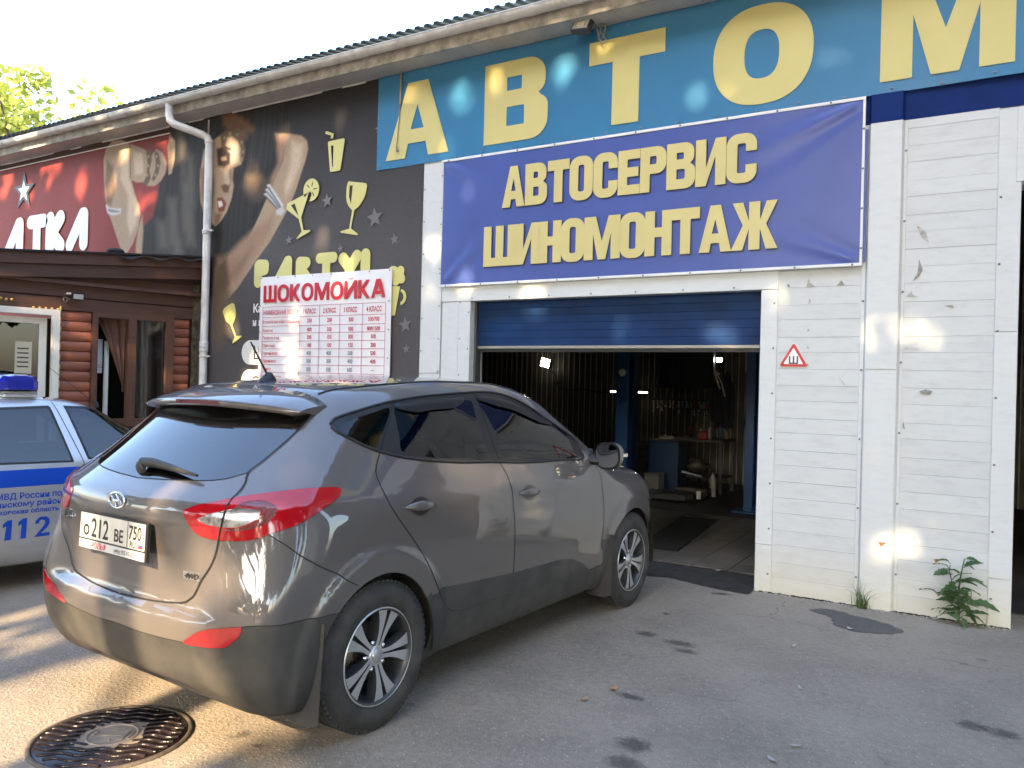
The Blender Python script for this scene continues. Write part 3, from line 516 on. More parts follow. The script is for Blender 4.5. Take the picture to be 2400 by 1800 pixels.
for dz in (0,):
    vs=[(x,-.40,5.055+h) for x,h in xs]+[(x,5.5,6.6+h) for x,h in xs]+[(x,-.40,5.050+h) for x,h in xs]
    m_=len(xs); rf.add(vs,[(i,i+1,m_+i+1,m_+i) for i in range(m_-1)]+[(i,2*m_+i,2*m_+i+1,i+1) for i in range(m_-1)])
rf.box(X0,X1,-.33,-.30,5.03,5.05)
rf.build('roof',M_roof,GB)
# downpipe with bends
dp=MB(); X=-6.70
dp.tube([(-7.10,-.372,4.93),(-7.10,-.372,4.80),(-7.09,-.365,4.74),(-7.06,-.34,4.70),(-6.78,-.14,4.585),(-6.725,-.10,4.55),(-6.705,-.09,4.48),(-6.705,-.09,3.0),(-6.72,-.09,0.25),(-6.72,-.13,.16),(-6.72,-.22,.10)],.047,14)
for z in (4.50,3.38,2.02,1.98,1.94): dp.lathe([(.048,z-.025),(.053,z-.022),(.053,z+.022),(.048,z+.025)],lambda u,v,h:(-6.71+u,-.09+v,h),14)
dpo=dp.build('downpipe',M_gut,GB)
for z in (3.40,1.86):
    c=MB(); c.lathe([(.05,z-.012),(.055,z-.012),(.055,z+.012),(.05,z+.012)],lambda u,v,h:(-6.71+u,-.09+v,h),14); c.box(-6.66,-6.60,-.10,-.08,z-.010,z+.010); c.build('pipe_bracket',M_gut,dpo)
wr=MB(); wr.tube([(-6.80,-.03,4.80),(-6.80,-.035,3.6),(-6.815,-.035,2.4),(-6.86,-.03,2.36)],.012,6); wr.build('conduit',M_gut,GB)
# ---------------------------------------------------------------- roller door pushed up, door tracks, interior
M_door=mat('blue_door_panel',(.006,.032,.112),.55,spec=.2,var=.3,vscale=2.5)
GD=thing('overhead_door','blue sectional overhead door raised most of the way','garage door',(0,0,0))
z=1.985
for k,h in enumerate((.072,)*9):
    p=MB(); p.bbox(-2.80,-.015,.105,.145,z+.0004,z+h-.0004,.002); p.build('door_slat',M_door,GD); z+=h
p=MB(); p.bbox(-2.80,-.015,.098,.150,1.955,1.984,.004); p.build('bottom_rail',mat('aluminium_rail',(.33,.32,.29),.45,.5),GD)
p=MB(); p.box(-2.79,-.02,.112,.136,1.925,1.9545); p.build('rubber_seal',M_black,GD)
for x0,x1 in ((-2.819,-2.797),(-.022,-.001)):
    p=MB(); p.bbox(x0,x1,.06,.16,.0,2.42,.003); p.build('door_track',mat('track_metal',(.10,.10,.10),.5,.5),GD)
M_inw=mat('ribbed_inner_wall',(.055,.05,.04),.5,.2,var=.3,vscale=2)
GI=thing('garage_interior','dim workshop room with ribbed metal walls behind the raised door','room')
def ribs(a0,a1,fn,z0,z1,pitch=.10):
    m=MB(); q=[]; x=a0
    while x<a1:
        for f,h in ((0,0),(.68,0),(.73,.025),(.88,.025),(.93,0)): q.append((x+f*pitch,h))
        x+=pitch
    k=len(q); V=[fn(a,h,z0) for a,h in q]+[fn(a,h,z1) for a,h in q]
    m.add(V,[(i,i+1,k+i+1,k+i) for i in range(k-1) if i%5!=2]); m.add(V,[(i,i+1,k+i+1,k+i) for i in range(k-1) if i%5==2],1); return m
M_ridge=mat('worn_lit_ridge',(.30,.285,.24),.5,.2,var=.3,vscale=2)  # ridge faces paler for wear and the light they catch, painted in
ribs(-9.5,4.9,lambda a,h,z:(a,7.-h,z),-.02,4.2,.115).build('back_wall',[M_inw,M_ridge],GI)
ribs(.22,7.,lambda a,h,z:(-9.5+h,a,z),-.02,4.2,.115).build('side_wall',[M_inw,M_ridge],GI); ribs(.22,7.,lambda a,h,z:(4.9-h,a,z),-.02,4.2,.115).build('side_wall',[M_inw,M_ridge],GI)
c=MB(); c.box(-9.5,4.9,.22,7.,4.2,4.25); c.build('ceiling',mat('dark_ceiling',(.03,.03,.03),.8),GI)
c=MB(); c.box(-9.5,.35,.40,.55,2.05,2.45); c.build('lintel_beam',mat('dark_steel',(.035,.033,.03),.6,.3),GI)
c=MB(); c.box(-9.5,4.9,.221,.24,0.05,4.2); 
iw=MB(); iw.box(-9.5,-2.95,.222,.25,.05,4.2); iw.build('inner_lining',M_inw,GI)
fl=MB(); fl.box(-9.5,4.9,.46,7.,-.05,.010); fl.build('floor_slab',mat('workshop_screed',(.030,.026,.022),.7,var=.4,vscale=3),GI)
M_tile=mat('dirty_floor_tile',(.10,.086,.068),.45,var=.45,vscale=3,rvar=.15)
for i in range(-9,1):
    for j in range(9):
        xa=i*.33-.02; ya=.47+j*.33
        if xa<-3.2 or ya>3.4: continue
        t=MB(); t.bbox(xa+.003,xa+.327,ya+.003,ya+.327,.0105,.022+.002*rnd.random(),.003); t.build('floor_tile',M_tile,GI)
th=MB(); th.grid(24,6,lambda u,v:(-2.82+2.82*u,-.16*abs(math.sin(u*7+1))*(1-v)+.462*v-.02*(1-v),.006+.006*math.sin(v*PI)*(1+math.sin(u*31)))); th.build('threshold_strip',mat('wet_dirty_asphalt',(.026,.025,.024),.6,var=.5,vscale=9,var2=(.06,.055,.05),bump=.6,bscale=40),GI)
# ---------------------------------------------------------------- lettering
def g_rr(x0,y0,x1,y1,r,n=6):
    r=min(r,(x1-x0)/2,(y1-y0)/2); return arc(x1-r,y0+r,r,r,-90,0,n)+arc(x1-r,y1-r,r,r,0,90,n)+arc(x0+r,y1-r,r,r,90,180,n)+arc(x0+r,y0+r,r,r,180,270,n)
def glyph(c,w,s,t,r):
    "bold block letters in a box of width w and height 1; s upright stroke, t cross stroke, r corner radius"
    i=max(.01,r-s*.8)
    if c=='А':
        k=.24*w; return [[(0,0),(s,0),(s+.045*w,.19),(w-s-.045*w,.19),(w-s,0),(w,0),(w-k-.10*w,1),(k+.10*w,1)],[(w/2-.105*w,.19+t*.95),(w/2,.70),(w/2+.105*w,.19+t*.95)]]
    if c=='В':
        m=.535; o=[(0,0)]+arc(w-r,r*.95,r,r*.95,-90,0,7)[0:]+[(w,.30)]+arc(w-r*.75,m-.15,r*.75,.15,0,62,5)+arc(w-.045*w-r*.75,m+.15,r*.75,.15,-60,0,5)+arc(w-.045*w-r,1-r*.9,r,r*.9,0,90,7)+[(0,1)]
        return [o,[(s,t)]+arc(w-s-i,t+i,i,i,-90,0,4)+arc(w-s-i,m-t/2-i,i,i,0,90,4)+[(s,m-t/2)],[(s,m+t/2)]+arc(w-s-.045*w-i,m+t/2+i,i,i,-90,0,4)+arc(w-s-.045*w-i,1-t-i,i,i,0,90,4)+[(s,1-t)]]
    if c=='Т': h=(w-s)/2; return [[(h,0),(h+s,0),(h+s,1-t*1.15),(w,1-t*1.15),(w,1),(0,1),(0,1-t*1.15),(h,1-t*1.15)]]
    if c=='О': return [g_rr(0,-.015,w,1.015,r*1.15),g_rr(s,t*.9,w-s,1-t*.9,i*1.2)]
    if c=='С':
        o=[(w,.36),(w,r*1.1)]+[p for p in arc(w-r*1.1,r*1.1-.015,r*1.1,r*1.1,0,-90,7)]+arc(r*1.1,r*1.1-.015,r*1.1,r*1.1,-90,-180,7)+arc(r*1.1,1.015-r*1.1,r*1.1,r*1.1,180,90,7)+arc(w-r*1.1,1.015-r*1.1,r*1.1,r*1.1,90,0,7)+[(w,.64),(w-s,.64)]
        o+=arc(w-s-i,1-t*.9-i,i,i,0,90,4)+arc(s+i,1-t*.9-i,i,i,90,180,4)+arc(s+i,t*.9+i,i,i,180,270,4)+arc(w-s-i,t*.9+i,i,i,270,360,4)+[(w-s,.36)]
        return [o]
    if c=='Е': m=.5; return [[(0,0),(w,0),(w,t),(s,t),(s,m-t/2),(w*.93,m-t/2),(w*.93,m+t/2),(s,m+t/2),(s,1-t),(w,1-t),(w,1),(0,1)]]
    if c=='Р':
        m=.40; return [[(0,0),(s,0),(s,m)]+arc(w-r,m+r,r,r,-90,0,7)+arc(w-r,1-r,r,r,0,90,7)+[(0,1)],[(s,m+t)]+arc(w-s-i,m+t+i,i,i,-90,0,4)+arc(w-s-i,1-t-i,i,i,0,90,4)+[(s,1-t)]]
    if c=='И': return [[(0,0),(s,0),(w-s,.62),(w-s,0),(w,0),(w,1),(w-s,1),(s,.38),(s,1),(0,1)]]
    if c=='Ш': h=(w-3*s)/2; return [[(0,0),(w,0),(w,1),(w-s,1),(w-s,t),(2*s+h,t),(2*s+h,1),(s+h,1),(s+h,t),(s,t),(s,1),(0,1)]]
    if c=='Н': m=.52; return [[(0,0),(s,0),(s,m-t/2),(w-s,m-t/2),(w-s,0),(w,0),(w,1),(w-s,1),(w-s,m+t/2),(s,m+t/2),(s,1),(0,1)]]
    if c=='К': return [[(0,0),(s,0),(s,.40),(w-1.2*s,0),(w,0),(.40*w+.3*s,.54),(w-.03*w,1),(w-1.25*s,1),(s,.62),(s,1),(0,1)]]
    if c=='Й': return glyph('И',w,s,t,r)+[arc(w/2,1.16,.17,.11,180,360,8)+arc(w/2,1.16,.09,.05,360,180,8)]
    if c=='М': return [[(0,0),(s,0),(s,.60),(w/2-s*.42,0),(w/2+s*.42,0),(w-s,.60),(w-s,0),(w,0),(w,1),(w-s*1.28,1),(w/2,.42),(s*1.28,1),(0,1)]]
    if c=='Ж': a=(w-s)/2; return [[(0,0),(s*1.05,0),(a,.44),(a,0),(a+s,0),(a+s,.44),(w-s*1.05,0),(w,0),(w-a*.66,.52),(w-.02*w,1),(w-s*1.05,1),(a+s,.60),(a+s,1),(a,1),(a,.60),(s*1.05,1),(.02*w,1),(a*.66,.52)]]
def letter(par,c,x,z,w,h,s,t,r,d,mt,thick=.0012,name='letter'):
    lp=[[(a*h,b*h) for a,b in l] for l in glyph(c,w/h,s/h,t/h,r/h)]
    q=MB(); add_me(q,loops_mesh(lp,thick),lambda a,b,e:(x+a,-d-e,z+b)); q.build(name,mt,par)
def islands(me):
    p=list(range(len(me.vertices)))
    def f(i):
        while p[i]!=i: p[i]=p[p[i]]; i=p[i]
        return i
    for e in me.edges: p[f(e.vertices[0])]=f(e.vertices[1])
    ids={}; return [ids.setdefault(f(i),len(ids)) for i in range(len(p))]
def ftext(mb,txt,x,z,size,d,sx=1.,bold=0.,align='LEFT',mi=0,width=None):
    me=text_mesh(txt,size,bold,0,1.,align); isl=islands(me)
    if width:
        xs=[v.co.x for v in me.vertices]; sx=width/(max(xs)-min(xs)); x-=min(xs)*sx
    for v,k in zip(me.vertices,isl): v.co.x*=sx; v.co.z=.00012*(k%7)
    add_me(mb,me,lambda a,b,e:(x+a,-d-e,z+b),mi)
# ---------------------------------------------------------------- banners
def vinyl(name,col,var=.08,rough=.38,grime=None):
    return mat(name,col,rough,spec=.45,var=var,vscale=1.3,rvar=.08,detail=6)
def sheet(name,x0,x1,z0,z1,d,amp,mt,parent,nx=120,nz=40,seed=1,edge=.18,pulls=()):
    rr=random.Random(seed); ph=[(rr.uniform(2,9),rr.uniform(0,6),rr.uniform(-.6,.6)) for _ in range(6)]
    def w(x,z):
        e=min(x-x0,x1-x,z-z0,z1-z); k=math.exp(-e/edge)
        v=sum(math.sin(f*x*1.0+p+s*z*f) for f,p,s in ph)/6
        y=amp*(k*v+.12*v)
        for px_,pz,ang,ln,a in pulls:
            dx,dz=x-px_,z-pz; u=dx*math.cos(ang)+dz*math.sin(ang); q=-dx*math.sin(ang)+dz*math.cos(ang)
            if 0<u<ln: y+=a*math.cos(q*48/(1+2*u))*math.exp(-(q/(.06+.22*u))**2)*(1-u/ln)*min(1,u/.04)
        return y
    m=MB(); m.grid(nx,nz,lambda u,v:(x0+(x1-x0)*u,-d-w(x0+(x1-x0)*u,z0+(z1-z0)*v),z0+(z1-z0)*v))
    return m.build(name,mt,parent)
M_yel=mat('yellow_print',(.58,.52,.21),.4,var=.05,vscale=2)
B1=thing('blue_green_banner','long blue green banner with giant yellow letters under the eaves','banner',(0,0,0))
sheet('vinyl_sheet',-4.06,7.0,3.85,4.838,.032,.008,vinyl('teal_vinyl',(.036,.180,.345)),B1,300,30,3,.07)
tk=.0012; dd=.037
letter(B1,'А',-3.93,3.932,.81,.777,.255,.15,.1,dd,M_yel)
letter(B1,'В',-2.699,3.932,.705,.777,.255,.155,.19,dd,M_yel); letter(B1,'Т',-1.576,3.935,.718,.773,.255,.18,.1,dd,M_yel)
el=[[(-.038+.396*math.copysign(abs(math.cos(a))**.86,math.cos(a)),4.319+.402*math.copysign(abs(math.sin(a))**.86,math.sin(a))) for a in np.linspace(0,2*PI,64,endpoint=False)],[(-.04+.138*math.copysign(abs(math.cos(a))**.8,math.cos(a)),4.322+.197*math.copysign(abs(math.sin(a))**.8,math.sin(a))) for a in np.linspace(0,2*PI,48,endpoint=False)]]
q=MB(); add_me(q,loops_mesh(el,tk),lambda a,b,e:(a,-dd-e,b)); q.build('letter',M_yel,B1)
letter(B1,'М',.838,3.937,.856,.773,.215,.15,.1,dd,M_yel)
for c,x,w in (('О',2.25,.79),('Н',3.5,.70),('Т',4.65,.7)): letter(B1,c,x,3.935,w,.773,.24,.16,.25,dd,M_yel)
def studs(parent,pts,d,r=.010,m=None):
    s=MB()
    for x,z in pts: s.ell((x,-d,z),(r,r*.6,r),8,4)
    tag(s.build('fixing_screws',m or M_screw,parent),kind='stuff')
studs(B1,[(x,3.872+.01*math.sin(x*9)) for x in np.arange(-4.03,3,.33)]+[(-4.045,z) for z in (4.1,4.4)]+[(x,4.80) for x in np.arange(-3.8,3,.37)],.038)
B2=thing('violet_blue_banner','violet blue banner with two lines of pale yellow block lettering above the garage opening','banner')
pulls=((.70,3.80,math.radians(200),1.3,.010),(.71,2.61,math.radians(158),1.0,.009),(-3.13,3.80,math.radians(-30),.8,.009),(-3.13,2.62,math.radians(40),.8,.009),(-2.9,2.6,math.radians(75),.5,.006))
sheet('vinyl_sheet',-3.165,.733,2.588,3.826,.050,.006,vinyl('violet_blue_vinyl',(.062,.098,.325)),B2,260,90,5,.10,pulls)
hem=MB()
M_hem=mat('white_banner_hem',(.72,.73,.72),.5)
for x0,x1,z0,z1 in ((-3.180,.748,3.822,3.846),(-3.180,.748,2.568,2.592),(.729,.748,2.5925,3.8215)): hem.bbox(x0,x1,-.056,-.046,z0,z1,.002)
hem.build('hem',M_hem,B2)
M_py=mat('pale_yellow_print',(.60,.52,.22),.4,var=.05,vscale=2); M_db=mat('dark_blue_print',(.018,.02,.06),.4)
def line(txt,ws,x0,x1,z,h,d,dz):
    tot=sum(ws); gap=(x1-x0-tot)/(len(txt)-1); x=x0
    for c,w in zip(txt,ws):
        letter(B2,c,x,z,w,h,.088,.082,.085,d,M_py)
        letter(B2,c,x+.007,z-.008,w,h,.092,.085,.087,d-.0028,M_db,.0006,'letter_edge'); x+=w+gap
line('АВТОСЕРВИС',[.250,.235,.225,.235,.235,.205,.235,.250,.255,.245],-2.455,-.052,3.296,.389,.0605,0)
line('ШИНОМОНТАЖ',[.360,.262,.232,.238,.350,.238,.240,.245,.270,.372],-2.652,.128,2.742,.386,.0605,0)
studs(B2,[(x,3.834) for x in np.arange(-3.1,.72,.40)]+[(x,2.580) for x in np.arange(-3.1,.72,.42)]+[(.739,z) for z in (2.7,3.0,3.3,3.6)]+[(-3.172,z) for z in (2.75,3.2)],.060,.009)
B2x=MB(); B2x.bbox(.742,.768,-.034,-.026,2.60,3.60,.002); tag(B2x.build('folded_blue_vinyl',MATS['violet_blue_vinyl']),'narrow folded strip of blue vinyl behind the edge of the violet banner','vinyl strip')
# price board
M_pb=mat('glossy_white_board',(.78,.78,.79),.25,spec=.5,var=.05,vscale=1.5,bump=.10,bscale=3)
B3=thing('price_board','white price list board headed with large red lettering, hung on the dark banner','sign')
p=MB(); p.grid(40,40,lambda u,v:(-5.764+1.972*u,-.062-.006*math.sin(u*9+v*4)*math.exp(-(1-v)*3)-.004*math.sin(u*17),.95+1.838*v)); p.box(-5.76,-3.795,-.050,-.044,.952,2.785); p.build('board',M_pb,B3)
M_rp=mat('red_print',(.52,.018,.03),.4); M_gp=mat('grey_print',(.20,.20,.21),.5); M_lr=mat('table_line_print',(.50,.16,.19),.5)
t=MB(); d=.0735
_x=-5.696
for c_,w_ in zip('ШОКОМОЙКА',(.215,.185,.165,.185,.225,.185,.185,.165,.195)): letter(B3,c_,_x,2.488,w_,.198,.044,.038,.075,d,M_rp,.0006); _x+=w_+(1.836-1.705)/8
rows=[2.436,2.313,2.212,2.128,2.037,1.949,1.861,1.768,1.678,1.588,1.498,1.408]; cols=[-5.700,-5.098,-4.795,-4.493,-4.169,-3.852]
for z in rows: t.box(cols[0],cols[-1],-d,-d+.0006,z-.003,z+.003,2)
for x in cols: t.box(x-.003,x+.003,-d-.0004,-d+.0004,rows[-1],rows[0],2)
ftext(t,'НАИМЕНОВАНИЕ УСЛУГИ',-5.685,2.345,.072,d,bold=.0012,width=.56)
for k,x in enumerate(cols[1:5]): ftext(t,'%d КЛАСС'%(k+1),x+.055,2.345,.075,d,bold=.0015,width=.19+.02*(k==3))
data=[('Бесконтактная мойка с ковриками',('250','200','300','500/700')),('Комплекс',('400','350','500','800/1500')),('Экспресс пена',('200','150','300','500')),('Сбить пыль',('100','100','150','200')),('Горячий воск',('400','400','500','500')),('Жидкий воск',('300','300','400','400')),('Полимер',('500','500','600','—')),('Мойка двигателя',('350','400','500','')),('Чернение шин',('','','',''))]
for r_,(nm,vals) in enumerate(data):
    z=rows[r_+1]-.068 if r_<len(rows)-2 else rows[-1]-.06
    ftext(t,nm,-5.690,z,.052,d,bold=.0008,width=min(.58,.028*len(nm)*.74))
    for c_,v in enumerate(vals):
        if v: ftext(t,v,(cols[c_+1]+cols[c_+2])/2,z,.060,d,sx=.8,bold=.001,align='CENTER',mi=(1 if 4<=r_<=6 and c_<3 else 0))
t.build('printed_table',[M_rp,M_gp,M_lr],B3)
studs(B3,[(x,2.772) for x in np.linspace(-5.745,-3.815,8)]+[(-5.748,z) for z in (2.45,2.15,1.85)]+[(-3.812,z) for z in (2.45,2.15,1.85)],.070,.009)
# warning sign
B4=thing('triangle_sign','red bordered white triangular sticker with a black letter beside the garage opening','sign')
def tri3(cx,cz,r,rad,n=5):
    o=[]
    for k in range(3):
        a=90+120*k; px_,pz=cx+(r-2*rad)*math.cos(math.radians(a)),cz+(r-2*rad)*math.sin(math.radians(a)); o+=arc(px_,pz,rad,rad,a-60,a+60,n)
    return o
for nm,r,rad,d,m in (('white_border',.134,.014,.0150,mat('sticker_white',(.8,.8,.8),.4)),('red_border',.128,.013,.0165,mat('sticker_red',(.55,.02,.025),.4)),('white_field',.088,.006,.0180,MATS['sticker_white'])):
    q=MB(); add_me(q,loops_mesh([tri3(.2615,1.868,r,rad)],.0006),lambda a,b,e:(a,-d-e,b)); q.build(nm,m,B4)
q=MB(); 
for x in (.228,.2575,.287): q.box(x,x+.010,-.0198,-.0190,1.826,1.888)
q.box(.238,.287,-.0198,-.0190,1.826,1.836); q.build('black_letter',mat('black_print',(.012,.012,.012),.5),B4)
# ---------------------------------------------------------------- printed party banner (flat print held in a colour attribute)
def print_sheet(name,x0,x1,z0,z1,st,d,parent,rough=.42):
    nx=int((x1-x0)/st); nz=int((z1-z0)/st); X,Z=np.meshgrid(np.linspace(x0,x1,nx+1),np.linspace(z0,z1,nz+1),indexing='ij')
    P=np.stack([X.ravel(),Z.ravel()],1); C=np.zeros((len(P),3))
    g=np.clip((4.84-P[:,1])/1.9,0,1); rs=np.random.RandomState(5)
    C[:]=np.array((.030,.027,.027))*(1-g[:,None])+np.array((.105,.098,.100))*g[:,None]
    for col,soft,pts in MURAL:
        pl=np.array(pts)/1000.; s=max(soft/1000.,.008); bb=(P[:,0]>pl[:,0].min()-s*2)&(P[:,0]<pl[:,0].max()+s*2)&(P[:,1]>pl[:,1].min()-s*2)&(P[:,1]<pl[:,1].max()+s*2)
        q=P[bb]
        if len(q)==0: continue
        dist=np.full(len(q),1e9)
        for a,b_ in zip(pl,np.roll(pl,-1,0)):
            ab=b_-a; t_=np.clip(((q-a)@ab)/(ab@ab+1e-12),0,1); dist=np.minimum(dist,np.linalg.norm(q-a-t_[:,None]*ab,axis=1))
        sd=np.where(inpoly(pl,q),-dist,dist); al=np.clip(.5-sd/(2*s),0,1); al=al*al*(3-2*al)
        C[bb]=C[bb]*(1-al[:,None])+np.array(col)/1000.*al[:,None]
    # streaky hair and print grain
    hairy=(C.max(1)<.06)&(P[:,0]>-9.3)&(P[:,0]<-5.4); ph=np.sin(P[:,0]*95+3*np.sin(P[:,1]*2.3)+2*np.sin(P[:,0]*11))*np.sin(P[:,0]*41+P[:,1]*3)
    C[hairy]*=(1+.30*ph[hairy])[:,None]
    C=C**1.12; C*=(1+.05*rs.randn(len(P)))[:,None]; C=np.clip(C,.004,1)
    Y=-d-.004*np.sin(X*2.3+Z)-.003*np.sin(X*7.1-Z*3)
    me=bpy.data.meshes.new(name); idx=np.arange((nx+1)*(nz+1)).reshape(nx+1,nz+1)
    F=np.stack([idx[:-1,:-1],idx[1:,:-1],idx[1:,1:],idx[:-1,1:]],-1).reshape(-1,4)
    me.from_pydata(np.stack([X.ravel(),Y.ravel(),Z.ravel()],1).tolist(),[],F.tolist()); me.polygons.foreach_set('use_smooth',[True]*len(F))
    at=me.color_attributes.new('print','FLOAT_COLOR','POINT'); at.data.foreach_set('color',np.concatenate([C,np.ones((len(C),1))],1).ravel().astype(np.float32)); me.update()
    m=bpy.data.materials.new('printed_vinyl'); m.use_nodes=True; nt=m.node_tree; a=nt.nodes.new('ShaderNodeAttribute'); a.attribute_name='print'; b=nt.nodes['Principled BSDF']
    nt.links.new(a.outputs['Color'],b.inputs['Base Color']); b.inputs['Roughness'].default_value=.6; b.inputs['Specular IOR Level'].default_value=.22
    return link(name,me,m,parent)
B5=thing('party_banner','huge charcoal and red banner with a printed dancing woman and yellow drink glasses','banner')
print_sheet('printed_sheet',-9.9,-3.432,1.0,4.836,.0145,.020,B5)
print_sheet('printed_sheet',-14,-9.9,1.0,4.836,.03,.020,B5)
dI=.030; M_yg=mat('yellow_green_print',(.60,.56,.20),.4)
def flat(loops,mi=0,d=None,mb=None,name='drink_icon'):
    q=mb if mb is not None else MB(); add_me(q,loops_mesh(loops,.0008),lambda a,b,e:(a,-(d or dI)-e,b),mi)
    if mb is None: q.build(name,M_yg,B5)
flat([[(-4.820,4.372),(-4.794,4.375),(-4.694,4.335),(-4.703,4.283),(-4.738,4.288),(-4.731,4.319),(-4.819,4.350)]])
flat([crom([(-4.777,4.244),(-4.765,4.257),(-4.54,4.262),(-4.528,4.248),(-4.58,3.925),(-4.592,3.914),(-4.724,3.914),(-4.734,3.922)],.05,True).tolist(),[(-4.73,4.207),(-4.692,4.201),(-4.692,3.966),(-4.705,3.968)]])
flat([[(-5.390,3.626),(-5.046,3.724),(-5.163,3.447),(-5.122,3.299),(-5.012,3.292),(-5.020,3.275),(-5.220,3.204),(-5.228,3.214),(-5.148,3.285),(-5.199,3.431),(-5.400,3.560)],[(-5.33,3.600),(-5.27,3.618),(-5.20,3.46)]])
flat([arc(-5.016,3.745,.122,.128,-100,215,40)+[(-5.075,3.705),(-5.03,3.73),(-5.005,3.70)]]+[[(-5.016+.035*math.cos(a-.14),3.745+.035*math.sin(a-.14)),(-5.016+.09*math.cos(a-.07),3.745+.09*math.sin(a-.07)),(-5.016+.09*math.cos(a+.07),3.745+.09*math.sin(a+.07)),(-5.016+.035*math.cos(a+.14),3.745+.035*math.sin(a+.14))] for a in (0.1,1.3,2.4,-1.0)])
flat([crom([(-4.456,3.780),(-4.200,3.730),(-4.190,3.70),(-4.217,3.591),(-4.29,3.50),(-4.361,3.46)],.02).tolist()+[(-4.404,3.262),(-4.302,3.195),(-4.306,3.180),(-4.550,3.226),(-4.556,3.240),(-4.429,3.262),(-4.394,3.457)]+crom([(-4.394,3.457),(-4.46,3.53),(-4.484,3.618),(-4.478,3.73),(-4.456,3.780)],.02).tolist()[1:-1],[(-4.437,3.733),(-4.392,3.728),(-4.413,3.522),(-4.445,3.614)]])
flat([crom([(-6.431,2.446),(-6.34,2.49),(-6.255,2.497),(-6.216,2.37),(-6.24,2.29),(-6.277,2.245)],.02).tolist()+[(-6.199,2.108),(-6.103,2.112),(-6.107,2.095),(-6.262,2.014),(-6.268,2.025),(-6.222,2.100),(-6.308,2.245),(-6.39,2.29),(-6.455,2.405)]])
flat([arc(-3.80,2.76,.07,.06,60,250,10)+arc(-3.76,2.66,.05,.05,200,330,6)+arc(-3.68,2.68,.045,.05,-90,60,6)+arc(-3.70,2.765,.05,.05,-20,140,8)]); flat([[(-3.90,2.62),(-3.70,2.60),(-3.76,2.30),(-3.88,2.30)]]); flat([arc(-3.70,2.49,.085,.085,-80,80,12)+arc(-3.70,2.49,.05,.055,80,-80,12)],0,.0315)
# rounded comic lettering
def caps(mb,x,z,p,q,r,k,mi=0):
    (ax,az),(bx,bz)=p,q; an=math.degrees(math.atan2(bz-az,bx-ax)); flat([arc(x+bx,z+bz,r,r,an-90,an+90,8)+arc(x+ax,z+az,r,r,an+90,an+270,8)],mi,dI+.0014*k,mb)
def bub(mb,c,x,z,h,mi=0):
    R=.30*h; S={'P':[((.26,.22),(.26,.72)),((.30,.74),(.56,.72)),((.30,.56),(.56,.60))],'A':[((.16,.16),(.62,.80)),((.66,.80),(.66,.16))],'R':[((.30,.2),(.30,.72)),((.30,.72),(.55,.70)),((.32,.55),(.64,.2))],'T':[((.20,.80),(.74,.80)),((.47,.75),(.47,.16))],'Y':[((.24,.74),(.50,.46)),((.76,.78),(.50,.40)),((.50,.40),(.50,.18))],'!':[((.26,.80),(.26,.42))],'К':[((.26,.20),(.26,.80)),((.32,.48),(.66,.80)),((.32,.48),(.68,.20))],'А':[((.16,.18),(.62,.80)),((.68,.80),(.68,.18))],'Т':[((.20,.80),(.74,.80)),((.47,.75),(.47,.16))],'Л':[((.1,.2),(.5,.8)),((.5,.8),(.55,.2))]}[c]
    for k,(p,q) in enumerate(S): caps(mb,x,z,(p[0]*h,p[1]*h),(q[0]*h,q[1]*h),(.155 if c in 'TТАA' else .175)*h,k,mi)
for c,x in zip('PARTY!',(-5.945,-5.60,-5.275,-4.935,-4.60,-4.285)): ic=MB(); bub(ic,c,x,2.655,.385); ic.build('letter',M_yg,B5)
M_wp=mat('white_print',(.74,.73,.70),.4,var=.08,vscale=3)
for c,x in zip('ЛАТКА',(-12.25,-11.56,-10.95,-10.46,-9.88)): wt=MB(); bub(wt,c,x,3.33,.66); wt.build('letter',M_wp,B5)
wt=MB()
def star(cx,cz,r,rot=90,k=.42): return [(cx+(r if i%2==0 else r*k)*math.cos(math.radians(rot+36*i)),cz+(r if i%2==0 else r*k)*math.sin(math.radians(rot+36*i))) for i in range(10)]
flat([star(-11.03,4.35,.175)],0,.034,wt); wt.build('white_star',M_wp,B5); wt=MB()
ftext(wt,'Ка',-5.915,2.385,.135,.033,bold=.004,mi=0); ftext(wt,'и в',-5.915,2.225,.115,.033,bold=.004,mi=0)
for z in (1.765,1.42): flat([arc(-5.95,z+.145,.145,.145,90,270,12)+[(-5.2,z),(-5.2,z+.29)]],0,.030,wt)
wt.box(-14,-7.56,-.036,-.028,4.737,4.750)
wt.build('white_print',M_wp,B5)
M_dp=mat('dark_print',(.03,.018,.016),.45)
for q in range(3):
    dk=MB()
    if q==0: ftext(dk,'Щ',-5.90,1.83,.22,.033,bold=.0)
    elif q==1: ftext(dk,'О',-5.92,1.47,.22,.033)
    else: flat([star(-11.03,4.35,.30)],0,.0295,dk)
    dk.build('star_outline' if q==2 else 'dark_letter',M_dp,B5)
for x,z,r in ((-4.769,3.60,.085),(-4.07,3.35,.115),(-3.795,3.10,.06),(-5.35,3.20,.06),(-4.05,4.30,.05),(-3.62,2.2,.09),(-3.60,1.95,.05),(-4.55,3.05,.05)): gs=MB(); flat([star(x,z,r,97)],0,.0285,gs); gs.build('grey_star',mat('grey_star_print',(.135,.128,.132),.45),B5)
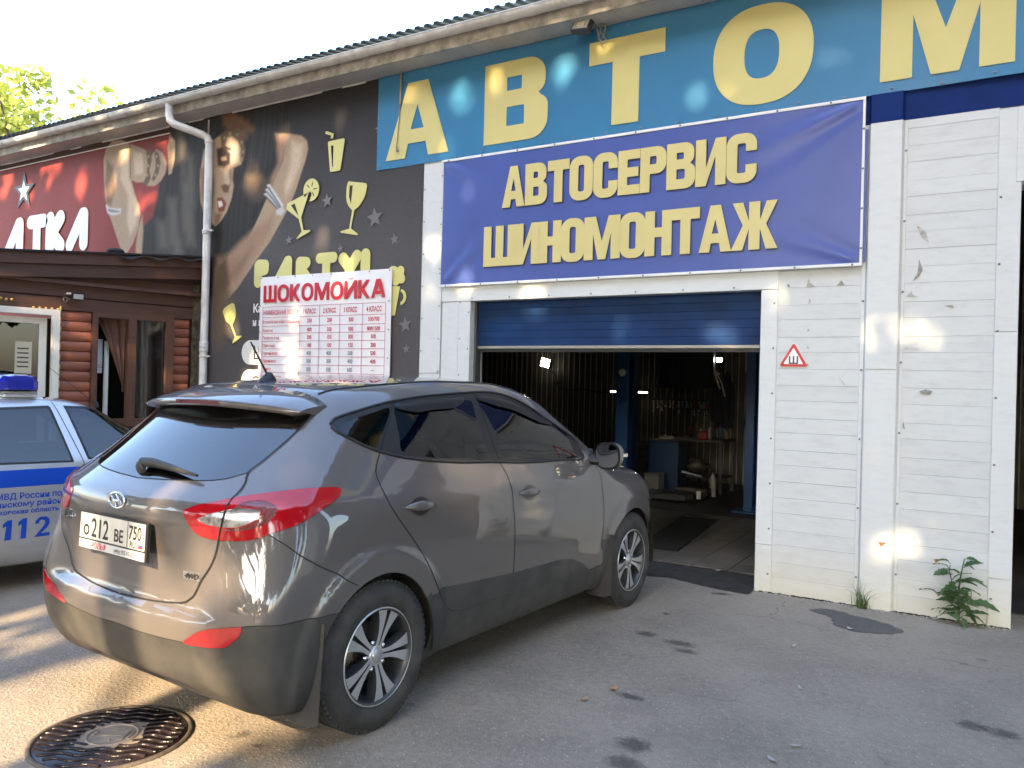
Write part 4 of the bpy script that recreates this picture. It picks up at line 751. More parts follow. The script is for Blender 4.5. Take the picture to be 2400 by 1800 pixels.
# ---------------------------------------------------------------- the grey-brown crossover
def paint(name,col,flake=.35,metal=.6,rough=.42,dirt=(.16,.135,.10),dirtz=(.30,.62)):
    m=bpy.data.materials.new(name); m.use_nodes=True; nt=m.node_tree; b=nt.nodes['Principled BSDF']
    tc=nt.nodes.new('ShaderNodeTexCoord'); sx=nt.nodes.new('ShaderNodeSeparateXYZ'); nt.links.new(tc.outputs['Object'],sx.inputs[0])
    n=nt.nodes.new('ShaderNodeTexNoise'); n.inputs['Scale'].default_value=3.; n.inputs['Detail'].default_value=6; nt.links.new(tc.outputs['Object'],n.inputs['Vector'])
    mr=nt.nodes.new('ShaderNodeMapRange'); mr.inputs[1].default_value=dirtz[1]; mr.inputs[2].default_value=dirtz[0]; nt.links.new(sx.outputs['Z'],mr.inputs[0])
    mu=nt.nodes.new('ShaderNodeMath'); mu.operation='MULTIPLY'; nt.links.new(mr.outputs[0],mu.inputs[0]); nt.links.new(n.outputs[0],mu.inputs[1])
    ad=nt.nodes.new('ShaderNodeMath'); ad.operation='MULTIPLY_ADD'; nt.links.new(n.outputs[0],ad.inputs[0]); ad.inputs[1].default_value=.12; nt.links.new(mu.outputs[0],ad.inputs[2])
    mx=nt.nodes.new('ShaderNodeMixRGB'); mx.inputs[1].default_value=(*col,1); mx.inputs[2].default_value=(*dirt,1); nt.links.new(ad.outputs[0],mx.inputs[0]); nt.links.new(mx.outputs[0],b.inputs['Base Color'])
    b.inputs['Metallic'].default_value=metal; b.inputs['Roughness'].default_value=rough; b.inputs['Coat Weight'].default_value=1.; b.inputs['Coat IOR'].default_value=1.68
    r2=nt.nodes.new('ShaderNodeMapRange'); r2.inputs[3].default_value=.0; r2.inputs[4].default_value=.045; nt.links.new(ad.outputs[0],r2.inputs[0]); nt.links.new(r2.outputs[0],b.inputs['Coat Roughness'])
    MATS[name]=m; return m
def glass(name,tint,opac=.0,rough=.0,fres=1.5):
    m=bpy.data.materials.new(name); m.use_nodes=True; nt=m.node_tree; nt.nodes.remove(nt.nodes['Principled BSDF']); o=nt.nodes['Material Output']
    t=nt.nodes.new('ShaderNodeBsdfTransparent'); t.inputs[0].default_value=(*tint,1); g=nt.nodes.new('ShaderNodeBsdfGlossy'); g.inputs['Roughness'].default_value=rough; g.inputs[0].default_value=(1,1,1,1)
    f=nt.nodes.new('ShaderNodeFresnel'); f.inputs[0].default_value=fres; mx=nt.nodes.new('ShaderNodeMixShader')
    nt.links.new(f.outputs[0],mx.inputs[0]); nt.links.new(t.outputs[0],mx.inputs[1]); nt.links.new(g.outputs[0],mx.inputs[2]); nt.links.new(mx.outputs[0],o.inputs[0])
    MATS[name]=m; return m
M_seam=mat('dark_seam',(.004,.004,.004),.8)
CARM=dict(tyre=mat('tyre_rubber',(.028,.028,.029),.75,var=.5,vscale=9,var2=(.05,.047,.042),bump=.15,bscale=90),rimdark=mat('rim_dark_paint',(.05,.052,.056),.4,.4),rimface=mat('rim_machined_metal',(.55,.56,.57),.28,.75),
 chrome=mat('chrome',(.75,.75,.76),.12,1.),cap=mat('silver_cap',(.42,.43,.44),.35,.7),steel=mat('steel_wheel',(.3,.3,.31),.45,.5),black=M_black,disc=mat('brake_disc_metal',(.16,.13,.11),.5,.6,var=.4,vscale=20))
M_paint=paint('brown_grey_metallic_paint',(.089,.080,.079),metal=.2,rough=.55)
M_clad=mat('weathered_plastic',(.040,.041,.042),.68,spec=.3,var=.25,vscale=3.5,var2=(.078,.073,.064),bump=.08,bscale=250,detail=9)
M_glass=glass('tinted_glass',(.30,.35,.33),fres=1.46)
M_rglass=glass('dark_rear_glass',(.035,.04,.045),fres=2.0)
M_trim=mat('satin_black_trim',(.016,.016,.017),.38,spec=.35)
M_red=mat('red_lens',(.33,.004,.010),.10,coat=.5,spec=.6,var=.15,vscale=30)
M_reddark=mat('dark_red_lens',(.12,.004,.008),.12,coat=1.,var=.6,vscale=220,bump=.4,bscale=300)
M_clear=mat('clear_lens_over_reflector',(.30,.30,.31),.2,.6,coat=1.,var=.6,vscale=35)
M_int=mat('interior_fabric',(.02,.02,.021),.9)
def build_suv():
    B=SUV; U={k:np.array(v,float)/1e4 for k,v in SUV_UV.items()}
    st=.008
    ln={}
    top=from_top(B,[(-.1,y) for y in (-.46,-.4,-.3,-.2,-.1,-.01)])[::-1]
    zg=B.point(U['gate'][-1:])[0][2]; gate=np.concatenate([top[:-1],U['gate'][:-1],from_front(B,[(-.10,zg),(-.004,zg-.002)],-1)])
    ln['gate']=crom(gate,st); ln['glassbot']=crom(np.concatenate([from_front(B,[(-.004,1.14)],-1),U['glassbot'][1:]]),st)
    for k in ('lamp','lampwhite','lampdark','reflector','dlo','qglass','rglass','fglass'):
        ln[k]=crom(U[k],st*.7,True); ln[k]=np.concatenate([ln[k],ln[k][:1]])
    cl=U['clad'].copy(); pc=B.point(cl); cl=cl[pc[:,1]<-.02]
    y0=B.point(cl[:1])[0]; cl=np.concatenate([from_front(B,[(-.004,y0[2]+.006)],-1),cl])
    ln['clad']=crom(cl,st)
    for k in ('quarterseam','rdoor','bgap','fdoor','doorclad'): ln[k]=crom(U[k],st)
    hub=((0.,.345),(2.64,.345)); AR=.382
    for i,(hx,hz) in enumerate(hub):
        pts=[(hx+AR*math.cos(a),hz+AR*math.sin(a)) for a in np.linspace(-.42,PI+.42,70)]
        ln['arch%d'%i]=from_side(B,pts)
    shield=[(1.66,-.01),(1.65,-.3),(1.62,-.50),(1.70,-.575),(2.0,-.66),(2.25,-.715),(2.40,-.74),(2.46,-.66),(2.53,-.4),(2.56,-.01)]
    hood=[(2.60,-.01),(2.58,-.4),(2.50,-.69),(2.62,-.745),(2.9,-.735),(3.08,-.66),(3.22,-.4),(3.27,-.01)]
    ln['shield']=crom(from_top(B,shield),st); ln['hood']=crom(from_top(B,hood),st)
    hl=[(-.50,.80),(-.62,.84),(-.72,.90),(-.80,.975),(-.84,1.0),(-.855,.95),(-.84,.86),(-.78,.78),(-.65,.745),(-.52,.75)]
    ln['headlamp']=crom(from_front(B,hl),st*.7,True); ln['headlamp']=np.concatenate([ln['headlamp'],ln['headlamp'][:1]])
    gr=[(-.01,.86),(-.3,.85),(-.46,.80),(-.48,.70),(-.38,.50),(-.3,.42),(-.01,.40)]
    ln['grille']=crom(from_front(B,gr),st)
    fb=[(3.02,.72),(3.0,.62),(2.995,.5)]
    out=lambda q,k=1.25:np.asarray(q)*k
    def closed_out(l): return np.concatenate([l,[out(l[-1]),out(l[0])]])
    poly={'gate':np.concatenate([ln['gate'],[out(ln['gate'][-1]),(-1.4,.25),out(ln['gate'][0])]]),
          'glass':np.concatenate([ln['glassbot'],[(-.5,.14),(-.30,.9),out(ln['glassbot'][0],1.5)]]),
          'shield':closed_out(ln['shield']),'hood':closed_out(ln['hood']),'grille':closed_out(ln['grille']),
          'clad':np.concatenate([ln['clad'],[ln['clad'][-1]+[.03,.004],ln['clad'][-1]+[.08,-.6],(-1.3,-.9),out(ln['clad'][0])]]),
          'bumper':np.concatenate([ln['lamp'][[int(len(ln['lamp'])*.5)]],ln['quarterseam'],[ln['quarterseam'][-1]+[.03,-.02],ln['quarterseam'][-1]+[.06,-.7],(-1.4,-.9),(-1.4,.15)]]),
          'rdoor':np.concatenate([ln['rdoor'],ln['bgap'][::-1]]),
          'fdoor':np.concatenate([ln['bgap'],ln['fdoor'],ln['dlo'][[int(len(ln['dlo'])*.62)]]]),
          'doorclad':np.concatenate([ln['doorclad'],[ln['doorclad'][-1]+[.01,-.3],ln['doorclad'][0]+[-.1,-.3]]])}
    # glass polygon: everything of the gate above the lower glass edge, below the spoiler seam
    def classify(cu,cp):
        ins={k:inpoly(v,cu) for k,v in poly.items()}
        for k in ('lamp','lampwhite','lampdark','reflector','dlo','qglass','rglass','fglass','headlamp'): ins[k]=inpoly(ln[k],cu)
        r=[]
        for i in range(len(cu)):
            x,y,z=cp[i]; g=None
            if any(math.hypot(x-hx,z-hz)<AR for hx,hz in hub) and y<-.55 : g='well' if z>.24 else ''
            if any(math.hypot(x-hx,z-hz)<AR for hx,hz in hub) and y<-.3: g=''
            elif ins['lampwhite'][i]: g='lampwhite'
            elif ins['lampdark'][i]: g='lampdark'
            elif ins['lamp'][i]: g='lamp'
            elif ins['reflector'][i]: g='reflector'
            elif ins['gate'][i]: g=('rearglass' if x>-.9 and z>1.1 and ins['glass'][i] else 'tailgate')
            elif ins['qglass'][i]: g='qglass'
            elif ins['rglass'][i]: g='rglass'
            elif ins['fglass'][i]: g='fglass'
            elif ins['dlo'][i]: g='trim'
            elif ins['rdoor'][i]: g='rdoorclad' if ins['doorclad'][i] else 'rdoor'
            elif ins['fdoor'][i]: g='fdoorclad' if ins['doorclad'][i] else 'fdoor'
            elif ins['headlamp'][i]: g='headlamp'
            elif ins['grille'][i] and x>2.8: g='grille'
            elif ins['hood'][i]: g='hood'
            elif ins['shield'][i]: g='shield'
            elif ins['clad'][i] and x<.1: g='clad'
            elif ins['bumper'][i] and x<.1: g='bumper'
            elif x>2.9 and z<.45: g='fclad'
            elif x>3.0 and z<.78: g='fbumper'
            elif z<.56 and .2<x<2.45: g='sill'
            else: g='body'
            r.append(g)
        return r
    R=partition(B,[v for v in ln.values()],classify)
    car=thing('parked_crossover','grey brown metallic crossover with red tail lamps nosing into the garage','car',(-1.678,-3.648,0),PI/2-0.05657)
    P=lambda n,ks,m,s,par=car,off=0.,th=0.: panel(n,[R[k] for k in ks if k in R],m,par,s,off,th)
    body=P('body',['body'],M_paint,'B',th=.012)
    P('hood',['hood'],M_paint,'B'); P('windscreen',['shield'],M_glass,'B')
    tg=P('tailgate',['tailgate'],M_paint,'B'); P('rear_window',['rearglass'],M_rglass,'B',tg)
    P('rear_bumper',['bumper'],M_paint,'B'); cb=P('bumper_cladding',['clad'],M_clad,'B',th=.02)
    P('front_bumper',['fbumper'],M_paint,'B'); P('front_cladding',['fclad'],M_clad,'B'); P('grille',['grille'],M_black,'B')
    for s,sg in (('R',-1),('L',1)):
        rd=P('rear_door',['rdoor'],M_paint,s); P('door_cladding',['rdoorclad'],M_clad,s,rd,.004,.012); P('door_window',['rglass'],M_glass,s,rd)
        fd=P('front_door',['fdoor'],M_paint,s); P('door_cladding',['fdoorclad'],M_clad,s,fd,.004,.012); P('door_window',['fglass'],M_glass,s,fd)
        P('window_trim',['trim'],M_trim,s); P('quarter_window',['qglass'],M_glass,s); P('sill_cladding',['sill'],M_clad,s,th=.012)
        tl=P('tail_lamp',['lamp'],M_red,s,off=.003,th=.012); P('clear_lens',['lampwhite'],M_clear,s,tl,.001); P('dark_lens',['lampdark'],M_reddark,s,tl,.002)
        P('reflector',['reflector'],M_red,s,off=.002,th=.01); P('headlamp',['headlamp'],M_clear,s)
        # handles: flat bowl patch, recess shade put into its darker colour, and bar
        for d,(hx,hz,k) in ((rd,(.268,1.003,1.)),(fd,(1.24,.975,1.))):
            p=B.point(from_side(B,[(hx,hz)])); n=B.normal(p)[0]; p=p[0]; t=np.array([1,0,-.03]); t-=n*(t@n); t/=np.linalg.norm(t); b=np.cross(n,t)
            fl=np.array([1,-sg*-1,1]) if False else np.array([1,1 if s=='R' else -1,1])
            h=MB()
            def mp(a,c,dn): return tuple((p+t*a+b*c+n*dn)*fl)
            bow=[(.078*math.cos(a),.046*math.sin(a)*(.55+.45*abs(math.sin(a)))) for a in np.linspace(0,2*PI,20,endpoint=False)]
            h.add([mp(a,c,.0012) for a,c in bow]+[mp(0,0,.0012)],[(i,(i+1)%20,20) for i in range(20)],1)
            def hb(u,v):
                a=-.115+.23*u; w=.023*max(0,1-abs(a/.116)**1.6)**.8+.0015; ang=2*PI*v
                return mp(a,w*math.cos(ang)+.002,.014*(1-abs(a/.12)**3)+ .011*max(.05,(1-abs(a/.118)**2))*math.sin(ang))
            h.grid(18,12,hb)
            h.build('door_handle',[M_paint,mat('shaded_bowl_paint',(.06,.053,.05),.3,.5,coat=1.)],d)
    # seams
    for mir in (False,True):
        for k in ('gate','rdoor','fdoor','quarterseam','hood','glassbot','shield'):
            l=ln[k]; sm=MB()
            ribbon(sm,B,l,.0070 if k in('gate','rdoor') else .0052,.0048 if k=='gate' else .0012,mir); sm.build('panel_gap',M_seam,car)
        sm=MB(); ribbon(sm,B,ln['bgap'],.006,.0012,mir); sm.build('panel_gap',M_seam,car)
        for k in ('lamp','clad','reflector'): sm=MB(); ribbon(sm,B,ln[k],.0032,.0012,mir); sm.build('panel_gap',M_seam,car)
    # window mouldings: rounded strip round the glass opening
    for mir in (1,-1):
        w=MB(); l=ln['dlo']; Pp=B.point(l[::2]); Nn=B.normal(Pp); w.tube([tuple((a+n*.002)*[1,mir,1]) for a,n in zip(Pp,Nn)],.007,6,cap=False); w.build('window_moulding',M_black,car)
        for k in ('rglass','fglass','qglass'):
            pass
        # wind deflectors over the door windows
        for key,i0,i1 in (('rglass',.0,.30),('fglass',.0,.36)):
            l=ln[key]; n=len(l); seg=l[int(n*i0):int(n*i1)]; Pp=B.point(seg); Nn=B.normal(Pp); d=MB(); m=len(seg)
            vs=[]
            for j,(a,nn) in enumerate(zip(Pp,Nn)):
                f=min(1,min(j,m-1-j)/(m*.22))**.6; up=np.array([0,0,1.])-nn*nn[2]; up/=np.linalg.norm(up)
                for q,o in ((.016,.003),(.004,.008+.006*f),(-.022*f,.007+.010*f),(-.052*f,.004+.009*f)): vs.append(tuple((a+up*q+nn*o)*[1,mir,1]))
            d.add(vs,[(4*j+q,4*j+q+1,4*j+q+5,4*j+q+4) for j in range(m-1) for q in range(3)],0,True)
            d.build('wind_deflector',glass_dark,car)
    # wheels, wells, flaps
    for hx,_ in hub:
        for s in (-1,1):
            wheel(car,(hx,s*.797,.345),.345,.218,.225,s,'twin',CARM,rot=1.22 if hx<1 else -1.57)
            L=MB(); L.lathe([(AR-.002,.905),(AR+.02,.885),(AR+.035,.55)],lambda a,b,h,hx=hx,s=s:(hx+a,s*h,.345+b),40,0,True,-.2,PI+.2)
            L.lathe([(AR+.035,.55),(.12,.55)],lambda a,b,h,hx=hx,s=s:(hx+a,s*h,.345+b),40,0,True,-.5,PI+.5)
            L.build('wheel_liner',mat('wheel_well_plastic',(.03,.028,.025),.85,var=.6,vscale=6,var2=(.10,.082,.06)),car)
            f=MB()
            x0=hx-.395
            def flap(u,v,hx=hx,s=s):
                z=.155+(.585-.155)*v; y=.70+(.245-.02*v)*u; x=hx-.372-.035*(1-v)**1.5+.02*(1-u)-.015*math.sin(u*PI)
                if v>.5: y=.70+(.235)*u
                lo=.02*(abs(2*u-1)**4); return (x-(0 if v>.05 else 0),s*y,z+ (lo if v<.1 else 0))
            f.grid(8,12,flap); f.grid(8,12,lambda u,v:(flap(u,v)[0]+.006,flap(u,v)[1],flap(u,v)[2])); f.build('mudflap',M_clad if hx<1 else mat('body_grey_flap',(.040,.038,.036),.7,spec=.3),car)
    # spoiler
    sp=MB(); 
    def xl(y): return -.372+.30*y*y
    def zl(y): return 1.500-.085*y*y-.10*max(0,abs(y)-.5)**1.2
    ys=np.linspace(-.615,.615,41); sec=[]
    fr=B.point(from_top(B,[(-.085-.02*y*y,-abs(y)) for y in ys])); gl=B.point(from_top(B,[(xl(y)+.13,-abs(y)) for y in ys]))
    for y,a,g in zip(ys,fr,gl):
        x1,z1=xl(y),zl(y); zf=a[2]+.006; xf=a[0]
        e=min(1,(.615-abs(y))/.06)
        sec.append([(xf,y,zf-.012),(xf-.004,y,zf),(xf+(x1-xf)*.35,y,zf+(z1-zf)*.30+.004),(xf+(x1-xf)*.7,y,zf+(z1-zf)*.66+.004),(x1+.015,y,z1+.003),(x1,y,z1-.004),(x1+.008,y,z1-.022*e-.006),(x1+.05,y,z1-.028*e-.010),(g[0]+.0,y,min(z1-.03,g[2]+.004))])
    n=len(sec[0]); sp.add([q for s_ in sec for q in s_],[(i*n+j,i*n+j+1,(i+1)*n+j+1,(i+1)*n+j) for i in range(len(sec)-1) for j in range(n-1)],0,True)
    for s_ in (sec[0],sec[-1]): sp.add(s_,[tuple(range(n))])
    spo=sp.build('spoiler',M_paint,car)
    bl=MB(); bl.grid(12,1,lambda u,v:(xl(-.17+.34*u)+.0055-.0+(.008*(v)),-.17+.34*u,zl(-.17+.34*u)-.036+.026*(1-v)+.0),0); 
    bl=MB(); bl.grid(14,2,lambda u,v:(xl(-.17+.34*u)-.002+.009*v,-.17+.34*u,zl(-.17+.34*u)-.006-.019*v)); bl.build('brake_light',M_reddark,spo)
    # wiper
    wp=MB()
    def onr(y,z,o): 
        p=B.point(from_front(B,[(-abs(y) if abs(y)>.004 else -.004,z)],-1)); nn=B.normal(p)[0]; q=p[0]+nn*o; return (q[0],math.copysign(q[1],y) if abs(y)>.004 else 0,q[2])
    pts=[onr(y,z,.03) for y,z in ((.02,1.185),(-.06,1.188),(-.18,1.180),(-.30,1.168),(-.395,1.158))]
    w0=[.034,.036,.03,.022,.009]
    wp.tube(pts,[.022,.022,.017,.011,.006],8); wp.lathe([(.03,-.0),(.03,.02),(.022,.03),(.001,.032)],lambda a,b,h:tuple(np.array(onr(.015,1.175,.0))+np.array((-h*.7-.01,a,b+h*.5))),14)
    wp.build('rear_wiper',mat('dusty_black_plastic',(.03,.029,.027),.6,var=.3),tg)
    # emblem, badges
    e0=np.array(onr(0,1.047,.004)); ch=CARM['chrome']
    em=MB(); em.tube([tuple(e0+np.array((0,.062*math.cos(a),.034*math.sin(a)))) for a in np.linspace(0,2*PI,33)],.0055,6)
    for pts in ([(.040,.018),(.030,.004),(.018,-.004),(.006,-.016),(.000,-.026)],[(-.040,-.018),(-.030,-.004),(-.018,.004),(-.006,.016),(0,.026)],[(.028,-.002),(.0,-.001),(-.028,.002)]):
        em.tube([tuple(e0+np.array((-.001,a,b))) for a,b in pts],.0058,6)
    em.build('emblem',ch,tg)
    def rear_text(txt,y,z,size,m,bold=0.,sx=1.,par=tg,ext=.0015,shear=0.,name='badge',plate=None):
        me=text_mesh(txt,size,bold,ext,sx,'CENTER',shear)
        b=MB(); c=np.array(onr(y,z,.004)); dy=.02
        c2=np.array(onr(y-dy,z,.004)); t=c2-c; t/=np.linalg.norm(t); up=np.array((.0,0,1.)); nn=np.cross(t,up); nn/=np.linalg.norm(nn)
        if nn[0]>0: nn=-nn
        add_me(b,me,lambda a,d,h:tuple(c+t*a+up*(d-size*.35)+nn*(h+.001)))
        if plate:
            b2=MB(); b2.obox(c-nn*.002,t,up,nn,(plate[0],plate[1],.0025)); q=b2.build(name,ch,par); b.build('letters',M_black,q)
        else: b.build(name,m,par)
    rear_text('4WD',-.478,.775,.030,ch,.001,1.15,shear=.25,plate=(.047,.017))
    rear_text('iX35',.50,.93,.062,ch,.001,1.0)
    # number plate
    pc=np.array((-.770,-.005,.912)); tilt=math.radians(4)
    up=np.array((math.sin(tilt)*.6,0,1.)); up/=np.linalg.norm(up); t=np.array((0,-1.,0)); nn=np.array((-up[2],0,up[0]))
    def pm(a,b,h): return tuple(pc+t*a+up*b+nn*h)
    pl=MB(); pl.prism([(-.272,-.100),(.272,-.100),(.272,.066),(-.272,.066)],lambda a,b,h:pm(a,b,h-.016),.014); plate=pl.build('number_plate',M_black,car)
    fr2=MB(); fr2.prism([(-.260,-.052),(.260,-.052),(.260,.060),(-.260,.060)],lambda a,b,h:pm(a,b,h),.003); fr2.build('plate_face',mat('plate_white',(.52,.50,.44),.5,var=.12,vscale=14),plate)
    f3=MB(); f3.prism([(-.262,-.096),(.262,-.096),(.262,-.060),(-.262,-.060)],lambda a,b,h:pm(a,b,h),.003); f3.build('dealer_strip',mat('dealer_strip_white',(.5,.5,.5),.4),plate)
    M_ink=mat('black_ink',(.015,.015,.015),.6); PM=[M_ink,mat('flag_blue',(.02,.06,.35),.5),mat('flag_red',(.5,.02,.02),.5),mat('flag_white',(.8,.8,.8),.5)]
    def ptext(s,a,b,size,sx,mi,bold=.0015):
        tx=MB(); add_me(tx,text_mesh(s,size,bold*size/.1,.0,sx,'LEFT'),lambda x,y,h:pm(a+x,b+y,.0042)); tag(tx.build('plate_lettering',PM[mi],plate),kind='stuff')
    def pbit(name,pts,mi): q=MB(); q.prism(pts,lambda a,b,h:pm(a,b,.0040+h),.0006); q.build(name,PM[mi],plate)
    ptext('o',-.232,-.038,.105,.95,0); ptext('212',-.165,-.040,.118,.82,0); ptext('BE',.022,-.038,.078,.92,0); ptext('750',.138,-.012,.082,.80,0); ptext('RUS',.150,-.046,.036,.95,0)
    pbit('divider',[(.128,-.050),(.1315,-.050),(.1315,.058),(.128,.058)],0)
    for i,mi in ((2,3),(1,1),(0,2)): pbit('flag_band',[(.216,-.046+i*.009),(.250,-.046+i*.009),(.250,-.037+i*.009),(.216,-.037+i*.009)],mi)
    for a in (-.247,.252): pbit('bolt',[(a+.004*math.cos(q),.002+.004*math.sin(q)) for q in np.linspace(0,2*PI,8,endpoint=False)],0)
    ptext('РОЛЬФ',-.155,-.090,.036,.95,2); ptext('(495) 755-55-05',.03,-.088,.026,.9,0,.0003); 
    # roof: antenna and mouldings
    ra=B.point(from_top(B,[(.07,-.004)]))[0]
    an=MB(); an.lathe([(.001,.05),(.012,.045),(.03,.015),(.036,.0)],lambda a,b,h:(ra[0]-.015+a*1.6+ .01*h/.05,b*.8,ra[2]+h-.004),16)
    pts=[(ra[0]-.02,0,ra[2]+.035),(ra[0]-.13,0,ra[2]+.20)]; an.tube(pts,[.006,.0035],8)
    for k in range(9):
        f=k/9; c=np.array(pts[0])*(1-f)+np.array(pts[1])*f; an.ell(c,(.0065,.0065,.005),8,5)
    an.build('antenna',M_black,car)
    for mir in (1,-1):
        rdm=MB(); pr=B.point(from_top(B,[(x,-.545+.03*sstep(.2,-.1,np.array(x))) for x in np.linspace(-.06,1.62,40)])); rdm.tube([tuple((q+[0,0,.001])*[1,mir,1]) for q in pr],.006,6); rdm.build('roof_moulding',M_trim,car)
    # mirrors
    for s in (-1,1):
        mm=MB(); c=Vector((2.02,s*1.0,1.150)); RZ=Matrix.Rotation(s*.26,3,'Z')@Matrix.Rotation(-.10,3,'Y'); rz=lambda p:tuple(c+RZ@(Vector(p)-c))
        def sh(u,v):
            th=PI*u*.5; a=2*PI*v; ca,sa=math.cos(a),math.sin(a)
            sq=lambda t:math.copysign(abs(t)**.75,t); r=math.sin(th)**.8
            return rz((c.x+.10*math.cos(th),c.y+s*.112*r*sq(ca),c.z+.092*r*sq(sa)+.012*ca))
        mm.grid(10,24,sh); mr_=mm.build('side_mirror',M_paint,car)
        g=MB(); vs=[rz((c.x-.004,c.y+s*.098*math.copysign(abs(math.cos(a))**.75,math.cos(a)),c.z+.078*math.copysign(abs(math.sin(a))**.75,math.sin(a))+.012*math.cos(a))) for a in np.linspace(0,2*PI,28,endpoint=False)]
        g.add(vs,[tuple(range(28))]); g.build('mirror_glass',mat('mirror_silver',(.8,.82,.84),.02,1.),mr_)
        b=MB(); vs=[rz((c.x,c.y+s*.112*math.copysign(abs(math.cos(a))**.75,math.cos(a)),c.z+.092*math.copysign(abs(math.sin(a))**.75,math.sin(a))+.012*math.cos(a))) for a in np.linspace(0,2*PI,28,endpoint=False)]
        b.add(vs,[tuple(range(28))]); b.tube([(c.x+.05,c.y-s*.05,c.z-.05),(c.x+.03,s*.84,c.z-.04)],.028,8); b.tube([(c.x-.02,s*.835,c.z-.06),(c.x+.10,s*.82,c.z+.02)],.02,6); b.build('mirror_foot',M_black,mr_)
        i=MB(); i.obox((c.x+.045,c.y+s*.098,c.z+.01),(1,0,0),(0,1,0),(0,0,1),(.03,.014,.010)); i.build('turn_signal',mat('amber_clear',(.7,.6,.45),.15,coat=1.),mr_)
    # interior
    it=MB(); it.box(-.3,2.5,-.78,.78,.30,.42); it.box(2.1,2.55,-.74,.74,.42,1.04); it.box(-.62,-.2,-.6,.6,.32,.95); it.build('cabin_floor',M_int,car)
    def seat(x,y,w):
        q=MB(); q.bbox(x-.05,x+.5,y-w,y+w,.45,.62,.05); q.obox((x-.08,y,.92),(1,0,.18),(0,1,0),(-.18,0,1),(.06,w,.34)); q.ell((x-.17,y,1.36),(.055,.13,.10),14,8); q.tube([(x-.14,y-.05,1.2),(x-.16,y-.05,1.33)],.007,6); q.tube([(x-.14,y+.05,1.2),(x-.16,y+.05,1.33)],.007,6); q.build('seat',M_int,car)
    seat(1.15,-.38,.25); seat(1.15,.38,.25); seat(.25,-.4,.3); seat(.25,.4,.3)
    sw=MB(); sw.tube([(1.78+.06*math.sin(a),.38+.18*math.cos(a),1.0+.17*math.sin(a)) for a in np.linspace(0,2*PI,25)],.014,6); sw.tube([(1.78,.38,1.0),(2.1,.38,.9)],.03,6); sw.build('steering_wheel',M_int,car)
    im=MB(); im.bbox(1.80,1.83,-.11,.11,1.40,1.46,.008); im.build('interior_mirror',M_black,car)
    un=MB(); un.box(-.55,3.2,-.62,.62,.21,.3); un.build('underbody',M_black,car)
    return car
glass_dark=mat('smoked_deflector',(.010,.010,.012),.30,spec=.3)
SUV_CAR=build_suv()
# ---------------------------------------------------------------- timber annex in front of the facade
_an=math.radians(15); _sa,_ca=math.sin(_an),math.cos(_an); AX0=-6.95
def A(s,z,o=0.): return (AX0-s*_sa+o*_ca,-s*_ca-o*_sa,z)
def abox(mb,s0,s1,z0,z1,o0,o1,mi=0):
    v=[A(s,z,o) for s in (s0,s1) for z in (z0,z1) for o in (o0,o1)]
    return mb.add(v,[(0,1,3,2),(4,6,7,5),(0,4,5,1),(2,3,7,6),(0,2,6,4),(1,5,7,3)],mi)
def wood(name,c0,c1,rough=.55):
    m=bpy.data.materials.new(name); m.use_nodes=True; nt=m.node_tree; N=nt.nodes; L=nt.links; b=N['Principled BSDF']
    tc=N.new('ShaderNodeTexCoord'); mp=N.new('ShaderNodeMapping'); mp.inputs['Scale'].default_value=(1.2,1.2,14); L.new(tc.outputs['Object'],mp.inputs[0])
    n=N.new('ShaderNodeTexNoise'); n.inputs['Scale'].default_value=3; n.inputs['Detail'].default_value=8; n.inputs['Distortion'].default_value=.6; L.new(mp.outputs[0],n.inputs['Vector'])
    r=N.new('ShaderNodeValToRGB'); r.color_ramp.elements[0].position=.3; r.color_ramp.elements[1].position=.75; r.color_ramp.elements[0].color=(*c0,1); r.color_ramp.elements[1].color=(*c1,1); L.new(n.outputs[0],r.inputs[0]); L.new(r.outputs[0],b.inputs['Base Color']); b.inputs['Roughness'].default_value=rough
    oi=N.new('ShaderNodeObjectInfo'); mr=N.new('ShaderNodeMapRange'); mr.inputs[3].default_value=.8; mr.inputs[4].default_value=1.2; L.new(oi.outputs['Random'],mr.inputs[0]); hs=N.new('ShaderNodeHueSaturation'); L.new(mr.outputs[0],hs.inputs['Value']); L.new(r.outputs[0],hs.inputs['Color']); L.new(hs.outputs[0],b.inputs['Base Color'])
    bp=N.new('ShaderNodeBump'); bp.inputs['Strength'].default_value=.25; bp.inputs['Distance'].default_value=.004; L.new(n.outputs[0],bp.inputs['Height']); L.new(bp.outputs[0],b.inputs['Normal']); return m
M_log=wood('stained_log',(.20,.062,.032),(.29,.094,.048)); M_brd=wood('dark_brown_board',(.050,.022,.014),(.085,.036,.021)); M_fr=wood('brown_window_frame',(.085,.036,.021),(.125,.052,.028))
AN=thing('timber_annex','brown log sided annex with white framed door and curtained window','building',(AX0,0,0))
def anb(mb,name,m,par=AN):
    o=mb.build(name,m,par)
    if par is AN: o.location=(-AX0,0,0)
    return o
w=MB(); abox(w,-.02,4.6,0,2.60,-.16,-.06); 
for s0,s1,z0,z1 in (): pass
w=MB()
for s0,s1,z0,z1 in ((-.0,.30,0,2.6),(.30,1.225,0,1.0),(.30,1.225,2.33,2.6),(1.225,1.565,0,2.6),(1.565,2.55,2.33,2.6),(2.55,4.6,0,2.6)): abox(w,s0,s1,z0,z1,-.16,-.055)
anb(w,'wall',M_brd)
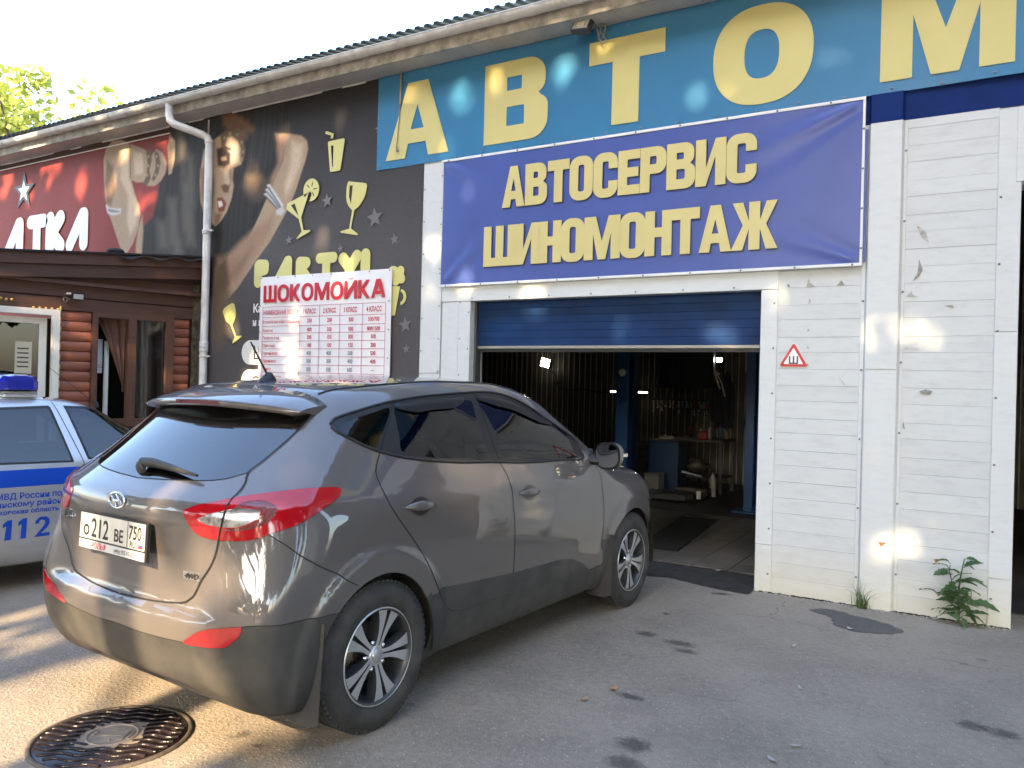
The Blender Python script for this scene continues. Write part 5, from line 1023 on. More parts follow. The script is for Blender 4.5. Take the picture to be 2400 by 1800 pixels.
def log(s0,s1,z0,z1):
    m=MB(); n=6; pr=[(-.054,z0+.001)]+[(-.050+.042*math.sin(PI*(.20+.60*k/n)),z0+.004+(z1-z0-.008)*k/n) for k in range(n+1)]+[(-.054,z1-.001)]
    k=len(pr); m.add([A(s0,z,o) for o,z in pr]+[A(s1,z,o) for o,z in pr],[(i,k+i,k+i+1,i+1) for i in range(k-1)]+[tuple(range(k)),tuple(range(2*k-1,k-1,-1))],0); anb(m,'log',M_log)
z=2.312
while z>.05:
    for s0,s1 in ((1.228,1.556),(.105,.302)): log(s0,s1,z-.1125 if s0>1 else z-.1125,z)
    if z<1.0: log(.302,1.228,z-.1125,z)
    z-=.1135
k=0
for z0,z1 in ((2.318,2.452),(2.468,2.60),(2.602,2.735),(2.737,2.85)):
    m=MB(); abox(m,.06,4.6,z0,z1,-.054,.004+.008*k); anb(m,'wall_board',M_brd); k=(k+1)%2
def barge(z_a,z_b,h,o0,o1,nm):
    m=MB(); v=[]
    for s,zz in ((-.05,z_b),(4.6,z_a-(z_b-z_a)/2.14*2.46)):
        for o in (o0,o1): v+=[A(s,zz,o),A(s,zz+h,o)]
    m.add(v,[(0,1,3,2),(4,6,7,5),(0,2,6,4),(1,5,7,3),(0,4,5,1),(2,3,7,6)]); anb(m,nm,M_brd)
barge(2.619,2.819,.140,.10,.135,'barge_board'); barge(2.763,2.962,.125,.13,.165,'barge_board')
m=MB(); v=[]
for s,zz in ((-.05,3.088),(4.6,2.885-.2*2.46/2.14)):
    for o in (.20,-3.5): v+=[A(s,zz,o),A(s,zz+.02,o)]
m.add(v,[(0,1,3,2),(4,6,7,5),(0,2,6,4),(1,5,7,3),(0,4,5,1),(2,3,7,6)]); anb(m,'roof',mat('roofing_felt',(.02,.02,.021),.85,bump=.3,bscale=30))
m=MB(); abox(m,-.02,4.6,2.60,2.64,-.1,.10); anb(m,'eave_soffit',M_brd)
m=MB()
m.grid(30,6,lambda u,v:A(-.05+1.05*u,3.078-.085*u+.022*math.sin(u*19)*v-.035*v*v,.12+.11*v+.012*math.sin(u*23)))
m.ell(A(1.02,3.03,.10),(.10,.10,.045),10,6); anb(m,'torn_felt_edge',MATS['roofing_felt'])
# corner post, rough bark-like
m=MB(); m.grid(14,60,lambda u,v:A(-.075+.155*u,.0+2.75*v,.010+.020*math.sin(u*PI)+.010*math.sin(v*60+u*9)*math.sin(u*7+v*23))); anb(m,'rough_corner_post',mat('weathered_bark',(.055,.038,.022),.9,var=.6,vscale=14,var2=(.13,.10,.055),bump=1.,bscale=35))
# door
M_pvc=mat('white_pvc',(.70,.68,.62),.35,var=.06)
dr=thing('entrance_door',None,None); dr.parent=AN; dr.location=(-AX0,0,0)
def d_(mb,name,m): return mb.build(name,m,dr)
m=MB(); abox(m,1.560,1.628,0,2.312,-.06,.030); abox(m,2.52,2.59,0,2.312,-.06,.030); abox(m,1.628,2.52,2.245,2.312,-.06,.030); d_(m,'door_frame',M_pvc)
m=MB(); abox(m,1.66,1.735,.03,2.215,-.13,-.09); abox(m,2.42,2.50,.03,2.215,-.13,-.09); abox(m,1.735,2.42,2.15,2.215,-.13,-.09); abox(m,1.735,2.42,.03,.85,-.125,-.095); d_(m,'door_leaf',M_pvc)
m=MB(); abox(m,1.735,2.42,.85,2.15,-.112,-.108); d_(m,'door_glass',glass('door_pane',(.32,.26,.2),fres=1.5))
m=MB(); abox(m,1.800,1.962,1.595,1.945,-.104,-.1035); q=d_(m,'paper_notice',mat('cream_paper',(.50,.45,.34),.8))
m=MB(); 
for j in range(5): abox(m,1.83,1.94,1.66+j*.05,1.675+j*.05,-.1030,-.1027)
m.build('notice_lines',M_black,dr)
m=MB(); abox(m,1.6,2.55,.02,2.3,-1.6,-1.58); abox(m,1.2,2.9,0,2.3,-1.59,-1.5); d_(m,'hall_wall',mat('dim_hall',(.10,.06,.035),.8))
fo=MB()
rr=random.Random(3)
for j in range(16): fo.ell(A(1.552+.006*rr.random(),2.30-j*.105+.03*rr.random(),.012),(.010+.008*rr.random(),.012,.03+.025*rr.random()),6,4)
for j in range(5): fo.ell(A(1.58+.06*j,2.322,.008),(.03,.012,.012),6,4)
for j in range(3): fo.ell(A(2.03+.05*j,2.385+.01*rr.random(),.014),(.03,.012,.014),6,4)
tag(fo.build('foam_seal',mat('yellow_foam',(.55,.38,.12),.8)),'dried yellow mounting foam round the white door frame','foam seal')
# window
wn=thing('window',None,None); wn.parent=AN; wn.location=(-AX0,0,0)
m=MB(); abox(m,1.165,1.225,1.0,2.318,-.06,.036); abox(m,.305,.395,1.0,2.318,-.06,.036); abox(m,.395,1.165,2.262,2.318,-.06,.036); abox(m,.745,.835,1.0,2.262,-.058,.040); abox(m,.395,1.165,1.0,1.09,-.06,.038); m.build('window_frame',M_fr,wn)
m=MB(); abox(m,.395,.745,1.09,2.262,-.020,-.016); m.build('window_pane',glass('window_glass',(.75,.75,.72),fres=1.45),wn)
m=MB(); abox(m,1.148,1.166,1.0,2.26,-.075,-.060); abox(m,.985,1.028,1.0,2.0,-.20,-.16); m.build('inner_white_frame',M_pvc,wn)
m=MB(); abox(m,1.04,1.146,1.62,2.02,-.215,-.212); m.build('paper_sheet',mat('white_paper',(.55,.56,.57),.8),wn)
m=MB(); add_me(m,text_mesh('АССА',.055,0,0,.8),lambda x,y,h:A(1.14-x*.95,1.68+y,-.208+h)); m.build('sheet_lettering',M_black,wn)
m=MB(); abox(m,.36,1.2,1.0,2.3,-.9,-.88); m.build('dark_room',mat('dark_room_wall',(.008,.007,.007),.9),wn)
M_cur=mat('brown_curtain',(.12,.055,.036),.75,var=.35,vscale=6,bump=.2,bscale=200)
m=MB()
def cur(u,v):
    # tied back curtain: free edge sweeps from the far top corner to the mullion
    s_edge=1.165-.33*(1-v)**.75*1.0 if v<1 else 1.165; s=.838+(max(.02,s_edge-.838))*u
    z=1.40+.862*v; return A(s,z,-.075+.018*math.sin(u*16+2*v)*(.3+.7*v))
m.grid(40,40,cur); m.build('curtain',M_cur,wn)
m=MB(); m.grid(50,30,lambda u,v:A(.396+.348*u,1.09+1.17*v,-.055+.014*math.sin(u*21+1.5*math.sin(v*4))+.006*math.sin(v*9+u*5))); m.build('curtain',M_cur,wn)
# floodlights
M_lamp_g=mat('lamp_glass_off',(.50,.50,.46),.12,coat=1.,var=.1)
M_alu=mat('dark_aluminium',(.05,.05,.052),.5,.4)
F1=thing('floodlight','small black floodlight on a white bracket above the annex window','floodlight',A(1.40,2.43,.10))
o0=Vector(F1.location)
def fl(p): return tuple(Vector(p)-o0)
m=MB(); c=A(1.405,2.475,.10); m.obox(fl(c),(-_sa,-_ca,0),(_ca*.97,-_sa*.97,-.25),(_ca*.25,-_sa*.25,.97),(.066,.022,.040)); m.build('housing',M_black,F1)
m=MB(); m.obox(fl(Vector(c)+Vector((_ca*.97,-_sa*.97,-.25))*.0235),(-_sa,-_ca,0),(_ca*.97,-_sa*.97,-.25),(_ca*.25,-_sa*.25,.97),(.050,.002,.028)); m.build('lens',M_lamp_g,F1)
m=MB(); m.tube([fl(A(1.50,2.50,.01)),fl(A(1.50,2.50,.075)),fl(A(1.46,2.50,.085))],.012,6); m.build('bracket',M_pvc,F1)
m=MB(); m.tube([fl(A(1.52,2.46,.01)),fl(A(1.535,2.43,.03)),fl(A(1.51,2.40,.035)),fl(A(1.49,2.43,.03)),fl(A(1.51,2.46,.02)),fl(A(1.47,2.44,.05))],.006,6); m.build('cable',mat('grey_cable',(.25,.23,.2),.7),F1)
F2=thing('floodlight','square floodlight under the eaves over the giant yellow lettering','floodlight',(-1.60,-.05,4.80))
o0=Vector(F2.location)
R_=Matrix.Rotation(math.radians(-24),3,'X')@Matrix.Rotation(math.radians(8),3,'Y')
ax,ay,az=R_@Vector((1,0,0)),R_@Vector((0,1,0)),R_@Vector((0,0,1)); c=Vector((-1.575,-.20,4.80))
m=MB(); m.obox(c-o0,ax,ay,az,(.088,.030,.062)); m.obox(c-o0+ay*.045,ax,ay,az,(.06,.02,.04)); m.build('housing',mat('grey_cast_housing',(.09,.09,.09),.5,.4),F2)
m=MB(); m.obox(c-o0-ay*.0315,ax,ay,az,(.074,.002,.050)); m.build('lens',M_lamp_g,F2)
m=MB(); m.obox(c-o0-ay*.0345+az*(-.006),ax,ay,az,(.034,.0012,.022)); m.build('reflector',mat('lamp_reflector',(.75,.70,.5),.3,.3),F2)
m=MB(); m.tube([(0.02,.02,.03),(.02,-.10,.03),(.02,-.13,.0)],.010,6); m.build('bracket',M_alu,F2)
m=MB(); m.tube([fl((-1.49,-.10,4.84)),fl((-1.46,-.08,4.70)),fl((-1.42,-.08,4.73)),fl((-1.40,-.08,4.83)),fl((-1.44,-.09,4.84)),fl((-1.47,-.08,4.72)),fl((-1.43,-.07,4.66)),fl((-1.40,-.07,4.69)),fl((-1.45,-.07,4.77))],.007,6); m.build('cable_coil',MATS['grey_cable'],F2)
m=MB(); m.tube([(-3.742,-.045,4.84),(-3.745,-.045,4.52),(-3.765,-.045,4.25),(-3.785,-.045,4.05),(-3.78,-.05,4.02),(-3.765,-.05,4.035),(-3.77,-.05,4.06)],.005,6); m.tube([(-3.742,-.045,4.84),(-3.745,-.047,4.50)],.012,6); m.ell((-3.765,-.055,4.02),(.02,.012,.014),8,5)
tag(m.build('hanging_cable',MATS['grey_cable']),'thin loose cable dangling down over the first giant yellow letter','cable')
# ---------------------------------------------------------------- silver patrol saloon
_ptop=Tab([(-1.,.93),(-.8,.965),(-.5,.99),(-.3,1.02),(-.05,1.17),(.2,1.325),(.4,1.395),(.7,1.42),(1.1,1.425),(1.4,1.405),(1.6,1.355),(1.85,1.22),(2.1,1.07),(2.3,.965),(2.5,.925),(2.8,.885),(3.05,.82),(3.2,.72),(3.35,.55)],.03)
_prear=Tab([(.1,-.70),(.25,-.80),(.4,-.83),(.55,-.84),(.75,-.82),(.9,-.80),(1.0,-.76),(1.2,-.6)],.03)
_pfront=Tab([(.1,3.05),(.25,3.18),(.45,3.24),(.6,3.24),(.75,3.18),(.9,3.05)],.03)
_pg=Tab([(.1,-.12),(.22,-.055),(.30,-.030),(.345,-.022),(.37,-.012),(.5,-.004),(.65,0),(.78,-.004),(.88,-.016),(.95,-.034),(1.0,-.055),(1.2,-.145),(1.35,-.222),(1.45,-.285),(1.6,-.40)],.012)
def pol_f(x,y,z):
    Y=np.abs(y); xw=x+.22*Y*Y*sstep(1.2,1.8,x)-.25*Y*Y*sstep(.5,.1,x)*sstep(-.5,-.2,x)
    T=_ptop(xw)-.07*Y*Y-.05*Y**4
    W=.84-.03*sstep(2.4,3.2,x)-.03*sstep(.1,-.8,x)+_pg(z)
    for wx in (0.,2.49):
        r=np.hypot(x-wx,z-.29); W=W+.010*sstep(.44,.38,r)
    g=smax(Y-W,_prear(z)+.10*Y*Y+.1*Y**4-x,.10); g=smax(g,x-_pfront(z)+.2*Y*Y+.2*Y**4,.12); g=smax(g,(z-T)*.9,.07)
    return smax(g,.19-z,.04)
POL=Body(pol_f,(1.1,0,.66))
M_silver=paint('silver_paint',(.50,.52,.55),metal=.55,rough=.38,dirt=(.33,.31,.27),dirtz=(.25,.55))
M_pglass=glass('patrol_glass',(.22,.25,.26),fres=1.75)
M_pblue=mat('police_blue_print',(.005,.055,.42),.3,coat=.3)
def build_police():
    B=POL; st=.010
    rw=[(.50,1.31),(1.188,1.335),(1.20,1.325),(1.305,.955),(1.298,.947),(.42,.958),(.40,.97)]; fw_=[(1.33,1.335),(1.55,1.325),(1.80,1.265),(1.98,1.17),(2.30,.985),(2.28,.972),(1.448,.960),(1.44,.97)]
    grow=lambda p,k:[((a-np.mean([q[0] for q in p]))*(1+k)+np.mean([q[0] for q in p]),(b-np.mean([q[1] for q in p]))*(1+k*1.9)+np.mean([q[1] for q in p])) for a,b in p]
    ln={}
    def poly(name,pts,closed=True,sub=.03):
        o=[]
        n=len(pts)
        for i in range(n if closed else n-1):
            a,b=np.array(pts[i]),np.array(pts[(i+1)%n]); k=max(1,int(np.linalg.norm(b-a)/sub)); o+=[a+(b-a)*j/k for j in range(k)]
        o.append(np.array(pts[0 if closed else -1])); ln[name]=from_side(B,[tuple(q) for q in o])
    poly('rw',rw); poly('fw',fw_); poly('rt',grow(rw,.05)); poly('ft',grow(fw_,.05))
    poly('bgap',[(1.235,1.385),(1.395,.93),(1.41,.6),(1.40,.36),(1.39,.235)],False); poly('fgap',[(2.34,.95),(2.40,.7),(2.36,.36),(2.30,.235)],False); poly('rgap',[(.34,1.32),(.30,.95),(.36,.62),(.55,.36),(.60,.235)],False)
    poly('st0',[(-.6,.898),(3.0,.898)],False); poly('st1',[(-.6,.775),(3.0,.775)],False)
    AR=.335
    for i,hx in enumerate((0.,2.49)): ln['arch%d'%i]=from_side(B,[(hx+AR*math.cos(a),.29+AR*math.sin(a)) for a in np.linspace(-.25,PI+.25,50)])
    sh=[(1.50,-.01),(1.49,-.35),(1.47,-.50),(1.62,-.57),(1.95,-.66),(2.17,-.71),(2.22,-.62),(2.30,-.35),(2.33,-.01)]; rg=[(.30,-.01),(.29,-.35),(.27,-.5),(.15,-.56),(-.15,-.62),(-.22,-.6),(-.28,-.35),(-.31,-.01)]
    ln['sh']=crom(from_top(B,sh),st); ln['rg']=crom(from_top(B,rg),st)
    co=lambda l:np.concatenate([l,[l[-1]*1.3,l[0]*1.3]])
    def cls(cu,cp):
        I={k:inpoly(ln[k],cu) for k in ('rw','fw','rt','ft')}; I['sh']=inpoly(co(ln['sh']),cu); I['rg']=inpoly(co(ln['rg']),cu); r=[]
        def xg(z): return np.interp(z,[.235,.36,.6,.93,1.385],[1.39,1.40,1.41,1.395,1.235])
        for i,(x,y,z) in enumerate(cp):
            if any(math.hypot(x-hx,z-.29)<AR for hx in (0.,2.49)) and y<-.3: g=''
            elif I['rw'][i]: g='rw'
            elif I['fw'][i]: g='fw'
            elif I['rt'][i] or I['ft'][i]: g='trim'
            elif I['sh'][i]: g='sh'
            elif I['rg'][i]: g='rg'
            elif .775<z<.898 and y<-.6 and -.6<x<3.0: g='stripe'
            elif y<-.5 and .235<z<1.36 and xg(z)<x<np.interp(z,[.235,.36,.7,.95,1.4],[2.30,2.36,2.40,2.34,1.3]): g='fdoor'
            elif y<-.5 and .235<z<1.36 and np.interp(z,[.235,.36,.62,.95,1.32],[.60,.55,.36,.30,.34])<x<=xg(z): g='rdoor'
            elif x<-.55 and .60<z<.9 and y<-.45: g='lamp'
            else: g='body'
            r.append(g)
        return r
    R=partition(B,list(ln.values()),cls,.05)
    hd=math.radians(10)
    car=thing('patrol_car','silver police saloon with a blue stripe, roof light bar and side lettering','car',(-5.396,-4.208,0),PI/2-hd)
    P=lambda n,ks,m,s,par=car,off=0.,th=0.: panel(n,[R[k] for k in ks if k in R],m,par,s,off,th)
    P('body',['body'],M_silver,'B',th=.01); P('windscreen',['sh'],M_pglass,'B'); P('rear_window',['rg'],M_pglass,'B')
    for s in 'RL':
        rd=P('rear_door',['rdoor'],M_silver,s); P('door_window',['rw'],M_pglass,s,rd); fd=P('front_door',['fdoor'],M_silver,s); P('door_window',['fw'],M_pglass,s,fd)
        P('window_seal',['trim'],M_black,s); P('blue_stripe',['stripe'],M_pblue,s); P('tail_lamp',['lamp'],M_red,s)
    for mir in (False,True):
        for k in ('bgap','fgap','rgap'): sm=MB(); ribbon(sm,B,ln[k],.006,.001,mir); sm.build('panel_gap',M_seam,car)
    tx=MB()
    def stext(t,x,z,size,width=None,bold=0.,x1=None):
        me=text_mesh(t,size,bold,0,1.,'LEFT'); isl=islands(me); xs=[v.co.x for v in me.vertices]; k=(width/(max(xs)-min(xs))) if width else 1.
        x0=x if x1 is None else x1-(max(xs)*k)
        V=[(x0+v.co.x*k,z+v.co.y) for v in me.vertices]
        p,_=B.cast(np.array([[a,-2.,b] for a,b in V]),np.tile([0,1.,0],(len(V),1)),.5,2.,100); n=B.normal(p)
        p=p+n*(.002+.0002*np.array(isl)[:,None]%.0012); f=[tuple(q.vertices) for q in me.polygons]; tx.add(p.tolist(),f); bpy.data.meshes.remove(me)
    stext('МВД России по',.80,.690,.060,.43,.0012,1.232); stext('инскому району',.80,.634,.056,.46,.0012,1.268); stext('сковская область',.80,.583,.044,.42,.0010,1.215)
    # the big digits
    d=MB()
    def side(a,b):
        p,_=B.cast(np.array([[a,-2.,b]]),np.array([[0,1.,0]]),.5,2.,100); return tuple(p[0]+B.normal(p)[0]*.002)
    for lp in ([(.862,.396),(.905,.398),(.908,.542),(.880,.540),(.850,.515),(.850,.490),(.872,.500)],[(.965,.397),(1.002,.399),(1.004,.545),(.978,.544),(.948,.520),(.948,.494),(.970,.505)],[(1.055,.398),(1.158,.400),(1.158,.425),(1.100,.424),(1.140,.462),(1.156,.495),(1.152,.525),(1.130,.545),(1.090,.545),(1.062,.520),(1.058,.495),(1.083,.496),(1.088,.515),(1.103,.524),(1.121,.517),(1.126,.497),(1.112,.470)]):
        me=loops_mesh([lp]); v,f=me_arrays(me); tx.add([side(c.x,c.y) for c in v],f); bpy.data.meshes.remove(me)
    tx.build('side_lettering',M_pblue,car)
    for hx in (0.,2.49):
        for s in (-1,1):
            wheel(car,(hx,s*.735,.29),.29,.178,.18,s,'steel',CARM)
            L=MB(); L.lathe([(AR+.01,.86),(AR+.03,.5)],lambda a,b,h,hx=hx,s=s:(hx+a,s*h,.29+b),30,0,True,-.4,PI+.4); L.lathe([(AR+.03,.5),(.1,.5)],lambda a,b,h,hx=hx,s=s:(hx+a,s*h,.29+b),30,0,True,-.4,PI+.4); L.build('wheel_liner',M_black,car)
    # light bar
    lb=thing('light_bar',None,None,(1.03,0,0)); lb.parent=car
    b=MB(); pr=[(-.155,1.478),(-.150,1.462),(.150,1.462),(.155,1.478),(.155,1.535),(.120,1.580),(.06,1.592),(-.06,1.592),(-.120,1.580),(-.155,1.535)]
    ys=[-.56,-.55,-.50,-.40,.40,.50,.55,.56]; sc_=[.55,.68,.88,1.,1.,.88,.68,.55]
    n=len(pr); vs=[(a*k,y,1.525+(z-1.525)*(.55+.45*k)) for y,k in zip(ys,sc_) for a,z in pr]
    b.add(vs,[(i*n+j,i*n+(j+1)%n,(i+1)*n+(j+1)%n,(i+1)*n+j) for i in range(len(ys)-1) for j in range(n)]+[tuple(range(n)),tuple(range(len(ys)*n-1,len(ys)*n-n-1,-1))],0,False)
    b.build('blue_lens',mat('blue_lens',(.012,.02,.30),.15,coat=1.,var=.2,vscale=14),lb)
    q=MB(); q.ell((.045,-.538,1.515),(.018,.008,.018),10,6); q.build('bolt_cap',mat('cream_cap',(.7,.68,.6),.5),lb)
    q=MB(); q.bbox(-.135,.135,-.50,.50,1.440,1.461,.004); q.bbox(-.10,.12,-.53,-.40,1.415,1.440,.004); q.bbox(-.10,.12,.40,.53,1.415,1.440,.004); q.build('mounting_rail',mat('light_grey_metal',(.5,.5,.5),.4,.4),lb)
    q=MB()
    for s in (-1,1): q.obox((.02,s*.52,1.385),(1,0,0),(0,.9,s*-.42),(0,s*.42,.9),(.15,.045,.012)); q.obox((.02,s*.47,1.41),(1,0,0),(0,1,0),(0,0,1),(.05,.02,.02))
    q.build('roof_clamp',mat('white_clamp',(.68,.69,.70),.4),lb)
    a=MB(); a.tube([(1.72,-.2,1.345),(1.33,-.22,1.655)],[.004,.002],6); a.lathe([(.001,.05),(.012,.03),(.02,0)],lambda x,y,h:(1.72+x,-.2+y,1.325+h),10); a.build('whip_antenna',M_black,car)
    for s in (-1,1):
        m_=MB(); m_.ell((2.02,s*.90,1.03),(.06,.095,.065),14,8); m_.tube([(2.04,s*.86,1.0),(2.06,s*.78,.97)],.02,6); mm=m_.build('side_mirror',M_silver,car)
        g=MB(); g.add([(1.955,s*.90+.08*math.cos(t),1.03+.052*math.sin(t)) for t in np.linspace(0,2*PI,16,endpoint=False)],[tuple(range(16))]); g.build('mirror_glass',MATS['mirror_silver'],mm)
    it=MB(); it.box(-.1,2.2,-.70,.70,.28,.40); it.box(2.0,2.4,-.66,.66,.4,.93)
    for x,y in ((1.15,-.35),(1.15,.35),(.35,-.35),(.35,.35)): it.obox((x-.1,y,.72),(1,0,.2),(0,1,0),(-.2,0,1),(.06,.24,.32)); it.ell((x-.16,y,1.12),(.05,.12,.08),10,6); it.bbox(x-.05,x+.4,y-.24,y+.24,.40,.52,.03)
    it.build('cabin',M_int,car)
    for s in (-1,1):
        h=MB()
        for x in (.48,1.60): h.bbox(x,x+.16,s*.838-.012,s*.838+.012,.735,.765,.005)
        h.build('door_handles',M_silver,car) if False else None
        for x in (.50,1.56):
            q=MB(); q.bbox(x,x+.15,s*.838-.014,s*.838+.014,.915,.94,.005); q.build('door_handle',M_silver,car)
    un=MB(); un.box(-.6,3.0,-.58,.58,.19,.27); un.build('underbody',M_black,car)
    return car
build_police()
# ---------------------------------------------------------------- manhole
M_iron=mat('wet_dark_iron',(.020,.014,.014),.22,.3,var=.4,vscale=10,rvar=.12,bump=.25,bscale=60)
M_dust=mat('dusty_iron',(.26,.21,.165),.75,var=.25,vscale=18,bump=.2,bscale=90)
MC=(-1.70,-4.40)
MH=thing('manhole_cover','round dark iron manhole cover with wavy ribs and a dusty centre','manhole cover',(MC[0],MC[1],0)); MH.scale=(.93,.93,1)
m=MB(); m.lathe([(.358,.002),(.354,.012),(.342,.013),(.336,.010),(.334,.002)],lambda a,b,h:(a,b,h),72); m.build('frame_ring',mat('rusty_ring',(.07,.055,.045),.6,.2,var=.5,vscale=12,var2=(.13,.105,.08),bump=.4,bscale=50),MH)
m=MB(); m.lathe([(.334,.004),(.331,.009),(.001,.009)],lambda a,b,h:(a,b,h),72); m.build('disc',M_iron,MH)
e1=Vector((math.cos(.56),math.sin(.56),0)); e2=Vector((-e1.y,e1.x,0))
m=MB()
for k in range(-6,7):
    v0=k*.050; lim=math.sqrt(max(0,.318**2-v0*v0))
    seg=[]
    def flush():
        if len(seg)>2: m.tube([p for p in seg],.0085,6)
    u=-lim
    while u<=lim:
        v=v0+.011*math.sin(u*38+.6)
        if u*u/.135**2+v*v/.125**2<1: flush(); seg=[]
        elif u*u+v*v<.322**2: p=e1*u+e2*v; seg.append((p.x,p.y,.0105))
        u+=.0085
    flush()
tag(m.build('wavy_ribs',M_iron,MH),kind='stuff')
m=MB(); pts=[((.15+.018*math.sin(5*a)+.012*math.sin(11*a+1))*math.cos(a),(.145+.02*math.sin(4*a+2)+.010*math.sin(9*a))*math.sin(a)) for a in np.linspace(0,2*PI,60,endpoint=False)]
m.prism(pts,lambda a,b,h:(a,b,.0095+h),.003); m.build('dust_patch',M_dust,MH)
m=MB(); m.tube([(.112*math.cos(a),.112*math.sin(a),.0125) for a in np.linspace(0,2*PI,49)],.006,6,cap=False); m.build('medallion_ring',M_dust,MH)
m=MB()
def eb(u0,u1,v0,v1):
    c=e1*((u0+u1)/2)+e2*((v0+v1)/2); m.obox((c.x,c.y,.014),e1,e2,(0,0,1),((u1-u0)/2,(v1-v0)/2,.003))
eb(-.055,.045,-.012,.012); eb(.045,.068,-.050,.050)
for u,v in ((-.085,.0),(-.080,.02),(.085,-.03),(.088,.0),(.085,.03),(0,.055),(.01,-.055)): eb(u-.006,u+.006,v-.008,v+.008)
m.build('cast_letter',M_dust,MH)
# ---------------------------------------------------------------- stains and litter
M_wet=mat('wet_asphalt_patch',(.062,.061,.061),.62,var=.4,vscale=60,bump=.6,bscale=120)
rs=random.Random(11)
def stain_mat():
    m=bpy.data.materials.new('soaked_oil'); m.use_nodes=True; nt=m.node_tree; N=nt.nodes; L=nt.links; b=N['Principled BSDF']; b.inputs['Base Color'].default_value=(.050,.047,.043,1); b.inputs['Roughness'].default_value=.7
    tc=N.new('ShaderNodeTexCoord'); mp=N.new('ShaderNodeMapping'); mp.inputs['Location'].default_value=(-1,-1,0); mp.inputs['Scale'].default_value=(2,2,0); L.new(tc.outputs['Generated'],mp.inputs[0])
    ln=N.new('ShaderNodeVectorMath'); ln.operation='LENGTH'; L.new(mp.outputs[0],ln.inputs[0])
    gm=N.new('ShaderNodeNewGeometry'); n=N.new('ShaderNodeTexNoise'); n.inputs['Scale'].default_value=28; n.inputs['Detail'].default_value=6; n.inputs['Roughness'].default_value=.7; L.new(gm.outputs['Position'],n.inputs['Vector'])
    a=N.new('ShaderNodeMath'); a.operation='MULTIPLY_ADD'; L.new(n.outputs[0],a.inputs[0]); a.inputs[1].default_value=1.5; a.inputs[2].default_value=-.13
    c=N.new('ShaderNodeMath'); c.operation='SUBTRACT'; L.new(a.outputs[0],c.inputs[0]); L.new(ln.outputs[1],c.inputs[1])
    r=N.new('ShaderNodeMapRange'); r.inputs[1].default_value=-.25; r.inputs[2].default_value=.25; r.inputs[3].default_value=0; r.inputs[4].default_value=.48; L.new(c.outputs[0],r.inputs[0]); L.new(r.outputs[0],b.inputs['Alpha']); return m
M_oil=stain_mat()
def blob(pts,j=.012,step=.03):
    c=crom(pts,step,True); return [(x+rs.uniform(-j,j),y+rs.uniform(-j,j)) for x,y in c]
m=MB(); m.prism(blob([(.488,-.349),(.619,-.246),(.791,-.31),(.95,-.367),(1.108,-.482),(1.09,-.6),(.934,-.70),(.791,-.70),(.698,-.616),(.64,-.441)]),lambda a,b,h:(a,b,.0042-h),.003)
tag(m.build('damp_patch',M_wet),'large dark damp patch on the asphalt below the grass tuft','stain')
stl=(('dark oil smear between the crossover and the damp patch',(-.054,-1.666),.10,.05),('dark oil smear joined to the end of another smear',(.033,-1.79),.075,.04),('faint round stain near the crossover front wheel',(-.293,-1.609),.075,.05),('small dark stain beside the orange leaf',(.025,-2.649),.07,.035),('mottled dark stain nearest the bottom edge of the view',(.29,-3.351),.085,.06),('mottled stain above the one at the bottom edge',(.256,-3.16),.085,.06),('oval oil spot with a pale dusty rim',(1.556,-2.032),.075,.055),('oval oil spot furthest to the right on the asphalt',(1.68,-2.049),.07,.05),('thin dark mark close to the wall corner',(-.19,-.30),.10,.025),('tiny oil drop behind the front wheel',(-.348,-1.089),.035,.025))
for lb_,(x,y),a,b in stl:
    an=rs.uniform(-.3,.6); k_=1.45; pts=[(k_*(a*math.cos(t)*math.cos(an)-b*math.sin(t)*math.sin(an)),k_*(a*math.cos(t)*math.sin(an)+b*math.sin(t)*math.cos(an))) for t in np.linspace(0,2*PI,28,endpoint=False)]
    m=MB(); m.add([(p,q,.0) for p,q in pts],[tuple(range(28))]); o=m.build('oil_stain',M_oil); o.location=(x,y,.0042); tag(o,lb_,'stain')
def leafmesh(L,Wd,curl):
    m=MB(); n=6; vs=[]
    for i in range(n+1):
        t=i/n; w=Wd*math.sin(PI*min(1,t*.92+.06))**.8; z=.003+curl*(2*t-1)**2
        for s,dz in ((-1,curl*.5),(0,0),(1,curl*.5)): vs.append((L*(t-.5),s*w,z+dz))
    m.add(vs,[(3*i+j,3*i+j+1,3*i+j+4,3*i+j+3) for i in range(n) for j in range(2)],0,True); return m
LV=[((-.083,-2.61),.06,.018,(.42,.20,.09),'orange brown fallen leaf on open asphalt'),((-.15,-2.832),.05,.014,(.36,.22,.12),'smaller tan leaf near the orange brown leaf'),((-.848,-1.641),.05,.015,(.34,.25,.15),'pale dry leaf under the crossover side'),((-1.075,-2.008),.05,.012,(.30,.26,.14),'pale curled leaf by the crossover sill'),((.568,-1.305),.06,.010,(.38,.36,.30),'long pale grey leaf in the middle of the asphalt'),((.814,-.693),.05,.014,(.36,.36,.34),'pale leaf at the edge of the damp patch'),((.75,-2.024),.05,.010,(.36,.34,.30),'grey withered leaf alone on the asphalt'),((.869,-2.77),.06,.012,(.30,.28,.24),'thin grey twig like leaf towards the bottom edge'),((.815,-2.966),.055,.012,(.33,.32,.29),'curled grey leaf lowest in the view'),((-.406,.359),.05,.014,(.42,.40,.36),'pale leaf on the dark door threshold'),((1.29,-.055),.06,.012,(.55,.53,.48),'pale scrap lying against the wall beside the weed')]
for i,((x,y),L_,w_,c,lb_) in enumerate(LV):
    o=leafmesh(L_,w_,.006).build('fallen_leaf',mat('dry_leaf_%d'%i,c,.7,var=.2,vscale=40)); o.location=(x,y,.004 if y<0 else .03); o.rotation_euler=(0,0,rs.uniform(0,6)); tag(o,lb_,'leaf',group='fallen leaves on the asphalt')
ch=MB()
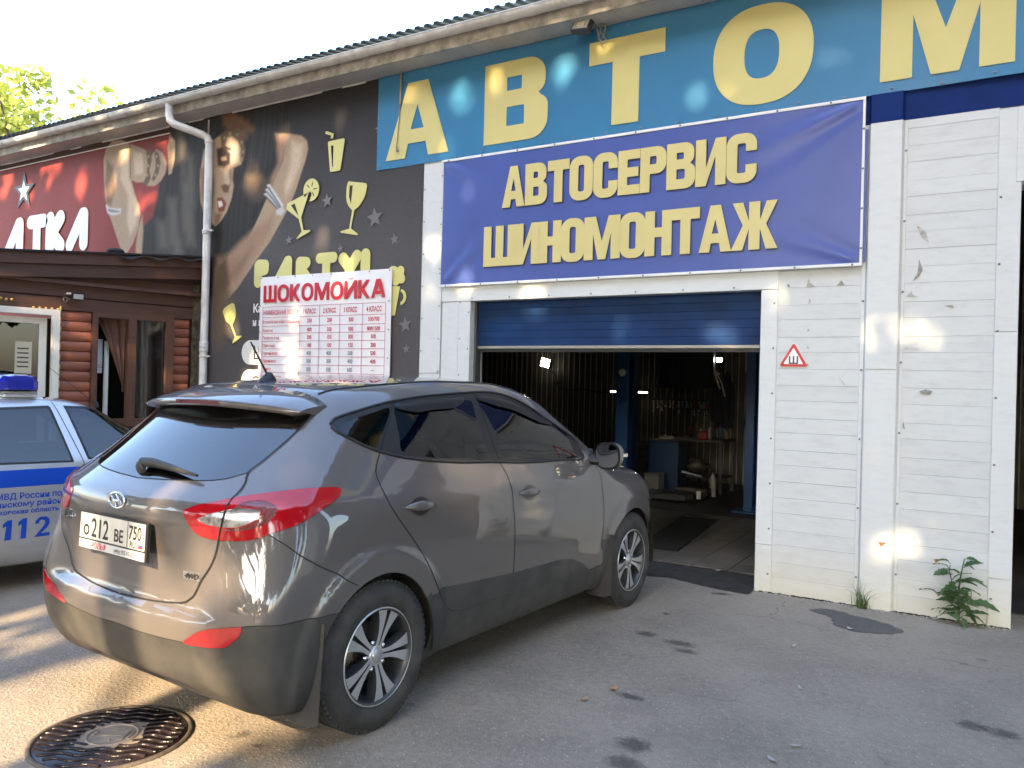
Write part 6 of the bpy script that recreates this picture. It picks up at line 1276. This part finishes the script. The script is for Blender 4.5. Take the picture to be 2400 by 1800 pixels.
for k in range(420):
    x,y=rs.uniform(-3.,2.6),rs.uniform(-4.6,-.05); s=rs.uniform(.002,.0065); ch.ell((x,y,s*.3),(s,s*rs.uniform(.6,1),s*.7),5,3)
for k in range(160):
    x=rs.uniform(.05,1.75); s=rs.uniform(.003,.010); ch.ell((x,-.03-abs(rs.gauss(0,.02)),s*.3),(s*1.3,s,s*.7),5,3)
tag(ch.build('grit',mat('pale_grit',(.30,.28,.25),.8,var=.5,vscale=30)),'pale grit scattered over the asphalt','grit',kind='stuff')
mo=MB()
for k in range(120):
    x=rs.uniform(.02,1.74); mo.ell((x,-.020,.001),(rs.uniform(.012,.04),.010,rs.uniform(.003,.011)),6,4)
tag(mo.build('moss_line',mat('dark_moss_dirt',(.035,.033,.018),.95,var=.5,vscale=30)),'dark mossy dirt along the foot of the white wall','dirt',kind='stuff')
# ---------------------------------------------------------------- workshop fittings
M_lift=mat('blue_lift_paint',(.008,.055,.16),.4,var=.2,vscale=3)
def post(x0,x1,y0,y1,label,sticker):
    t=thing('lift_post',label,'lift post',((x0+x1)/2,(y0+y1)/2,.02),0,'blue posts of the vehicle lift'); cx,cy=(x0+x1)/2,(y0+y1)/2
    m=MB(); m.bbox(x0-cx,x1-cx,y0-cy,y1-cy,0,2.9,.006); m.build('column',M_lift,t)
    m=MB(); m.bbox(x0-cx-.12,x1-cx+.12,y0-cy-.12,y1-cy+.12,-.008,.012,.003); m.build('base_plate',M_lift,t)
    m=MB(); m.bbox(x1-cx,x1-cx+.07,y0-cy+.04,y1-cy-.02,.1,2.8,.004); m.build('carriage_rail',mat('dark_blue_rail',(.004,.014,.05),.85,spec=.1),t)
    if sticker: m=MB(); m.lathe([(.055,0),(.050,.006),(.001,.007)],lambda a,b,h:(a-.0,y0-cy-h-.001,1.80+b),24); m.build('round_sticker',mat('cream_sticker',(.72,.70,.55),.5,var=.15,vscale=40,emit=(.9,.85,.6),estr=.0),t)
post(-2.99,-2.81,4.0,4.25,'blue lift post with a round cream sticker behind the crossover bonnet',True); post(-1.15,-1.03,4.0,4.25,'blue lift post close to the white door jamb',False)
def lampbox(name,c,h,label,col,st,rot=0.):
    t=thing(name,label,'lamp',c); m=MB(); m.obox((0,.03,0),(1,0,0),(0,1,0),(0,0,1),(h[0]*1.1,.03,h[1]*1.1)); m.build('housing',M_alu,t)
    m=MB(); R=Matrix.Rotation(rot,3,'Y'); m.obox((0,-.005,0),R@Vector((1,0,0)),(0,1,0),R@Vector((0,0,1)),(h[0],.004,h[1])); m.build('lit_panel',mat('lit_'+name,(1,.95,.8),.5,emit=col,estr=st),t); return t
lampbox('work_light',(-5.68,6.80,2.04),(.085,.075),'lit white floodlight high on the ribbed back wall',(1,.93,.75),16,.25); lampbox('spot_lamp',(-2.215,6.40,2.10),(.04,.032),'small lit lamp above the hanging jackets',(1,.93,.75),14)
lampbox('tube_light',(-3.695,6.75,1.53),(.105,.012),'short lit tube light to the right of the near lift post',(1,.97,.6),3.); lampbox('strip_light',(-4.24,6.75,1.53),(.05,.012),'short lit tube to the left of the near lift post',(1,.97,.6),3.)
m=MB(); m.tube([(-5.62,6.85,1.93),(-5.5,6.9,1.80),(-5.45,6.92,1.60),(-5.42,6.92,1.55),(-5.2,6.92,1.53),(-4.9,6.9,1.56),(-4.6,6.9,1.50),(-4.3,6.9,1.52)],.012,6); tag(m.build('lamp_cable',mat('black_cable',(.01,.01,.01),.7)),'black cable running from the lit floodlight along the ribbed wall','cable')
WB=thing('workbench','cluttered dark workbench with shelf of tools at the back of the workshop','workbench',(-2.25,5.7,.02))
m=MB(); m.bbox(-.35,.42,-.3,.4,.78,.83,.005); m.build('bench_top',mat('oily_wood',(.035,.028,.02),.6),WB)
for x in (-.33,.38):
    for y in (-.27,.36): m=MB(); m.bbox(x-.025,x+.025,y-.025,y+.025,0,.78,.003); m.build('leg',M_alu,WB)
m=MB(); m.bbox(-.33,.40,-.25,.36,.22,.25,.003); m.build('lower_shelf',M_alu,WB)
def clut(name,label,cat,parts,loc,group=None):
    t=thing(name,label,cat,loc,0,group)
    for nm,mb,mt in parts: mb.build(nm,mt,t)
    return t
M_rust=mat('greasy_metal',(.07,.06,.05),.45,.5,var=.5,vscale=12); M_redp=mat('dull_red_paint',(.22,.015,.012),.45,var=.3)
clut('bench_grinder','dull red grinder with a pale round wheel on the workbench','tool',[('body',MB().bbox(-.10,.06,-.06,.06,.0,.13,.02),M_redp),('grinding_wheel',MB().lathe([(.001,.0),(.10,.0),(.105,.012),(.10,.025),(.001,.025)],lambda a,b,h:(.07+h,a*.6,.10+b),24),mat('pale_disc',(.45,.40,.30),.7))],(-2.10,5.35,.85))
clut('tool_cabinet','blue steel tool cabinet next to the workbench','cabinet',[('body',MB().bbox(-.24,.24,-.2,.2,0,.78,.008),mat('dark_blue_cabinet',(.006,.028,.075),.4)),('top',MB().bbox(-.25,.25,-.21,.21,.782,.80,.004),M_alu),('rag',MB().ell((0,-.05,.83),(.13,.09,.035),12,6),mat('grey_rag',(.25,.22,.17),.9,var=.4,vscale=20))],(-2.66,5.3,.02))
clut('floor_crate','grey crate on the workshop floor by the crossover nose','crate',[('box',MB().bbox(-.11,.11,-.12,.12,0,.30,.006),mat('grey_crate',(.13,.125,.11),.7,var=.3)),('lid',MB().bbox(-.115,.115,-.125,.125,.301,.325,.004),mat('grey_crate_lid',(.10,.10,.095),.6))],(-2.68,4.8,.02))
clut('trolley_jack','silver trolley jack lying low in front of the workbench','jack',[('arm',MB().tube([(-.16,0,.36),(.14,0,.31)],.018,8),mat('worn_chrome',(.5,.5,.48),.3,.8)),('chassis',MB().bbox(-.22,.26,-.10,.10,.04,.14,.01),M_rust)]+[('wheel',MB().lathe([(.001,-.02),(.045,-.02),(.045,.02),(.001,.02)],lambda a,b,h,x=x,y=y:(x+a,y+h,.045+b),14),M_black) for x in (-.18,.20) for y in (-.11,.11)],(-2.15,4.95,.02))
clut('canister','pale grey canister standing beside the workbench leg','canister',[('body',MB().lathe([(.001,0),(.05,0),(.052,.02),(.052,.26),(.03,.31),(.018,.33),(.018,.36),(.001,.36)],lambda a,b,h:(a,b,h),18),mat('pale_canister',(.22,.21,.18),.5,var=.3)),('cap',MB().lathe([(.02,.36),(.02,.38),(.001,.38)],lambda a,b,h:(a,b,h),12),M_black)],(-1.90,5.15,.02))
clut('small_carton','small white carton on the workshop floor','carton',[('box',MB().bbox(-.03,.03,-.02,.02,0,.11,.002),mat('white_carton',(.6,.6,.58),.6)),('flap',MB().bbox(-.03,.03,-.021,.021,.111,.115,.001),MATS['white_carton'])],(-1.98,4.75,.02))
ss=random.Random(21)
sh=thing('tool_rack','rack of hanging spanners and screwdrivers on the ribbed back wall','tool rack',(-3.0,6.9,1.0))
m=MB(); m.bbox(-.55,.75,-.06,-.02,.40,.43,.003); m.build('rail',M_alu,sh)
m=MB(); m.bbox(-.10,.60,-.16,-.02,.26,.28,.003); m.build('shelf',M_alu,sh)
for k in range(16):
    x=-.5+.075*k+ss.uniform(-.01,.01); L_=ss.uniform(.10,.24); m=MB(); m.tube([(x,-.06,.40),(x+ss.uniform(-.02,.02),-.06,.40-L_)],.008,5); m.ell((x,-.06,.40-L_),(.018,.008,.02),8,4); m.build('hand_tool',mat('worn_chrome',(.5,.5,.48),.3,.8),sh)
for k in range(10):
    x=-.05+.06*k; m=MB(); h=ss.uniform(.05,.12); m.lathe([(.001,0),(.022,0),(.022,h*.8),(.01,h),(.001,h)],lambda a,b,hh,x=x:(x+a,-.09+b,.281+hh),10); m.build('bottle',mat('bottle_%d'%(k%4),((.25,.23,.2),(.2,.03,.02),(.03,.06,.15),(.3,.28,.22))[k%4],.4),sh)
clut('wall_cabinet','large black cabinet hung high on the back wall of the workshop','cabinet',[('carcass',MB().bbox(-.52,.50,-.25,.25,0,1.0,.006),mat('black_cabinet',(.010,.011,.014),.5)),('door',MB().bbox(-.50,-.01,-.262,-.252,.02,.98,.003),MATS['black_cabinet']),('door',MB().bbox(.01,.48,-.262,-.252,.02,.98,.003),MATS['black_cabinet'])],(-2.78,6.55,1.62))
def jacket(x,label,c,wd):
    t=thing('work_jacket',label,'jacket',(x,6.05,.95)); m=MB()
    def f(u,v):
        a=2*PI*u; z=.95-.9*v; w=wd*(.25+.75*min(1,v*2.2))*(1-.12*v); return (w*math.cos(a)+.03*math.sin(5*v+u*3),.06*math.sin(a)*(1+.4*math.sin(7*a))+.02*math.sin(9*v),z+.015*math.sin(6*a))
    m.grid(24,16,f); m.build('cloth',c,t)
    for s in (-1,1): m=MB(); m.tube([(s*wd*.7,0,.78),(s*wd*1.0,-.02,.55),(s*wd*.95,-.03,.28),(s*wd*.9,-.02,.15)],[.05,.05,.045,.04],10); m.build('sleeve',c,t)
jacket(-2.0,'dark navy work jacket hanging at the back of the workshop',mat('navy_cloth',(.012,.014,.024),.9),.11); jacket(-2.13,'black jacket with pale collar straps hanging beside the navy one',mat('black_cloth',(.012,.012,.012),.9),.06)
m=MB(); m.tube([(-2.15,5.95,1.93),(-2.12,5.93,1.80),(-2.06,5.93,1.62)],.013,6); m.tube([(-2.13,5.95,1.90),(-2.03,5.94,1.70),(-1.98,5.94,1.50)],.011,6); m.ell((-2.12,5.95,1.86),(.05,.02,.03),10,5); tag(m.build('pale_strap',mat('pale_strap',(.42,.40,.35),.7)),'pale straps hung over the jackets','strap')
MT=thing('drain_grating','long dark slatted drain grating set in the tiled workshop floor','grating',(-1.3,2.0,.024),math.radians(6))
for k in range(34):
    m=MB(); m.bbox(-.20,.20,-1.06+k*.0625,-1.06+k*.0625+.035,.0,.012,.002); m.build('slat',mat('dark_grating',(.018,.017,.016),.55,.3),MT)
for x in (-.215,.200): m=MB(); m.bbox(x,x+.015,-1.07,1.08,-.0005,.0135,.002); m.build('side_bar',MATS['dark_grating'],MT)

# more workshop clutter
for k,(x,y,z,lb_) in enumerate(((-3.35,6.2,.02,'bottom tyre of the stack by the back wall'),(-3.35,6.2,.24,'middle tyre of the stack by the back wall'),(-3.33,6.22,.46,'top tyre of the stack by the back wall'))):
    t=thing('worn_tyre',lb_,'tyre',(x,y,z),0,'stacked tyres'); m=MB(); m.lathe([(.20,.03),(.22,.0),(.29,.0),(.32,.03),(.325,.11),(.32,.19),(.29,.22),(.22,.22),(.20,.19)],lambda a,b,h:(a,b,h),32); m.build('tread',CARM['tyre'],t)
def hose(name,label,pts,r,m): q=MB(); q.tube([tuple(p) for p in crom(pts,.08)],r,6); tag(q.build(name,m),label,'hose')
hose('air_hose','dark air hose looping down beside the workbench',[(-1.75,6.3,1.9),(-1.72,6.2,1.2),(-1.78,6.1,.5),(-1.70,6.0,.1),(-1.60,5.8,.04),(-1.5,5.4,.04)],.012,M_black)
hose('extension_lead','black lead hanging from the wall cabinet',[(-3.2,6.28,2.0),(-3.22,6.25,1.5),(-3.1,6.25,1.3),(-3.0,6.25,1.7),(-2.95,6.27,2.1)],.010,M_black)
clut('gearbox','greasy gearbox casing under the workbench','gearbox',[('casing',MB().ell((0,0,.14),(.16,.13,.14),16,8),M_rust),('shaft',MB().tube([(-.3,0,.15),(.22,0,.15)],.03,10),M_rust),('flange',MB().lathe([(.001,0),(.12,0),(.12,.03),(.001,.03)],lambda a,b,h:(-.16-h,a,.15+b),20),M_rust)],(-2.3,5.6,.28))
clut('parts_washer','low dark parts tray on the workshop floor','tray',[('tray',MB().bbox(-.3,.3,-.2,.2,0,.10,.01),M_alu),('handle',MB().tube([(-.2,-.21,.08),(-.2,-.25,.10),(.2,-.25,.10),(.2,-.21,.08)],.01,6),M_alu)],(-2.35,4.55,.02))
for k,(x,h,c) in enumerate(((-2.45,.20,(.10,.02,.015)),(-2.36,.26,(.05,.05,.05)),(-2.28,.16,(.16,.14,.10)),(-1.98,.22,(.03,.05,.10)),(-1.90,.14,(.14,.12,.09)))):
    clut('oil_can',('dull red','black','tan','navy','pale brown')[k]+' oil can on the workbench','can',[('body',MB().lathe([(.001,0),(.035,0),(.035,h*.75),(.012,h*.9),(.012,h),(.001,h)],lambda a,b,z:(a,b,z),14),mat('can_%d'%k,c,.4)),('cap',MB().lathe([(.014,h),(.014,h+.02),(.001,h+.02)],lambda a,b,z:(a,b,z),10),M_black)],(x,5.75,.852))
# gaps in the foliage, given by the sunlit spots they let through: x, y, z, radius
SUNSPOTS=[(0.89,-0.02,2.08,0.06),(1.22,-0.02,2.07,0.07),(1.01,-0.02,1.15,0.08),(1.05,-0.02,1.22,0.06),(1.17,-0.02,0.57,0.11),(0.47,-0.02,0.42,0.06),(1.09,-0.02,0.05,0.07),(0.98,-0.02,0.46,0.06),(-3.3,-0.02,3.0,0.09),(-3.34,-0.02,2.49,0.07),(-3.67,-0.02,4.45,0.09),(-2.97,-0.02,4.39,0.09),(-3.06,-0.02,4.54,0.07),(-2.51,-0.02,4.52,0.11),(-2.58,-0.02,4.19,0.07),(-0.59,-0.02,4.07,0.07),(-1.42,-0.02,4.68,0.07),(0.45,-0.02,4.17,0.08),(0.6,-0.02,4.16,0.06),(1.46,-0.02,3.99,0.06),(1.23,-0.02,3.97,0.06),(-3.18,-0.02,3.96,0.08),(-0.14,-0.02,4.56,0.06),(-0.85,-0.02,4.59,0.06),(-0.28,-0.02,4.09,0.06),(-7.94,-0.02,4.85,0.18),(-6.0,-0.02,3.99,0.16),(-7.64,-0.02,4.68,0.13),(-10.45,-0.02,4.59,0.23),(-9.55,-0.02,4.32,0.18),(-10.94,-0.02,4.3,0.17),(-8.53,-0.02,4.62,0.14),(-8.19,-0.02,3.89,0.15),(-10.09,-0.02,4.72,0.15),(-5.39,-0.02,3.15,0.09),(-4.51,-0.02,2.63,0.12),(-5.95,-0.02,1.7,0.15),(-5.26,-0.02,1.81,0.18),(-5.21,-0.02,2.29,0.11),(-4.88,-0.02,3.16,0.1),(-4.49,-0.02,2.86,0.08),(-6.3,-0.02,2.25,0.12),(-7.9,-0.02,3.93,0.11),(-8.83,-0.02,4.21,0.12),(-11.48,-0.02,4.57,0.2),(-1.26,-0.02,2.19,0.09),(-0.43,-0.02,2.17,0.06),(-0.2,-0.02,2.13,0.06),(-2.88,-0.02,3.43,0.06),(0.13,-0.02,2.36,0.06),(-2.12,-0.02,2.44,0.08),(-2.86,-0.02,2.65,0.07),(-7.38,-0.4,4.71,0.14),(-10.24,-0.4,4.77,0.14),(-6.33,-0.4,4.61,0.14),(-1.74,-0.4,4.73,0.14),(-4.56,-0.4,4.72,0.14),(-3.56,-0.4,4.75,0.14),(-5.47,-0.4,4.67,0.14),(-7.44,-1.81,2.36,0.13),(-7.1,-0.54,2.84,0.13),(-7.01,-0.22,2.71,0.13),(-7.29,-1.27,2.17,0.13),(-7.31,-1.35,1.69,0.13),(-7.07,-0.46,1.67,0.13),(-0.72,-2.59,1.15,0.07),(-0.75,-3.1,0.93,0.06),(-0.7,-2.38,0.9,0.05),(-0.68,-1.92,0.58,0.06),(-0.74,-3.06,0.99,0.05),(-0.77,-3.62,1.49,0.06),(-0.75,-3.11,1.29,0.06),(-1.96,-4.35,0.79,0.1),(-1.69,-4.37,0.7,0.09),(-1.49,-4.38,1.11,0.1),(-1.03,-4.41,0.8,0.05),(-1.75,-4.37,0.5,0.12),(-1.43,-4.38,0.64,0.1),(-1.18,-4.4,0.91,0.05),(-2.15,-4.34,0.41,0.1),(-2.02,-4.35,0.28,0.12),(-1.56,-4.38,0.34,0.1),(-1.27,-4.39,0.61,0.1),(-2.6,-4.73,0,0.15),(-2.6,-4.57,0,0.15),(-2.6,-4.41,0,0.15),(-2.6,-4.25,0,0.15),(-2.6,-4.09,0,0.15),(-2.6,-3.93,0,0.15),(-2.44,-4.89,0,0.15),(-2.44,-4.73,0,0.15),(-2.44,-4.57,0,0.15),(-2.44,-4.41,0,0.15),(-2.44,-4.25,0,0.15),(-2.44,-4.09,0,0.15),(-2.44,-3.93,0,0.15),(-2.28,-4.89,0,0.15),(-2.28,-4.73,0,0.15),(-2.28,-4.57,0,0.15),(-2.28,-4.41,0,0.15),(-2.28,-4.25,0,0.15),(-2.28,-4.09,0,0.15),(-2.28,-3.93,0,0.15),(-2.12,-4.89,0,0.15),(-2.12,-4.73,0,0.15),(-2.12,-4.57,0,0.15),(-2.12,-4.41,0,0.15),(-2.12,-4.25,0,0.15),(-2.12,-4.09,0,0.15),(-2.12,-3.93,0,0.15),(-1.96,-4.89,0,0.15),(-1.96,-4.73,0,0.15),(-1.96,-4.57,0,0.15),(-1.96,-4.09,0,0.15),(-1.96,-3.93,0,0.15),(-3.97,-3.54,0,0.13),(-3.84,-3.8,0,0.13),(-3.84,-3.67,0,0.13),(-3.71,-4.06,0,0.13),(-3.71,-3.93,0,0.13),(-3.71,-3.8,0,0.13),(-3.58,-4.19,0,0.13),(-3.58,-4.06,0,0.13),(-3.45,-4.32,0,0.13),(-3.29,-3.84,0,0.1),(-3.15,-3.98,0,0.1),(-1.37,-3.8,0,0.1),(-1.36,-3.92,0,0.08),(-1.23,-3.72,0,0.09),(-1.38,-4.15,0,0.08),(-1.32,-3.6,0,0.08)]
# ---------------------------------------------------------------- plants and trees
def leaf_mat(name,c,tr,rough=.5,var=.35):
    m=bpy.data.materials.new(name); m.use_nodes=True; nt=m.node_tree; N=nt.nodes; L=nt.links; b=N['Principled BSDF']; o=N['Material Output']
    tc=N.new('ShaderNodeTexCoord'); n=N.new('ShaderNodeTexNoise'); n.inputs['Scale'].default_value=1.7; n.inputs['Detail'].default_value=5; L.new(tc.outputs['Object'],n.inputs['Vector'])
    r=N.new('ShaderNodeValToRGB'); r.color_ramp.elements[0].position=.3; r.color_ramp.elements[1].position=.7; r.color_ramp.elements[0].color=(*[x*(1-var) for x in c],1); r.color_ramp.elements[1].color=(*[x*(1+var) for x in c],1); L.new(n.outputs[0],r.inputs[0]); L.new(r.outputs[0],b.inputs['Base Color']); b.inputs['Roughness'].default_value=rough; b.inputs['Specular IOR Level'].default_value=.3
    t=N.new('ShaderNodeBsdfTranslucent'); t.inputs[0].default_value=(*tr,1); mx=N.new('ShaderNodeMixShader'); mx.inputs[0].default_value=.35; L.new(b.outputs[0],mx.inputs[1]); L.new(t.outputs[0],mx.inputs[2]); L.new(mx.outputs[0],o.inputs[0]); return m
M_weed=leaf_mat('weed_leaf',(.085,.150,.065),(.14,.25,.07)); M_grass=leaf_mat('grass_blade',(.10,.16,.06),(.14,.24,.06)); M_tree=leaf_mat('tree_leaf',(.055,.095,.022),(.13,.20,.03)); M_ytree=leaf_mat('sunlit_tree_leaf',(.20,.24,.05),(.42,.46,.08)); M_bark=mat('tree_bark',(.09,.07,.05),.9,var=.5,vscale=6,bump=.8,bscale=14)
def lobed(L_,W_,droop,rr):
    "toothed leaf blade along +x with a folded midrib"
    n=9; vs=[]
    for i in range(n+1):
        t=i/n; w=1.9*W_*(math.sin(PI*min(1,.08+t*.92))**.7)*(1.0 if i%2 else .62)*(1-.35*t); z=-droop*t*t*L_+.02*L_*math.sin(t*7)
        vs+=[(L_*t,-w,z+.25*w),(L_*t,0,z),(L_*t,w,z+.25*w)]
    return vs,[(3*i+j,3*i+j+1,3*i+j+4,3*i+j+3) for i in range(n) for j in range(2)]
WD=thing('tall_weed','leafy green weed growing from the foot of the white wall','weed',(1.435,-.055,0))
rw_=random.Random(4)
M_wstem=mat('weed_stem',(.07,.11,.035),.6)
def wleaf(base,az,el,L_,W_,droop,roll):
    n=8; pet=.25*L_; R=Matrix.Rotation(az,3,'Z')@Matrix.Rotation(-el,3,'Y')@Matrix.Rotation(roll,3,'X'); vs=[]
    for i in range(n+1):
        t=i/n; w=W_*(math.sin(PI*min(1,.10+t*.90))**.65)*(1.0,.70)[i%2]*(1-.30*t); z=-droop*t*t*L_*.6
        vs+=[(pet+L_*t,-w,z+.3*w),(pet+L_*t+.012*(i%2),0,z),(pet+L_*t,w,z+.22*w)]
    k=MB(); k.add([tuple(Vector(base)+R@Vector(v)) for v in vs],[(3*i+q,3*i+q+1,3*i+q+4,3*i+q+3) for i in range(n) for q in range(2)],0,False); k.tube([base,tuple(Vector(base)+R@Vector((pet,0,0)))],.002,5); k.build('leaf',M_weed,WD)
stems=[[(0,0,0),(.004,-.006,.10),(-.002,-.010,.22),(.010,-.014,.34),(.030,-.018,.46)],[(-.002,-.010,.20),(-.040,-.020,.27),(-.060,-.026,.37),(-.055,-.028,.42)],[(.004,-.006,.09),(-.06,-.02,.15),(-.10,-.03,.19),(-.13,-.03,.19)],[(.004,-.006,.07),(.05,-.02,.12),(.075,-.025,.19),(.078,-.03,.24)],[(.0,-.006,.04),(-.05,-.04,.07),(-.09,-.05,.08)],[(.0,-.006,.03),(.03,-.05,.07),(.05,-.07,.08)]]
for q,sp in enumerate(stems):
    k=MB(); r0=(.010,.005,.0045,.0045,.0035,.0035)[q]; k.tube(sp,[r0*(1-.65*i/(len(sp)-1)) for i in range(len(sp))],7); k.build('stem',M_wstem,WD)
    nl=(13,7,6,6,4,4)[q]; c=crom(sp,.01)
    for i in range(nl):
        p=c[int((.25+.75*(i+.5)/nl)*(len(c)-1))] if i<nl-1 else c[-1]; az=rw_.uniform(-PI,0) if rw_.random()<.7 else rw_.choice([PI,0])+rw_.uniform(-.25,.05); L_=rw_.uniform(.08,.15)*(.65 if i>nl-3 else 1)
        wleaf(tuple(p),az,rw_.uniform(-.1,.85),L_,L_*rw_.uniform(.32,.44),rw_.uniform(.5,1.8),rw_.uniform(-.6,.6))
GT=thing('grass_tuft','spiky tuft of green grass at the foot of the pilaster','grass tuft',(.80,-.06,0))
for k in range(46):
    az=rw_.uniform(0,2*PI); L_=rw_.uniform(.10,.26); ou=rw_.uniform(.15,1.0); b=MB(); vs=[]; n=5; x0,y0=rw_.gauss(0,.025),rw_.gauss(0,.012)
    for i in range(n+1):
        t=i/n; r=L_*ou*.75*t*t; z=L_*(t-.45*ou*t*t); y=y0+r*math.sin(az); y=min(y,.02); w=.0032*(1-t)+.0004
        vs+=[(x0+r*math.cos(az)-w*math.sin(az),y+w*math.cos(az),z),(x0+r*math.cos(az)+w*math.sin(az),y-w*math.cos(az),z)]
    b.add(vs,[(2*i,2*i+1,2*i+3,2*i+2) for i in range(n)],0,True); b.build('blade',M_grass,GT)
# --- trees
_e1=Vector((0,0,1)).cross(_sd).normalized(); _e2=_sd.cross(_e1)
_H=np.array([(Vector(h[:3]).dot(_e1),Vector(h[:3]).dot(_e2),h[3],.19 if h[2]>3.7 else .36 if h[2]>1.0 else .25) for h in SUNSPOTS])
def crown(name,seed,centre,rx,rz,n,leaf,clumps,m,parent,gaps=True):
    rs_=np.random.RandomState(seed); C=rs_.randn(clumps,3); C/=np.linalg.norm(C,axis=1)[:,None]; C*=rs_.uniform(.2,1.,(clumps,1))**.5; C*=[rx,rx,rz]; S=rs_.uniform(.5,1.2,clumps)*rx*.33
    k=rs_.randint(0,clumps,n); d=rs_.randn(n,3); d/=np.linalg.norm(d,axis=1)[:,None]; P=C[k]+d*(S[k]*rs_.uniform(.1,1.,n)**.5)[:,None]*[1,1,.8]
    P=P+np.array(centre)
    if gaps:
        a=P@np.array(_e1); b=P@np.array(_e2); keep=np.ones(n,bool)
        rk=rs_.rand(n)<.02
        for h in _H: keep&=rk|(((a-h[0])**2+(b-h[1])**2)>(h[2]*.88+leaf*h[3])**2)
        P=P[keep]
    P=P-np.array(parent.location); n=len(P)
    a=rs_.randn(n,3); a[:,2]*=.6; a/=np.linalg.norm(a,axis=1)[:,None]; b=np.cross(a,rs_.randn(n,3)); b/=np.linalg.norm(b,axis=1)[:,None]; s=leaf*rs_.uniform(.6,1.3,(n,1))
    V=np.stack([P-a*s*.6,P+b*s*.38,P+a*s*.6,P-b*s*.38],1).reshape(-1,3)
    me=bpy.data.meshes.new(name); me.vertices.add(4*n); me.vertices.foreach_set('co',V.ravel()); me.loops.add(4*n); me.loops.foreach_set('vertex_index',np.arange(4*n,dtype=np.int32)); me.polygons.add(n); me.polygons.foreach_set('loop_start',np.arange(0,4*n,4,dtype=np.int32)); me.update(calc_edges=True); me.validate()
    return link('crown',me,m,parent)
def tree(name,label,loc,h0,h1,r,rx,n,leaf,clumps,m,seed,group=None,gaps=True):
    t=thing(name,label,'tree',loc,0,group); tr=MB(); H=(h0+h1)/2; q=random.Random(seed)
    tr.tube([(0,0,-.05),(.05,.03,h0*.5),(.1,.1,h0),(.1,.1,H+.2*(h1-h0))],[r,r*.8,r*.62,r*.25],10)
    for k in range(10):
        a=k*2.4+q.random(); z=h0*.85+(H-h0*.6)*q.random(); L_=(h1-h0)*.35; tr.tube([(.1,.1,z),(.1+L_*.45*math.cos(a),.1+L_*.45*math.sin(a),z+L_*.45),(.1+L_*math.cos(a)*.9,.1+L_*math.sin(a)*.9,z+L_*.95)],[r*.3,r*.18,r*.06],6)
    tr.build('trunk',M_bark,t); crown('crown',seed,(loc[0],loc[1],H),rx,(h1-h0)/2,n,leaf,clumps,m,t,gaps); return t
TL=[(-17.,-13.5,3.2,14),(-12.6,-12.6,3.4,14.5),(-8.4,-13.4,3.2,14.8),(-4.4,-12.4,3.4,14.6),(-.2,-13.6,7.0,16.5),(3.8,-12.4,3.2,14.8),(8.0,-13.2,3.0,14.6),(12.2,-12.6,3.2,14.2),(-10.5,-17.8,3.4,16.5),(-6.,-17.6,3.6,17.),(-1.6,-18.2,7.6,17.5),(2.8,-17.4,6.8,17.2),(7.2,-17.8,3.4,17.),(10.5,-8.6,2.6,13.),(12.,-4.6,2.2,12.5),(13.5,-.6,2.2,12.),(16.,-9.,2.6,14.)]  # unseen; crowns shaped for the sun patches, last four added to cut light
for i,(x,y,h0,h1) in enumerate(TL):
    tree('shade_tree','tall leafy tree standing unseen behind the viewpoint, shading the yard',(x,y,0),h0,h1,.22,3.3,19000,.27,80,M_tree,31+i,'trees lining the yard behind the viewpoint')
for i,x in enumerate(np.arange(-19,17,3.6)):
    tree('screening_shrub','dense green shrub added unseen behind the viewpoint to block sky glare',(float(x),-21.5+.6*math.sin(i*2.),0),.05,4.6+.5*math.sin(i*1.3),.10,2.3,5200,.27,40,M_tree,71+i,'unseen shrubs added to block the low sky',False)  # added unseen row: hides the bright low sky from car paint and wall
tree('background_tree','sunlit yellow green tree rising behind the roof',(-29.6,9.2,0),3.6,12.8,.3,4.0,9500,.27,70,M_ytree,5,None,False)
